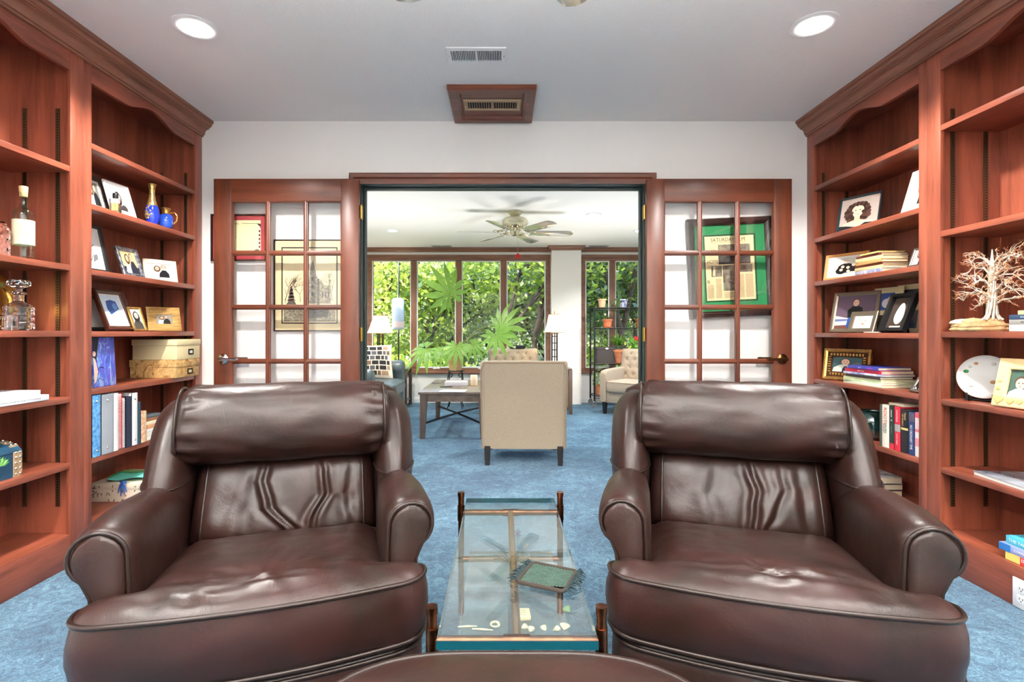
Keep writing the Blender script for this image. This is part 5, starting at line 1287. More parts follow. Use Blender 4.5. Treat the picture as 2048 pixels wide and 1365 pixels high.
upright('book', 'short cream book with a floral spine beside the paper stack', 'book', 282, 293, .0, zF, -1, .172, .15, mat('floral_spine', C(230, 214, 172), .6, col2=C(196, 120, 96), vscale=45))
x, y = onface(312, .01, -1); rr = random.Random(9); zz = zF + .001
for k, (th, c, lab) in enumerate(((.02, (235, 228, 210), 'cream journal, lowest of the journals stacked behind the armchair wing'), (.022, (226, 220, 206), 'white journal second from the shelf in the stack behind the armchair wing'), (.02, (230, 226, 220), 'pale journal in the middle of the stack behind the armchair wing'), (.022, (208, 150, 104), 'orange-edged journal above the middle of the stack behind the wing'), (.02, (232, 218, 190), 'ivory journal just under the brown one in the stack'), (.016, (150, 96, 62), 'brown journal second from the top of the stack'), (.012, (84, 92, 98), 'grey journal topmost of the stack behind the armchair wing'))):
    book('journal', lab, 'book', (x - .09, y - .0 + rr.uniform(-.004, .004), zz), PI / 2, .15, .18, th, flat(*c), group='journals stacked behind the armchair'); zz += th + .0004
# patterned box with papers
FLOR = mat('pressed_flower_paper', C(222, 208, 186), .7)
x = -1.985; zb_ = DKL + .001
t = lidbox('gift_box', 'cream box printed with pressed flowers and leaves on the bottom deck', x - .13, 2.94, zb_, .26, .30, .102, .032, FLOR, FLOR, False)
m = MB(); rr = random.Random(12)
for k in range(26):
    cx, cz, a = rr.uniform(-.12, .12), rr.uniform(.008, .09), rr.uniform(0, PI); L, q_ = rr.uniform(.006, .011), .0032
    pts = [(cx + L * u * math.cos(a) - q_ * v * math.sin(a), cz + L * u * math.sin(a) + q_ * v * math.cos(a)) for u, v in ((-1, 0), (-.3, 1), (.5, .8), (1, 0), (.5, -.8), (-.3, -1))]
    m.flat(pts, -.1512, k % 3)
    pts2 = [(.1312, p[0] * 1.05, p[1]) for p in pts]; m.add(pts2, [tuple(range(6))], (k + 1) % 3)
m.obj('printed_flowers', [flat(110, 84, 62), flat(92, 100, 84), flat(150, 96, 76)], t, smooth=0)
t = thing('papers', 'teal and green papers lying loose on the flower-printed box', 'papers', (x - .12, 2.93, zb_ + .1025), .25)
for k, (c, a, dx, dy) in enumerate((((240, 238, 230), .1, .01, .03), ((150, 190, 120), -.15, -.01, .04), ((60, 170, 110), .05, .0, .0), ((110, 214, 196), -.1, .02, -.05))):
    m = MB(); n = 8; vs = [(-.10 + .2 * i / n, -.07 + .14 * j / n, .002 + .004 * k + .006 * math.sin(i * .8 + k) * (k + 1) * .3 + .003) for j in range(n + 1) for i in range(n + 1)]
    m.add(vs, [(a2, a2 + 1, a2 + n + 2, a2 + n + 1) for j in range(n) for a2 in range(j * (n + 1), j * (n + 1) + n)]); m.obj('paper_sheet', flat(*c), t, smooth=80, loc=(dx, dy, 0), rot=(0, 0, a))
t = thing('blue_ribbon', 'knotted blue ribbon tassel hanging over the edge of the flower-printed box', 'ribbon', (x - .075, 2.785, zb_ + .104))
RIB2 = mat('blue_ribbon', C(38, 84, 160), .5); m = MB()
for dx, l in ((-.014, .05), (-.004, .066), (.008, .06), (.016, .044)): m.tube([(0, .015, .004), (dx * .4, -.004, .005), (dx, -.010, -.015), (dx * 1.6, -.010, -l)], [.003, .005, .004, .002], 6)
m.obj('tails', RIB2, t); m = MB(); m.tube([(-.016, .0, .008), (0, -.006, .012), (.016, 0, .007), (.0, .008, .005)], .005, 6, closed=True); m.obj('knot', RIB2, t)
# --- viewer's left, near case
x, y = onface(47, .07, -1); zb_ = SHL1[1] + .001
t = thing('wine_bottle', 'clear glass bottle with a cork and a cream paper label', 'bottle', (x, y, zb_))
BGL = thin_glass('bottle_glass', (.86, .95, .90), 1.5)
bp_ = [(.0, .004), (.03, .0), (.036, .006), (.037, .012), (.037, .19), (.034, .205), (.025, .217), (.017, .224), (.0150, .235), (.0150, .272), (.0175, .274), (.0175, .286), (.0150, .288)]
m = MB(); m.lathe(bp_, n=36, cap0=False, cap1=False); m.obj('bottle_glass', BGL, t, smooth=60)
m = MB(); m.lathe([(.0, .012), (.0342, .014), (.0342, .045), (0, .046)], n=28, cap0=False, cap1=False); m.obj('liquid', thin_glass('clear_liquid', (.93, .93, .9), 1.33), t, smooth=60)
m = MB(); m.lathe([(.0374, .062), (.0376, .064), (.0376, .166), (.0374, .168)], n=40, cap0=False, cap1=False); m.obj('paper_label', mat('aged_label', C(224, 216, 186), .85, var=.06, vscale=30), t, smooth=60)
lb = MB()
for k in range(6): 
    a0 = -1.02 - .30; z = .10 + .009 * k; wd_ = (.30, .44, .4, .36, .42, .2)[k]
    lb.add([(.0379 * math.cos(a), .0379 * math.sin(a), zz) for zz in (z, z + .0016) for a in [-.93 - wd_ + 2 * wd_ * i / 8 for i in range(9)]], [(i, i + 1, i + 10, i + 9) for i in range(8)])
lb.obj('label_print', flat(176, 166, 130), t, smooth=0)
m = MB(); m.lathe([(.0, .27), (.0135, .27), (.0145, .289), (.0160, .312), (.015, .314), (0, .314)], n=20, cap0=False, cap1=False); m.obj('cork', mat('cork', C(226, 186, 140), .85, var=.12, vscale=60), t, smooth=40)
x, y = onface(-8, .10, -1)
CRY = mat('cut_crystal', (1, 1, 1), .01, trans=1.0, ior=1.52)
t = thing('crystal_jar', 'cut crystal jar at the very edge of view beside the corked bottle', 'jar', (x, y, zb_))
def faceted(prof, n, tw=True): 
    return [[(r * (1 + (.025 if (j + i) % 2 else -.02)) * math.cos(2 * PI * j / n), r * (1 + (.025 if (j + i) % 2 else -.02)) * math.sin(2 * PI * j / n), z) for j in range(n)] for i, (r, z) in enumerate(prof)]
m = MB(); m.loft(faceted([(.034, 0), (.044, .008), (.044, .03), (.044, .05), (.044, .07), (.044, .09), (.044, .11), (.038, .125), (.028, .133)], 20)); m.obj('jar_body', CRY, t, smooth=0)
m = MB(); m.lathe([(.03, .133), (.033, .137), (.025, .147), (.008, .15), (.012, .156), (.006, .164), (0, .165)], n=16, cap1=False); m.obj('lid', CRY, t, smooth=40)
zc_ = SHL1[2] + .001
x, y = onface(38, .085, -1)
t = thing('decanter', 'square cut crystal decanter with a flat faceted stopper', 'decanter', (x, y, zc_), .5)
m = MB(); secs = []
for i, (h_, z) in enumerate(((.036, 0), (.043, .004), (.0435, .018), (.042, .03), (.0435, .042), (.042, .054), (.0435, .066), (.042, .078), (.0435, .09), (.043, .10), (.036, .112), (.022, .120), (.0165, .126))):
    R = rrect(-h_, h_, -h_, h_, h_ * (.22 if i < 10 else .8), 4); secs.append([(a * (1 + .012 * ((j + i) % 2)), b * (1 + .012 * ((j + i) % 2)), z) for j, (a, b) in enumerate(R)])
m.loft(secs); m.obj('body', CRY, t, smooth=0)
m = MB(); m.loft(faceted([(.0165, .126), (.0175, .135), (.0165, .152), (.026, .155), (.027, .162), (.018, .166)], 16)); m.obj('neck', CRY, t, smooth=0)
m = MB(); m.loft(faceted([(.012, .166), (.012, .178), (.02, .184), (.037, .190), (.040, .197), (.040, .208), (.034, .214), (.0, .214)], 20)); m.obj('stopper', CRY, t, smooth=0)
x, y = onface(20, .025, -1)
t = thing('glass_mug', 'small cut glass mug with a loop handle in front of the decanter', 'mug', (x, y, zc_))
m = MB(); m.lathe([(.022, 0), (.025, .004), (.027, .03), (.029, .06), (.028, .062), (.026, .058), (.024, .012), (.0, .010)], n=20, cap1=False); m.obj('cup', CRY, t, smooth=30)
m = MB(); m.tube([(-.012, -.026, .05), (-.02, -.043, .046), (-.022, -.047, .03), (-.018, -.038, .016), (-.012, -.026, .014)], .004, 8); m.obj('handle', CRY, t)
x, y = onface(-14, .21, -1)
t = thing('brass_tray', 'round brass tray leaning on the back of the case behind the decanter', 'tray', (x, y, zc_), RZ(-1), rx=math.radians(-8))
BRT = mat('polished_brass_tray', C(214, 172, 88), .15, 1.0)
def disc(t, R, prof, mt, nme):
    m = MB(); m.lathe(prof, n=48, cap0=False, cap1=False); q = MB(); q.add([(p[0], -p[2], p[1] + R) for p in m.v], m.f); return q.obj(nme, mt, t, smooth=50)
disc(t, .13, [(0, .0), (.085, .0), (.09, .003)], BRT, 'tray_well'); disc(t, .13, [(.088, .002), (.095, .008), (.112, .014), (.124, .018), (.130, .016), (.128, .012), (.11, .008), (.09, .0)], BRT, 'tray_rim')
zd_ = SHL1[3] + .001; yy0 = onface(93, .01, -1)[1]
b_ = book('book', 'lower white paperback of the two lying beside the standards', 'book', (XL - .085, yy0 - .135, zd_), PI / 2, .27, .17, .024, flat(232, 232, 236, .3))
text('J E T H R O  T U L L   b a c k  f r o m  t h e  h e a r t', .009, b_, flat(150, 150, 156), (-.01, -.0868, .012)) if False else None
m = MB(); rr = random.Random(21); xx = -.10
while xx < .10: w_ = rr.uniform(.003, .009); m.box(xx, xx + w_, -.0862, -.0857, .009, .0135); xx += w_ + rr.uniform(.0015, .005)
m.obj('spine_print', flat(150, 152, 160), b_, smooth=0)
b_ = book('book', 'upper white paperback with a black printed strip lying on another', 'book', (XL - .09, yy0 - .16, zd_ + .0245), PI / 2, .255, .165, .022, flat(236, 236, 238, .3))
m = MB(); m.box(-.10, .06, -.0833, -.0827, .006, .016); m.obj('title_strip', flat(38, 36, 40), b_, smooth=0)
m = MB(); rr = random.Random(22); xx = -.095
while xx < .05: w_ = rr.uniform(.003, .009); m.box(xx, xx + w_, -.0837, -.0832, .0085, .0135); xx += w_ + rr.uniform(.0015, .004)
m.obj('spine_print', WHT, b_, smooth=0)
m = MB(); m.box(.066, .084, -.0833, -.0827, .004, .018); m.box(.10, .108, -.0833, -.0827, .004, .018); m.obj('emblem', [flat(190, 120, 80)], b_, smooth=0)
# painted chest with studs
ze_ = SHL1[4] + .001; yc = onface(48, .03, -1)[1]
t = thing('painted_chest', 'small dark blue painted chest with studded leather straps', 'chest', (XL - .125, yc - .125, ze_), PI / 2)
PAINT = mat('painted_chest_blue', C(34, 78, 104), .35, col2=C(22, 50, 72), vscale=10, coat=.3)
prof = [(-.09, 0), (.09, 0), (.09, .10), (.07, .128), (.03, .142), (-.03, .142), (-.07, .128), (-.09, .10)]
m = MB(); m.poly([(a, min(b, .098)) for a, b in prof if b <= .1], (-.12, .12), 'x'); m.obj('chest_body', PAINT, t)
m = MB(); m.poly([(.091, .100), (.091, .106), (.071, .130), (.03, .144), (-.03, .144), (-.071, .130), (-.091, .106), (-.091, .100)], (-.12, .12), 'x'); m.obj('chest_lid', PAINT, t)
ST = mat('tan_strap', C(165, 138, 105), .6, var=.2, vscale=40)
sp_ = [(a * 1.03, b * 1.02 - .001 if b else b) for a, b in prof]
for xa in (.082, -.118):
    m = MB(); m.poly(sp_, (xa, xa + .037), 'x'); m.obj('strap', ST, t)
    m = MB()
    path = [(-.0935, .012), (-.0935, .035), (-.0935, .058), (-.0935, .08), (-.0935, .10)]
    for ys, zs2 in path + [(-.0735, .131), (-.05, .140), (-.02, .146), (.01, .146), (.04, .144)]:
        for dx in (.009, .028):
            nrm = Vector((0, -1, 0)) if zs2 < .12 else Vector((0, -.3, 1)).normalized()
            l = MB(); l.lathe([(.0055, 0), (.0045, .003), (.002, .0045), (0, .0048)], n=8, cap0=False, cap1=False)
            q = nrm.to_track_quat('Z', 'Y'); m.add([tuple(q @ Vector(p) + Vector((xa + dx, ys, zs2))) for p in l.v], l.f)
    for zs2 in (.02, .05, .08):
        if xa > 0:
            for ys in (-.07, -.04): 
                l = MB(); l.lathe([(.0055, 0), (.0045, .003), (0, .0048)], n=8, cap0=False, cap1=False); m.add([(.1195 + p[2], ys + p[0], zs2 + p[1]) for p in l.v], l.f)
    m.obj('studs', mat('stud_silver', C(210, 200, 185), .25, 1.0), t, smooth=60, kind='stuff')
m = MB()
for k in range(9):
    a = .25 + k * .3; L = .05; cx, cz = .02, .06
    m.flat([(cx, cz), (cx + L * .5 * math.cos(a) - .008 * math.sin(a), cz + L * .4 * math.sin(a) + .008 * math.cos(a)), (cx + L * math.cos(a), cz + L * .8 * math.sin(a)), (cx + L * .5 * math.cos(a) + .008 * math.sin(a), cz + L * .4 * math.sin(a) - .008 * math.cos(a))], -.0912 - k * .0002, k % 2)
m.obj('painted_palm', [flat(70, 150, 90), flat(150, 190, 96)], t, smooth=0)
# --- viewer's right, far case
zB, zC, zD, zE, zF = SHR2[1:]
GLB = flat(70, 82, 90, .1)
rr = random.Random(31); HR = (56, 36, 30); HR2 = (84, 56, 44)
cur = [(circ(.47, .50, .30, 20, 1.05), HR)] + [(circ(.47 + .29 * math.cos(a), .50 + .31 * math.sin(a), rr.uniform(.06, .09), 9), HR if k % 2 else HR2) for k, a in enumerate([k * .33 for k in range(19)])]
cur += [([(.06, .0), (.12, .17), (.38, .26), (.56, .26), (.9, .16), (.94, 0)], (232, 192, 160)), ([(0, 0), (.0, .12), (.2, .10), (.52, .02), (.7, .14), (1, .1), (1, 0)], (26, 32, 38)), ([(.40, .2), (.56, .2), (.55, .4), (.41, .4)], (222, 180, 148)), (circ(.48, .55, .165, 18, 1.2), (238, 200, 170))]
cur += [(circ(.42, .58, .022, 8, .7), (50, 34, 30)), (circ(.54, .58, .022, 8, .7), (50, 34, 30)), ([(.42, .46), (.48, .435), (.54, .46), (.48, .452)], (190, 84, 80))] + [(circ(.36 + .05 * k, .75 + .02 * (k % 2), .05, 9), HR2 if k % 2 else HR) for k in range(6)] + [(circ(.32, .5, .06, 9), HR2), (circ(.645, .5, .06, 9), HR), (circ(.31, .4, .07, 9), HR), (circ(.66, .38, .07, 9), HR2)]
pframe('picture_frame', 'glass photo frame with a portrait of a curly-haired sitter in a dark top', 'picture frame', 1714, .085, zB, 1, .235, .215, .012, .014, mat('black_glass_frame', (.02, .03, .034), .05, coat=.8), 13, 26, None, 0, cur, (176, 160, 150))
pframe('picture_frame', 'white frame seen edge-on at the near end of the portrait shelf', 'picture frame', 1832, .065, zB, 1, .16, .23, .03, .018, mat('whitewashed_frame', C(232, 224, 205), .5), 17, 2, PAPER, .01, couple(), (200, 195, 190))
pframe('picture_frame', 'honey wood landscape frame with a group in black outfits', 'picture frame', 1690, .10, zC, 1, .25, .165, .016, .016, mat('honey_wood', C(206, 146, 84), .35, coat=.3), 12, 28, PAPER, .012, [(circ(.5, .4, .26, 14, 1.1), (26, 24, 26)), (circ(.35, .25, .16, 12, 1.2), (26, 24, 26)), (circ(.72, .36, .15, 12, 1.3), (26, 24, 26))] + [(circ(a, b, .055, 10, 1.5), (232, 196, 170)) for a, b in ((.5, .74), (.4, .48), (.56, .42), (.72, .55), (.36, .3), (.58, .2))], (214, 208, 196))
# stack of old hardbacks: spine corner towards the camera
def stack(px_corner, d, s, z, items, W, Dp, name, cat, group, twist=0):
    x, yc_ = onface(px_corner, d, s); zz = z + .001
    for k, (th, col, lab, w, tt) in enumerate(items):
        wl = w * W
        o = book(name, lab, cat, (x + Dp / 2 + (k % 3) * .003, yc_ + wl / 2 + ((k * 7) % 3) * .004 + (W - wl) * .4, zz), -PI / 2 + twist + .03 * ((k * 5) % 3 - 1), wl, Dp, th, col, group=group, titles=tt); zz += th + .0004
stack(1765, .02, 1, zC, [
    (.021, mat('white_blue_cover', C(220, 222, 232), .5, col2=C(70, 84, 150), vscale=30), 'white and blue hardback, lowest of the tan stack', 1.0, ()),
    (.018, flat(214, 190, 140), 'straw-coloured hardback on the blue and white one', .98, ()),
    (.013, flat(120, 52, 34), 'thin red-brown hardback in the tan stack', .99, ()),
    (.018, flat(204, 156, 96), 'ochre hardback in the middle of the tan stack', .96, ()),
    (.020, flat(222, 204, 150), 'pale tan hardback above the ochre one', .94, ()),
    (.013, flat(110, 42, 40), 'maroon hardback second from the top of the tan stack', .9, ()),
    (.009, flat(224, 204, 120), 'thin yellow paperback topmost of the tan stack', .68, ())], .215, .145, 'book', 'book', 'hardbacks stacked before the honey wood frame')
pframe('picture_frame', 'small silver frame with two people beside the tan book stack', 'picture frame', 1836, .055, zC, 1, .12, .105, .012, .010, SILV, 20, 0, None, 0, couple((30, 30, 34), (225, 200, 205)), (170, 160, 160))
boy = [([(0, 0), (1, 0), (1, .12), (0, .1)], (120, 76, 66)), ([(0, .1), (.35, .12), (.34, .32), (0, .4)], (232, 220, 216)), ([(0, .22), (.34, .24), (.34, .3), (0, .3)], (110, 120, 160))] + [([(.3, .05), (.62, .05), (.66, .36), (.34, .36)], (40, 84, 158)), ([(.32, .34), (.7, .34), (.68, .62), (.55, .7), (.42, .68), (.3, .56)], (30, 34, 32))] + head(.5, .78, .085, (236, 190, 164), (92, 70, 58), 1.15)
pframe('picture_frame', 'large pewter frame with a photo of a boy in jeans on steps', 'picture frame', 1705, .10, zD, 1, .27, .255, .024, .014, PEWT, 14, 26, None, 0, boy, (104, 84, 100))
pframe('picture_frame', 'small engraved pewter frame with a sleeping baby photo', 'picture frame', 1721, .035, zD, 1, .155, .128, .026, .012, PEWT, 20, 18, None, 0, [(circ(.48, .5, .34, 18, 1.1), (240, 208, 184)), (circ(.5, .36, .08, 10, .8), (196, 120, 104)), (circ(.42, .6, .05, 10, .5), (170, 120, 100)), (circ(.62, .58, .05, 10, .5), (170, 120, 100)), ([(.7, 0), (1, 0), (1, 1), (.85, 1)], (190, 232, 222))], (236, 240, 238))
def collage(label, px, d, w, h, prints, tw):
    x, y = onface(px, d, 1); t = thing('collage_frame', label, 'picture frame', (x, y, zD + .001), RZ(1, tw), rx=math.radians(-7))
    m = MB(); m.box(-w / 2, w / 2, -.006, 0, 0, h); m.obj('cream_board', CREAM, t, bevel=.001)
    for cx, cz, pw, ph, shp, bgc in prints: photo_part(t, pw, ph, cz - ph / 2, -.0066, shp, bgc).location = (cx, 0, 0)
baby = [(circ(.5, .4, .4, 14, .7), (214, 214, 220)), (circ(.66, .6, .17, 12), (222, 180, 165))]
collage('cream collage frame of two prints behind the baby frame', 1770, .185, .19, .262, [(0, .18, .09, .10, baby, (52, 84, 150)), (0, .06, .115, .085, [(circ(.6, .5, .2, 12), (196, 150, 120)), (circ(.4, .3, .3, 12), (84, 60, 50))], (66, 56, 44))], 8)
collage('cream collage frame of two prints behind the black shadow box', 1816, .235, .19, .272, [(.0, .2, .10, .085, [(circ(.5, .3, .35, 12), (30, 40, 70))], (60, 66, 76)), (0, .075, .11, .10, bust(.5, .5, .4, (60, 80, 120)) + head(.5, .66, .14, (200, 156, 130), (40, 32, 30), 1.1), (96, 100, 116))], 5)
t = pframe('shadow_box', 'deep black shadow box frame with a white footprint cast', 'shadow box', 1787, .035, zD, 1, .145, .215, .018, .03, BLKW, 24, 8, None, 0, [([(.2, 0), (.85, 0), (.85, .1), (.2, .1)], (222, 212, 190))], (66, 54, 48), prof=lambda bw, dp: [(0, 0), (0, -dp), (bw, -dp), (bw, -dp * .25)])
m = MB(); m.loft([[(.005 + cx + a, -.010 + k, z) for a, z in [(.024 * math.cos(u) * (1 - .25 * math.sin(u)) * f, .105 + .062 * math.sin(u) * f) for u in [2 * PI * j / 22 for j in range(22)]]] for k, f, cx in ((0, 1, 0), (-.004, .95, 0), (-.006, .8, 0))]); m.obj('footprint_cast', mat('plaster', C(236, 230, 215), .8), t, smooth=50)
x, y = onface(1746, .02, 1)
t = thing('card', 'pale pink card lying flat at the shelf edge before the shadow box', 'card', (x + .02, y, zD + .001), RZ(1)); m = MB(); m.box(-.06, .06, -.03, .03, 0, .005); m.obj('card_sheet', flat(244, 214, 206), t, bevel=.0008); m = MB(); m.box(-.05, .05, -.024, .026, .005, .0056); m.obj('inner_leaf', PAPER, t)
# gilt frame with beads
t = pframe('picture_frame', 'gilt frame with a beaded inner border and a photo of someone in a pale jacket', 'picture frame', 1692, .10, zE, 1, .275, .198, .022, .018, GOLD, 9, 28, None, 0, [], (30, 28, 26))
m = MB(); w_, h_ = .275 - .044, .198 - .044
rg = MB(); rg.ring(w_ - .0, h_, [(0, -.010), (.03, -.006), (.032, -.004)], z0=.022); rg.obj('dark_border', mat('brown_border', C(84, 48, 26), .4, .4), t)
for k in range(11):
    for zz in (.038, .198 - .038): 
        cx = -w_ / 2 + .024 + (w_ - .048) * k / 10; m.obox((cx, -.012, zz), (.010, .010, .016), Matrix.Rotation(0, 3, 'X'))
for k in range(1, 8):
    for cx in (-w_ / 2 + .016, w_ / 2 - .016): m.obox((cx, -.012, .038 + (h_ - .032) * k / 8), (.016, .010, .009), Matrix.Rotation(0, 3, 'X'))
m.obj('beaded_moulding', GOLD, t, bevel=.003)
photo_part(t, w_ - .064, h_ - .064, .054, -.0064, bust(.42, .5, .42, (214, 222, 204)) + bust(.46, .4, .12, (40, 60, 84)) + head(.45, .68, .16, (226, 184, 158), (70, 52, 42), 1.25) + [(circ(.85, .4, .2, 12, 1.4), (110, 106, 108))], (60, 92, 96))
RD = flat(196, 40, 70, .35); WT = flat(238, 236, 232, .4)
stack(1762, .02, 1, zE, [
    (.018, flat(228, 232, 210, .4), 'white and green softback, lowest of the big book stack', 1.0, ()),
    (.010, mat('green_white', C(140, 190, 90), .4, col2=C(236, 240, 220), vscale=9), 'thin lime green softback in the big book stack', .98, ()),
    (.013, flat(222, 224, 180, .4), 'pale yellow softback in the big book stack', .99, ()),
    (.015, flat(58, 48, 46, .4), 'black hardback in the middle of the big book stack', .9, ()),
    (.012, mat('blue_photo_spine', C(96, 120, 180), .35, col2=C(226, 230, 240), vscale=26), 'blue and white picture book under the red one', .97, ()),
    (.020, RD, 'red hardback with a white script title', .92, [('Julia Lives', .0125, WT, -.01)]),
    (.017, mat('blue_purple_spine', C(64, 70, 160), .35), 'blue hardback with a magenta end topmost of the big book stack', .80, [('Renaissance', .009, flat(226, 60, 150), .06), ('dictionary', .006, WT, -.02)])], .30, .185, 'book', 'book', 'large books stacked before the gilt frame', .04)
x, y = onface(1830, .025, 1)
t = pframe('silver_ornament_frame', 'small silver frame with two round bosses leaning at the near end of the shelf', 'picture frame', 1833, .03, zE, 1, .075, .095, .014, .012, SILV, 34, 0, None, 0, [], (30, 30, 32))
for cx in (-.018, .018): disc_ = MB(); disc_.lathe([(.013, 0), (.011, .004), (.006, .006), (0, .0065)], n=16, cap0=False, cap1=False); q = MB(); q.add([(p[0] + cx, -.006 - p[2], p[1] + .022) for p in disc_.v], disc_.f); q.obj('boss', NICK, t, smooth=50)
# bowl and paperbacks
x, y = onface(1742, .10, 1)
t = thing('glass_bowl', 'dark green glossy glass bowl beside the paperbacks', 'bowl', (x + .01, y + .005, zF + .001))
m = MB(); m.lathe([(.05, 0), (.065, .004), (.088, .03), (.097, .07), (.094, .11), (.082, .138), (.074, .148), (.078, .156), (.074, .158), (.068, .148), (.085, .10), (.085, .06), (.05, .012), (0, .01)], n=40, cap1=False); m.obj('bowl_body', mat('bottle_green_glass', (.008, .03, .026), .04, coat=1.0, spec=.9), t, smooth=60)
m = MB(); m.lathe([(.046, -.0), (.052, .001), (.05, .006)], n=30, cap0=False, cap1=False); m.obj('foot_ring', BLKW, t)
BG = 'paperbacks standing by the green bowl'
blk = flat(30, 30, 34, .4); nav = flat(40, 58, 104, .4); red_ = flat(206, 44, 62, .4); grn = flat(38, 54, 48, .4); gld = flat(214, 190, 120, .4)
T_ = lambda b, s, m_, z, x=0, sx=1.0: (b, s, m_, z, x, sx)
upright('book', 'thin dark-spined book first of the upright paperbacks after the bowl', 'book', 1759, 1764, .015, zF, 1, .222, .155, flat(70, 74, 66), BG, titles=[T_('NORTHERN LIGHTS', .008, WT, .13)] if False else ())
upright('book', 'white-spined book titled in red block letters', 'book', 1764.3, 1778.5, .015, zF, 1, .224, .16, flat(236, 228, 212, .5), BG, titles=[T_('ROOTS', .030, flat(196, 60, 44), .165, .0, .62 * 1.5), T_('ALEX', .016, INK, .098, .004, 1.25), T_('HALEY', .016, INK, .098, -.010, 1.0)])
upright('book', 'slim dark green spine between the white and red ones', 'book', 1779, 1788.3, .015, zF, 1, .226, .15, grn, BG, titles=[T_('DREAMS', .010, WT, .185), T_('II', .018, WT, .15), T_('CORNWELL', .008, flat(150, 180, 160), .10)], spine2=[(0, .03, red_)])
upright('book', 'red spine with a grey portrait panel across its middle', 'book', 1788.8, 1801, .015, zF, 1, .226, .16, red_, BG, titles=[T_('LINCOLN', .014, WT, .178), T_('DAVID HERBERT', .008, WT, .058)], spine2=[(.098, .135, flat(160, 156, 150))])
upright('book', 'black spine with a gold band', 'book', 1801.5, 1816.5, .015, zF, 1, .218, .17, blk, BG, titles=[T_('TEAM', .015, gld, .185, .006), T_('OF RIVALS', .013, gld, .165, -.009)], spine2=[(.115, .126, gld)])
upright('book', 'navy spine with tall white condensed lettering', 'book', 1817, 1829.5, .015, zF, 1, .212, .155, nav, BG, titles=[T_('NO ORDINARY TIME', .021, WT, .088, .0, .62)], spine2=[(.165, .207, flat(84, 78, 96))])
upright('book', 'white spine with pink bands nearest the cabinet upright', 'book', 1830, 1841.5, .015, zF, 1, .215, .15, flat(240, 232, 232, .4), BG, titles=[T_('CRUSADE', .012, flat(240, 150, 160), .165)], spine2=[(.12, .135, flat(236, 130, 140)), (.05, .09, flat(240, 150, 156)), (.19, .215, flat(222, 90, 104))])
x, y = onface(1806, .06, 1)
book('book', 'cream paperback lying across the tops of the upright paperbacks', 'book', (x + .02, y + .0, zF + .2285), -PI / 2, .10, .11, .012, flat(214, 200, 176))
stack(1752, .06, 1, DKR, [(.034, flat(60, 56, 54), 'dark hardback, lowest of the three on the bottom deck', 1, ()), (.034, blk, 'black hardback between the other two on the bottom deck', 1, ()), (.036, mat('grey_print_cover', C(110, 110, 112), .4, col2=C(220, 220, 220), vscale=22), 'grey-covered hardback on top of the three on the bottom deck', .98, ())], .22, .15, 'book', 'book', 'hardbacks on the bottom deck behind the armchair')
# --- viewer's right, near case
zb_ = SHR1[2] + .001
x, y = onface(1960, .065, 1)
t = thing('wire_tree', 'bare twisted-wire tree sculpture on a rough tan rock base', 'sculpture', (x, y, zb_), -PI / 2)
ROCK = mat('tan_rock', C(206, 172, 126), .9, col2=C(150, 110, 72), vscale=16, bump=1.0, bscale=40, bdist=.01)
m = MB(); secs = []
for i, (f, z) in enumerate(((.95, 0), (1.04, .008), (.97, .018), (1.0, .022), (.93, .032), (.74, .036), (.70, .046), (.52, .050), (.2, .054))):
    ring = []
    for j in range(36):
        a = 2 * PI * j / 36; r = 1 + .16 * nz(math.cos(a) * 2, math.sin(a) * 2, z * 8, 1.4, 5) + .05 * nz(math.cos(a) * 6, math.sin(a) * 6, z * 30, 1.5, 8)
        ring.append((.125 * f * r * math.cos(a) + .0, .065 * f * r * math.sin(a), z * (1 + .25 * nz(math.cos(a), math.sin(a), 0, 1.5, 2))))
    secs.append(ring)
m.loft(secs); m.obj('rock_base', ROCK, t, smooth=25)
m = MB(); m.loft([[(-.075 + .055 * f * math.cos(a), -.01 + .035 * f * math.sin(a), z) for a in [2 * PI * j / 20 for j in range(20)]] for f, z in ((.8, .028), (1, .037), (.9, .046), (.55, .053), (.1, .056))]); m.obj('flat_stone', mat('pale_stone', C(226, 206, 170), .85, var=.1, vscale=20), t, smooth=50)
WIRE = mat('tree_wire', C(214, 202, 186), .45, .4, var=.25, vscale=50); WTIP = mat('tree_wire_tip', C(206, 150, 112), .5, .6)
trunk0 = Vector((.055, 0, .048))
m = MB()
for k in range(9):
    ph = 2 * PI * k / 9
    m.tube([trunk0 + Vector((math.cos(ph + u * 2.2) * r, math.sin(ph + u * 2.2) * r, u * .30)) for u, r in ((0, .034), (.03, .024), (.08, .017), (.2, .014), (.4, .012), (.6, .009), (.75, .006), (.9, .0025), (1, .001))], [.0055, .0052, .005, .0048, .0044, .0038, .003, .0022, .0012], 6)
m.obj('wire_trunk', WIRE, t, smooth=80)
rr = random.Random(17)
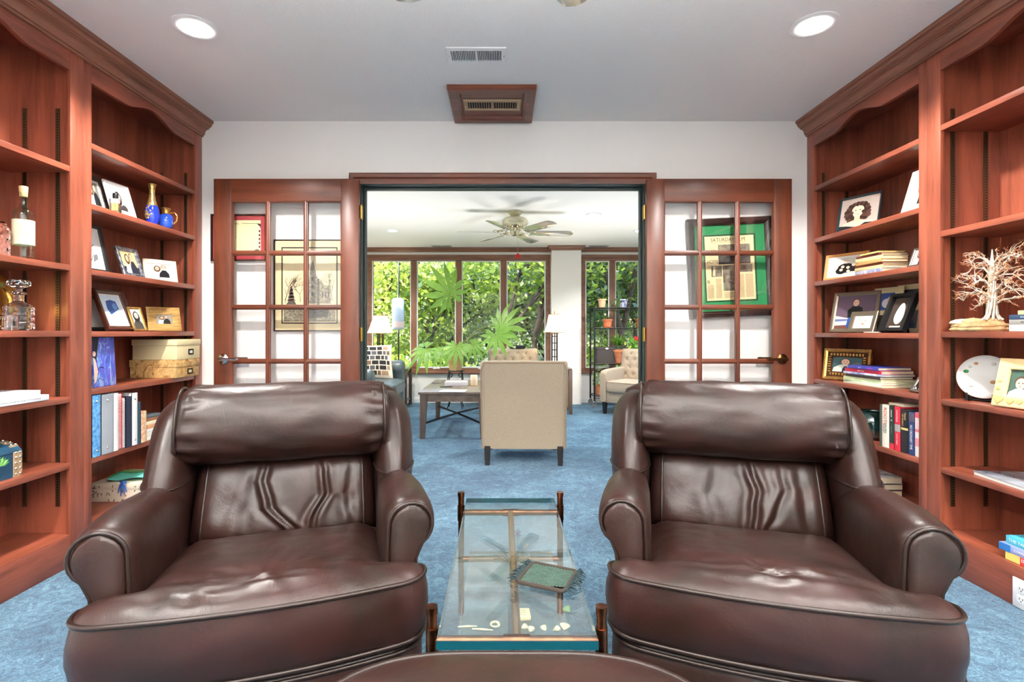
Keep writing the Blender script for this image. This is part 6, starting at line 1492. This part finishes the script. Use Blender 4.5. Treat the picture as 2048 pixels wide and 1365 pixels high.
for k in range(17):
    m = MB(); m2 = MB()
    ang = 2.4 * k + rr.uniform(-.4, .4); z0 = .10 + .19 * (k / 17) + rr.uniform(-.01, .01); L = rr.uniform(.13, .19) * (1.15 - .55 * k / 17)
    dirx, diry = math.cos(ang), .45 * math.sin(ang)
    pts = [trunk0 + Vector((0, 0, z0 - .048))]
    for i in range(1, 6):
        u = i / 5; pts.append(trunk0 + Vector((dirx * L * u + rr.uniform(-.008, .008), diry * L * u + rr.uniform(-.008, .008), z0 - .048 + .05 * math.sin(u * 2.4) - .035 * u * u * (k < 9) + rr.uniform(-.008, .008))))
    pts = [Vector((max(p.x, -.115), max(-.06, p.y), p.z)) for p in pts]
    m.tube(pts, [.0042, .0038, .0032, .0026, .0022, .0018], 6)
    for i in range(1, 6):
        for q_ in range(3):
            b = pts[i]; e = b + Vector((dirx * rr.uniform(.0, .05) + rr.uniform(-.03, .03), diry * .03 + rr.uniform(-.03, .03), rr.uniform(-.03, .04))); e.x = max(e.x, -.125); mid = (b + e) / 2 + Vector((rr.uniform(-.01, .01), rr.uniform(-.01, .01), .008)); m.tube([b, mid, e], [.0018, .0015, .0011], 5)
            for w_ in range(5): m2.tube([e, e + Vector((rr.uniform(-.013, .013) + dirx * .008, rr.uniform(-.013, .013), rr.uniform(-.012, .012)))], [.0011, .0007], 4)
    bo = m.obj('branch', WIRE, t, smooth=80); m2.obj('twigs', WTIP, bo, smooth=80, kind='stuff')
yq = onface(2016, .03, 1)[1]
for k, (th, c, lab, w_) in enumerate(((.026, (234, 234, 232), 'white hardback, lowest of the stack beside the rock base', .22), (.020, (150, 150, 146), 'grey hardback with dark lettering beside the rock base', .215), (.019, (52, 74, 104), 'navy hardback beside the rock base', .215), (.016, (226, 206, 150), 'cream paperback topmost beside the rock base', .17))):
    b_ = book('book', lab, 'book', (XR + .03 + .085, yq - w_ / 2 - (.0 if k < 3 else .035), zb_ + sum((.026, .020, .019)[:k]) + .0003 * k), -PI / 2, w_, .16, th, flat(*c, .4), group='books stacked beside the wire tree')
    if k < 3: text(('CLASSICAL', 'WHO STOLE IT', 'SHORT STORIES')[k], .009, b_, (flat(190, 190, 190), INK, flat(180, 196, 214))[k], (-.03, -.0815, th / 2))
zd_ = SHR1[3] + .001
x, y = onface(1965, .10, 1)
t = thing('stone_plate', 'round white polished stone plate with embedded shells on a black stand', 'plate', (x, y, zd_ + .012), RZ(1, 30), rx=math.radians(-14))
AG = mat('white_onyx', C(226, 226, 222), .18, var=.06, vscale=7, coat=.5)
pl = disc(t, .098, [(0, .012), (.07, .010), (.092, .010), (.097, .006), (.096, .0), (.06, -.002), (0, -.002)], AG, 'plate_disc')
for cx, cz, r, c in ((-.062, .118, .010, (40, 120, 60)), (-.03, .155, .008, (170, 120, 76)), (.03, .155, .009, (205, 205, 200)), (.032, .075, .010, (178, 128, 84)), (-.04, .055, .009, (196, 192, 184)), (.065, .085, .009, (206, 206, 202)), (.05, .06, .009, (204, 204, 200)), (-.05, .14, .007, (210, 208, 202))):
    m = MB(); m.lathe([(r, 0), (r * .8, .0025), (r * .3, .0035), (0, .0036)], n=14, cap0=False, cap1=False); q = MB(); q.add([(p[0] + cx, -.0108 - p[2], p[1] * .8 + cz) for p in m.v], m.f); q.obj('shell_inlay', flat(*c, .3), pl, smooth=60)
ts = thing('plate_stand', 'black scrolled stand holding the stone plate', 'stand', (x, y, zd_), RZ(1, 30))
m = MB()
for cx in (-.045, .045):
    m.tube([(cx, -.034, .036), (cx, -.030, .024), (cx, -.022, .006), (cx, -.012, .004), (cx, .03, .004), (cx, .05, .005)], .005, 7); m.tube([(cx, .012, .004), (cx, .035, .06), (cx, .045, .11)], .004, 7)
m.tube([(-.045, .01, .005), (.045, .01, .005)], .0045, 7); m.tube([(-.045, -.024, .008), (-.055, -.026, .0045)], .0045, 7); m.obj('stand_wire', BLK, ts)
x, y = onface(2034, .03, 1)
MAP_ = mat('pale_maple', C(232, 200, 146), .4, var=.08, vscale=10, coat=.2)
t = thing('picture_frame', 'pale maple photo frame carved with hearts beside the stone plate', 'picture frame', (x, y, zd_ + .001), RZ(1, 8), rx=math.radians(-14))
m = MB(); out = rrect(-.085, .085, 0, .20, .016, 4)
inn = [(-.03, .07), (.045, .07), (.045, .165), (-.03, .165)]
m.ring(.17, .20, [(0, 0), (0, -.016), (.004, -.019), (.042, -.019), (.045, -.016), (.045, -.008)]); m.obj('maple_frame', MAP_, t, bevel=.001)
heart = lambda cx, cz, s_: [(cx + s_ * .062 * (16 * math.sin(u) ** 3) / 16, cz + s_ * .062 * (13 * math.cos(u) - 5 * math.cos(2 * u) - 2 * math.cos(3 * u) - math.cos(4 * u)) / 16) for u in [2 * PI * j / 22 for j in range(22)]]
for cx, cz, s_ in ((-.058, .028, .32), (-.014, .024, .22), (.02, .026, .18)): m = MB(); m.poly(heart(cx, cz, s_), (-.0235, -.017)); m.obj('carved_heart', mat('maple_dark', C(206, 166, 108), .45), t, bevel=.001)
for cx, cz in ((-.066, .072), (-.066, .104)): m = MB(); m.box(cx - .006, cx + .006, -.0225, -.017, cz - .005, cz + .005); m.obj('carved_square', mat('maple_dark', C(206, 166, 108), .45), t, bevel=.001)
photo_part(t, .08, .11, .045, -.006, head(.5, .5, .25, (226, 190, 166), (90, 66, 50), .8) + bust(.5, .3, .5, (230, 230, 236)), (70, 96, 84))
ze_ = SHR1[4] + .001
x0_, y0_ = onface(1934, .02, 1)
t = thing('magazine', 'glossy coffee table book with a landscape cover lying alone on a shelf', 'book', (XR + .04 + .095, y0_ - .18, ze_), -PI / 2 - .10)
m = MB(); m.box(-.16, .16, -.11, .11, 0, .013); m.obj('page_block', PAPER, t); m = MB(); m.box(-.162, .162, -.112, .112, .013, .0155); m.obj('cover', mat('landscape_print', C(60, 74, 92), .2, col2=C(196, 206, 216), vscale=5, coat=.5), t)
zk = DKR + .001; yq = onface(1997, .02, 1)[1]
b_ = book('book', 'red and yellow paperback, lowest of the bright stack on the bottom deck', 'book', (XR + .02 + .075, yq - .15, zk), -PI / 2, .235, .155, .031, flat(214, 60, 66, .35), group='bright paperbacks on the bottom deck'); text('DETECTIVE', .017, b_, WT, (-.012, -.0792, .019)); text('STORIES', .012, b_, WT, (-.022, -.0792, .007))
m = MB(); m.box(-.117, -.06, -.0795, -.074, .001, .0305); m.obj('yellow_end', flat(226, 206, 110, .35), b_, smooth=0)
b_ = book('book', 'blue and lilac paperback in the middle of the bright stack', 'book', (XR + .02 + .08, yq - .125, zk + .0315), -PI / 2 + .05, .24, .16, .03, flat(150, 160, 210, .35), group='bright paperbacks on the bottom deck'); text('CONGRESS', .013, b_, WT, (-.03, -.0817, .015)); m = MB(); m.box(-.12, -.075, -.082, -.076, .001, .0295); m.obj('blue_end', flat(50, 110, 176, .35), b_, smooth=0)
b_ = book('book', 'turquoise hardback on top of the bright stack', 'book', (XR + .02 + .09, yq - .14, zk + .062), -PI / 2 + .02, .23, .165, .032, flat(84, 186, 206, .35), group='bright paperbacks on the bottom deck'); text('THE YANKEE', .017, b_, WT, (-.055, -.0842, .016))
# wall outlets in the base boards
for s, px, lab in ((1, 2046, 'white duplex outlet in the base board below the bright paperbacks'), (-1, -28, 'white duplex outlet in the base board below the painted chest')):
    x, y = onface(px, 0, s); t = thing('wall_outlet', lab, 'outlet', (x - s * .0005, y, .045 if s > 0 else .06), RZ(s))
    m = MB(); m.box(-.036, .036, -.005, 0, -.042, .072); m.obj('cover_plate', WHT, t, bevel=.002)
    for zz in (-.005, .035):
        m = MB(); m.loft([[(a, yv, b + zz) for a, b in rrect(-.017, .017, -.013, .013, .008, 4)] for yv in (-.004, -.007)]); so_ = m.obj('socket', WHT, t)
        m = MB(); [m.box(a - .0012, a + .0012, -.0074, -.007, zz - .001, zz + .007) for a in (-.006, .006)]; m.box(-.002, .002, -.0074, -.007, zz - .008, zz - .004); m.obj('slot', INK, so_, smooth=0)
# ================================================================ PICTURES ON THE WALL BEHIND THE DOORS
def wallpic(label, cx, cz, w, h, bw, dp, mf, roll=0, cat='picture', name='framed_picture'):
    t = thing(name, label, cat, (cx, DW - .001, cz), 0); t.rotation_euler = (0, roll, 0)
    m = MB(); m.ring(w, h, SPROF(bw, dp), z0=-h / 2); m.obj('frame', mf, t)
    m = MB(); m.box(-w / 2 + .003, w / 2 - .003, -.004, 0, -h / 2 + .003, h / 2 - .003); m.obj('backing', BACKING, t)
    return t
wx = lambda px: (px - 1004) * DW / 1024
wz = lambda py: CZ - (py - 665) * DW / 1024
DF = mat('ebony_frame', (.018, .012, .010), .3, coat=.4)
# certificate
cx, cz, w, h = wx(479), wz(476), .365, .31
t = wallpic('framed certificate in a red mat behind the door by the bottles', cx, cz, w, h, .012, .018, DF)
m = MB(); m.ring(w - .024, h - .024, [(-.002, -.006), (.026, -.006), (.028, -.005)], z0=-h / 2 + .012); m.obj('red_mat', flat(170, 60, 66), t)
m = MB(); m.flat([(-w / 2 + .03, -h / 2 + .03), (w / 2 - .03, -h / 2 + .03), (w / 2 - .03, h / 2 - .03), (-w / 2 + .03, h / 2 - .03)], -.0048); m.obj('certificate', flat(234, 226, 178), t, smooth=0)
m = MB()
for k in range(5): m.poly([(.135 - .006, .05 - k * .026), (.135 + .006, .05 - k * .026), (.135 + .005, .038 - k * .026), (.135, .033 - k * .026), (.135 - .005, .038 - k * .026)], (-.0056, -.005))
m.box(.02, .13, -.0055, -.005, .092, .094); m.box(.14, .142, -.0055, -.005, .06, .094); m.poly([(.118, .092), (.144, .092), (.144, .066)], (-.0056, -.005)); m.obj('crest_border', INK, t, smooth=0)
m = MB(); m.flat([(.10, -.10), (.105, -.075), (.112, -.082), (.118, -.07), (.124, -.082), (.131, -.075), (.136, -.10), (.125, -.11), (.118, -.122), (.111, -.11)], -.0052); m.obj('eagle_emblem', INK, t, smooth=0)
m = MB(); m.lathe([(.016, 0), (.014, .002), (0, .002)], n=20, cap0=False, cap1=False); q = MB(); q.add([(p[0] + .075, -.0048 - p[2], p[1] * .8 - .105) for p in m.v], m.f); q.obj('wax_seal', flat(176, 70, 50), t)
text('Freedoms Foundation', .011, t, INK, (-.05, -.0052, .092)); text('Certificate', .014, t, INK, (-.06, -.0052, .07))
# etching of a church among bare trees
cx, cz, w, h = wx(620), wz(571.5), .47, .605
t = wallpic('framed etching of a stone church tower with bare trees behind the folded door', cx, cz, w, h, .009, .016, DF)
m = MB(); m.ring(w - .016, h - .016, [(-.002, -.007), (.055, -.007), (.057, -.006)], z0=-h / 2 + .008); m.obj('tan_mat', flat(218, 200, 156), t)
m = MB(); m.ring(w - .10, h - .10, [(0, -.0075), (.008, -.0075), (.008, -.007)], z0=-h / 2 + .05); m.obj('black_fillet', INK, t)
pw, ph = w - .13, h - .13
m = MB(); m.flat([(-pw / 2, -ph / 2), (pw / 2, -ph / 2), (pw / 2, ph / 2), (-pw / 2, ph / 2)], -.0058); m.obj('etching_paper', flat(226, 212, 172), t, smooth=0)
ETG = mat('etched_grey', C(96, 92, 84), .8, col2=C(168, 158, 132), vscale=90); ETD = mat('etched_dark', C(40, 40, 38), .8, col2=C(110, 104, 92), vscale=120)
m = MB(); yv = -.0064
m.flat([(-.01, -.12), (.052, -.12), (.052, .06), (-.01, .06)], yv, 0); m.flat([(-.004, .06), (.046, .06), (.04, .10), (.002, .10)], yv, 0); m.flat([(.006, .10), (.036, .10), (.032, .135), (.021, .175), (.010, .135)], yv, 1)
m.flat([(.052, -.12), (.052, .02), (.075, .035), (.10, .0), (.14, .0), (.14, -.12)], yv, 0); m.flat([(.05, -.13), (.065, -.13), (.065, .045), (.05, .045)], yv * 1.01, 1)
for zz in (-.07, -.02, .03): m.flat([(.012, zz), (.028, zz), (.028, zz + .02), (.020, zz + .028), (.012, zz + .02)], yv * 1.02, 1)
for k in range(3): m.flat([(.08 + k * .02, -.08), (.09 + k * .02, -.08), (.09 + k * .02, -.04), (.08 + k * .02, -.04)], yv * 1.02, 1)
m.flat([(-pw / 2, -ph / 2), (pw / 2, -ph / 2), (pw / 2, -.15), (.0, -.125), (-.05, -.14), (-pw / 2, -.15)], yv * 1.03, 0); m.flat([(-.02, -ph / 2 + .02), (.12, -ph / 2 + .03), (.13, -.14), (-.0, -.135)], yv * 1.05, 1)
for k in range(5): z0 = -.125 + .022 * k; wv = .034 * (1 - k / 6); m.flat([(-.12 - wv, z0), (-.12 + wv, z0), (-.12 + wv * .3, z0 + .034), (-.12 - wv * .3, z0 + .034)], yv * 1.06, 1)
m.obj('church', [ETG, ETD], t, smooth=0)
m = MB(); rr = random.Random(3)
def twig(p, a, L, r, dep):
    e = (p[0] + L * math.cos(a), p[1] + L * math.sin(a))
    if abs(e[0]) > pw / 2 - .004 or e[1] > ph / 2 - .01: return
    m.tube([(p[0], -.0066, p[1]), (e[0], -.0066, e[1])], [r, r * .7], 4, caps=False)
    if dep:
        for q_ in range(2 + (dep > 2)): twig(e, a + rr.uniform(-.7, .7), L * rr.uniform(.6, .85), r * .65, dep - 1)
for bx_, bz_, a, L in ((-.16, -.12, 1.45, .06), (-.165, -.1, 1.1, .06), (-.06, -.11, 1.65, .05), (.12, -.05, 1.4, .045), (.15, -.1, 1.7, .05)): twig((bx_, bz_), a, L, .0016, 5)
m.obj('bare_trees', INK, t, smooth=0)
m = MB(); m.tube([(.17, -.0072, -.245), (.18, -.0072, -.25), (.2, -.0072, -.252)], .0012, 4); m.obj('signature', INK, t)
# framed newspaper page
y_np = DW
cx, cz = wx(1459), wz(536.5)
w, h = .555, .655
t = wallpic('dark framed newspaper page in a green mat hanging askew behind the folded door', cx, cz, w, h, .045, .042, mat('dark_molded_frame', C(46, 30, 26), .3, coat=.5), math.radians(-2.6))
m = MB(); m.ring(w - .08, h - .08, [(-.003, -.012), (.075, -.012), (.077, -.010)], z0=-h / 2 + .04); m.obj('green_mat', mat('green_mat', C(40, 128, 76), .8, var=.1, vscale=3), t)
pw, ph = w - .225, h - .225
m = MB(); m.ring(pw + .012, ph + .012, [(0, -.0125), (.006, -.0125), (.006, -.011)], z0=-ph / 2 - .006); m.obj('dark_fillet', INK, t)
pw += .008; ph += .008
m = MB(); m.flat([(-pw / 2, -ph / 2), (pw / 2, -ph / 2), (pw / 2, ph / 2), (-pw / 2, ph / 2)], -.0102); m.obj('newspaper_page', flat(224, 202, 156), t, smooth=0)
yv = -.0108
text('SATURDAY  A.M.', .034, t, flat(60, 54, 44), (-.005, yv, ph / 2 - .033), sx=.92)
text('EARTH', .030, t, flat(70, 62, 50), (-.115, yv, ph / 2 - .108), sx=.85); text('HOME', .032, t, flat(60, 54, 44), (-.113, yv, ph / 2 - .175), sx=.85); text('R', .034, t, flat(60, 54, 44), (-.145, yv, -.09))
PHG = mat('newsprint_photo', C(58, 54, 50), .8, col2=C(150, 140, 118), vscale=26); PHD = mat('newsprint_dark', C(34, 34, 36), .8, col2=C(92, 88, 80), vscale=18); NL = flat(150, 134, 100)
m = MB(); m.flat([(-.075, .025), (.135, .025), (.135, .155), (-.075, .155)], yv, 1); m.flat([(-.075, .1), (.0, .1), (.03, .12), (.135, .1), (.135, .155), (-.075, .155)], yv * 1.02, 0)
m.flat([(-.125, -.055), (-.055, -.055), (-.055, .018), (-.125, .018)], yv, 0); m.flat([(-.05, -.15), (.03, -.15), (.03, .018), (-.05, .018)], yv, 0); m.flat([(.04, -.03), (.145, -.03), (.145, .02), (.04, .02)], yv, 0)
m.flat([(-.118, -.05), (-.1, -.05), (-.1, .01), (-.11, .015)], yv * 1.02, 2); m.obj('news_photos', [PHG, PHD, flat(210, 190, 150)], t, smooth=0)
m = MB(); rr = random.Random(6)
for x0_, x1_, z0, z1 in ((-.155, -.11, -.195, -.105), (-.10, -.058, -.195, -.07), (.04, .09, -.195, -.045), (.097, .15, -.195, -.045), (-.15, -.085, .002, .02), (-.045, .028, -.195, -.16)):
    z = z0
    while z < z1: m.flat([(x0_, z), (x1_ - rr.uniform(0, .006), z), (x1_ - rr.uniform(0, .006), z + .0022), (x0_, z + .0022)], yv); z += .0048
m.flat([(-.115, ph / 2 - .052), (.105, ph / 2 - .052), (.105, ph / 2 - .050), (-.115, ph / 2 - .050)], yv)
for zz in (.135, .125): m.flat([(-.14, zz), (-.10, zz), (-.10, zz + .0015), (-.14, zz + .0015)], yv)
m.obj('text_columns', NL, t, smooth=0)
# ================================================================ OUTSIDE
GND = mat('woodland_ground', C(84, 96, 52), .95, col2=C(120, 110, 70), vscale=1.2)
m = MB(); n = 26; vs = []
for j in range(n + 1):
    for i in range(n + 1):
        xx = -34 + 68 * i / n; yy = YW + .2 + 44 * j / n; vs.append((xx, yy, -1.3 + .6 * nz(xx, yy, 0, .12, 3) + max(0, (yy - 20)) * .16))
m.add(vs, [(a, a + 1, a + n + 2, a + n + 1) for j in range(n) for a in range(j * (n + 1), j * (n + 1) + n)]); struct('ground', m, GND, smooth=80)
for nme, x0_, x1_ in (('ground', -40, SX0 - .2), ('ground', SX1 + .2, 40)):
    m = MB(); m.box(x0_, x1_, -20, YW + .3, -1.5, -1.2); struct(nme, m, GND)
def leafmat(name, c1, c2, tcol, k=.5):
    m, nt, b = nm(name); g = N(nt, 'ShaderNodeNewGeometry'); cr = N(nt, 'ShaderNodeValToRGB'); nt.links.new(g.outputs['Random Per Island'], cr.inputs[0])
    cr.color_ramp.elements[0].color = (*c1, 1); cr.color_ramp.elements[1].color = (*c2, 1); nt.links.new(cr.outputs[0], b.inputs['Base Color']); b.inputs['Roughness'].default_value = .28; b.inputs['Specular IOR Level'].default_value = .9
    tr = N(nt, 'ShaderNodeBsdfTranslucent'); tr.inputs[0].default_value = (*tcol, 1); mx = N(nt, 'ShaderNodeMixShader'); mx.inputs[0].default_value = k
    nt.links.new(b.outputs[0], mx.inputs[1]); nt.links.new(tr.outputs[0], mx.inputs[2]); nt.links.new(mx.outputs[0], nt.nodes['Material Output'].inputs[0]); return m
LM = [leafmat('maple_foliage', C(52, 92, 24), C(176, 196, 62), (.22, .36, .05)), leafmat('yellow_foliage', C(110, 140, 40), C(216, 220, 100), (.38, .45, .08)), leafmat('dark_foliage', C(28, 58, 24), C(96, 134, 70), (.08, .17, .04), .35), leafmat('pale_foliage', C(90, 120, 80), C(200, 214, 170), (.25, .38, .15), .4)]
BARK = mat('dark_bark', C(62, 50, 42), .95, var=.3, vscale=12, bump=.8, bscale=20, bdist=.02)
RNG = np.random.default_rng(5)
def leaves(name, centres, radii, nleaf, size, mt, parent):
    nleaf = int(nleaf * 1.75); size *= .74
    c = np.array(centres); r = np.array(radii); k = RNG.integers(0, len(c), nleaf)
    d = RNG.normal(size=(nleaf, 3)); d /= np.linalg.norm(d, axis=1)[:, None]
    P = c[k] + d * (r[k] * RNG.random(nleaf) ** .45)[:, None] * np.array([1, 1, .7])
    nn = RNG.normal(size=(nleaf, 3)) * .8 + np.array([0, -.5, .9]); nn /= np.linalg.norm(nn, axis=1)[:, None]
    a = np.cross(nn, RNG.normal(size=(nleaf, 3))); a /= np.linalg.norm(a, axis=1)[:, None]; b = np.cross(nn, a)
    s = (size * (.6 + .8 * RNG.random(nleaf)))[:, None]
    V = np.stack([P - a * s, P - b * s * .55 - nn * s * .12, P + a * s * .3 - b * s * .5 - nn * s * .08, P + a * s * 1.1 - nn * s * .25, P + a * s * .3 + b * s * .5 - nn * s * .08, P + b * s * .55 - nn * s * .12], 1).reshape(-1, 3)
    idx = np.arange(nleaf) * 6
    me = bpy.data.meshes.new(name); F = np.stack([idx + q for q in range(6)], 1)
    me.vertices.add(len(V)); me.vertices.foreach_set('co', V.ravel().astype(np.float32)); me.loops.add(nleaf * 6); me.loops.foreach_set('vertex_index', F.ravel().astype(np.int32)); me.polygons.add(nleaf); me.polygons.foreach_set('loop_start', (np.arange(nleaf) * 6).astype(np.int32)); me.update(calc_edges=True); me.materials.append(mt)
    return link(name, me, parent, kind='stuff')
def tree(label, x, y, h, spread, mt, nleaf, size, seed, z0=-1.4, fork=.35, lean=(0, 0), r0=.11, group='trees outside the windows', low=.25, name='tree'):
    t = thing(name, label, 'tree' if name == 'tree' else 'shrub', (x, y, z0), group=group); rr = random.Random(seed); m = MB(); C_, R_ = [], []
    def grow(p, d, L, r, dep):
        pts = [p]; q = p.copy(); dd = d.copy()
        for i in range(4): dd = (dd + Vector((rr.uniform(-.16, .16), rr.uniform(-.16, .16), .05))).normalized(); q = q + dd * L / 4; pts.append(q.copy())
        m.tube(pts, [r * (1 - .1 * i) for i in range(5)], 7, caps=False)
        if dep <= 2: C_.append(tuple(q)); R_.append(L * .8 + .15)
        if dep == 0: return
        for k in range(3 if dep > 1 else 2):
            a = rr.uniform(0, 2 * PI); e = (dd + Vector((math.cos(a), math.sin(a), rr.uniform(-.1, .35))) * rr.uniform(.55, .95)).normalized(); grow(q if k else q, e, L * rr.uniform(.62, .8), r * .62, dep - 1)
    grow(Vector((0, 0, 0)), Vector((lean[0], lean[1], 1)).normalized(), h * fork, r0, 3)
    for k in range(int(10 * spread)): 
        a = rr.uniform(0, 2 * PI); rad = spread * rr.uniform(.3, 1); C_.append((rad * math.cos(a), rad * math.sin(a), h * rr.uniform(low, 1.0))); R_.append(rr.uniform(.4, .8))
    m.obj('trunk', BARK, t, smooth=60); leaves('foliage', C_, R_, nleaf, size, mt, t)
    return t
tree('tree with a dark forked trunk standing just outside the wide window', .02, 10.6, 5.2, 1.7, LM[0], 2600, .085, 1, fork=.46, lean=(.03, .1), r0=.075, low=.62)
tree('tree with a leaning double trunk outside the window pane nearest the column', .52, 10.9, 5.4, 1.8, LM[0], 2600, .085, 22, fork=.45, lean=(.10, .1), r0=.085, low=.62)
tree('tree with broad leaves outside the narrow window by the plant rack', 2.9, 11.2, 5.0, 1.7, LM[2], 3600, .11, 3, fork=.5, low=.55)
specs = [(-3.4, 12.2, 4.6, 2.0, 1), (-1.5, 12.8, 4.2, 1.9, 0), (-.4, 14.5, 5.4, 2.2, 3), (1.6, 13.4, 4.6, 2.0, 0), (3.6, 13.2, 4.4, 1.9, 1), (5.4, 14.5, 5.2, 2.2, 3), (-5.2, 15.5, 5.6, 2.4, 0), (-2.6, 17, 6, 2.5, 2), (.8, 18, 6.4, 2.6, 2), (4.2, 18, 6.4, 2.6, 2), (7.2, 18.5, 6.6, 2.6, 0), (-6.5, 20, 7, 2.8, 2), (-3.6, 22, 7.5, 3.0, 1), (-.6, 23, 8, 3.0, 0), (2.6, 23, 8, 3.0, 3), (6, 24, 8, 3.2, 2), (9.5, 23, 8, 3.2, 1)]
TL = ['sunlit yellow-green tree outside behind the corner lamp and sofa', 'leafy green tree outside behind the tall philodendron stalk', 'pale silvery tree outside in the middle of the wide window', 'leafy green tree outside partly hidden by the white column', 'yellow-green tree outside at the doorway edge of the narrow window', None, None,
      'dark green tree deeper in the woodland behind the bird feeder', 'dark green tree deep in the woodland behind the pane with the double trunk', 'dark green tree deep in the woodland behind the wire rack', None, None, 'tall yellow-green tree far back between the first two panes', 'tall green tree far back in the middle of the wide window', 'pale tree far back beyond the white column', 'tall dark tree far back beyond the orchids', None]
for i, (x, y, h, sp, k) in enumerate(specs):
    tree(TL[i] or 'woodland tree standing outside beyond the edge of the windows', x, y, h, sp, LM[k], int(2600 + 700 * sp), .075 + .003 * (y - 10), 40 + i, fork=.36, low=.16, group='woodland trees' if TL[i] else 'woodland trees beyond the window edges')
SL = ['yellow-green shrub under the window beside the sofa arm', 'leafy green shrub under the window behind the drooping plant leaves', 'yellow-green shrub under the window behind the plant stand', 'pale green shrub under the window behind the tufted chair back', 'yellow-green shrub under the window beside the lamp by the column', 'leafy green shrub under the narrow window behind the dark crate', 'yellow-green shrub under the narrow window behind the geranium', None, None]
for i, (x, y, k) in enumerate(((-2.6, 10.2, 1), (-1.6, 10.6, 0), (-.7, 10.4, 1), (.3, 11.5, 3), (1.2, 10.8, 1), (2.1, 11.0, 0), (3.1, 10.2, 1), (4.0, 11.5, 0), (-3.8, 11.2, 0))):
    tree(SL[i] or 'shrub growing outside beyond the edge of the windows', x, y, 2.1, 1.05, LM[k], 3000, .07, 80 + i, fork=.3, r0=.03, low=.2, group='shrubs under the windows' if SL[i] else 'shrubs beyond the window edges', name='shrub')
# bird feeder on its pole
fy = 8.9; p = uv(796, 628, fy)
t = thing('bird_feeder', 'pale blue tube feeder hanging on a dark pole outside the window', 'bird feeder', (p[0], fy, -1.3)); z0 = p[2] + 1.3
m = MB(); m.tube([(-.01, .1, 0), (-.01, .1, z0 + .9), (0, .06, z0 + 1.0), (.02, .0, z0 + .95)], .013, 8); m.obj('pole', BLK, t)
m = MB(); m.lathe([(.02, z0 - .28), (.09, z0 - .27), (.105, z0 - .24), (.105, z0 + .24), (.08, z0 + .27), (.02, z0 + .28)], n=28); m.obj('feeder_tube', mat('feeder_plastic', C(206, 220, 236), .3, trans=.25), t, smooth=40)
m = MB(); m.lathe([(.107, z0 - .24), (.107, z0 - .13)], n=28, cap0=False, cap1=False); m.obj('seed_band', flat(226, 196, 186), t, smooth=60)
m = MB(); m.tube([(0, 0, z0 + .27), (.01, 0, z0 + .95)], .003, 6); m.tube([(0, 0, z0 - .27), (0, 0, z0 - .34)], .006, 6); m.obj('hanger', NICK, t)
# daylight sampling aids on the window openings (no light of their own)
for (x0_, x1_) in ((GL0, GL1), (RW0, RW1)):
    l = bpy.data.lights.new('window_portal', 'AREA'); l.shape = 'RECTANGLE'; l.size = x1_ - x0_; l.size_y = WZ1 - WZ0; l.cycles.is_portal = True
    o = bpy.data.objects.new('window_portal', l); COL.objects.link(o); o.location = ((x0_ + x1_) / 2, YW + .16, (WZ0 + WZ1) / 2); o.rotation_euler = (-PI / 2, 0, 0)
for x, s in ((SX0 - .16, -1), (SX1 + .16, 1)):
    l = bpy.data.lights.new('window_portal', 'AREA'); l.shape = 'RECTANGLE'; l.size = WZ1 - WZ0; l.size_y = 2.6; l.cycles.is_portal = True
    o = bpy.data.objects.new('window_portal', l); COL.objects.link(o); o.location = (x, 5.7, (WZ0 + WZ1) / 2); o.rotation_euler = (0, s * PI / 2, 0)
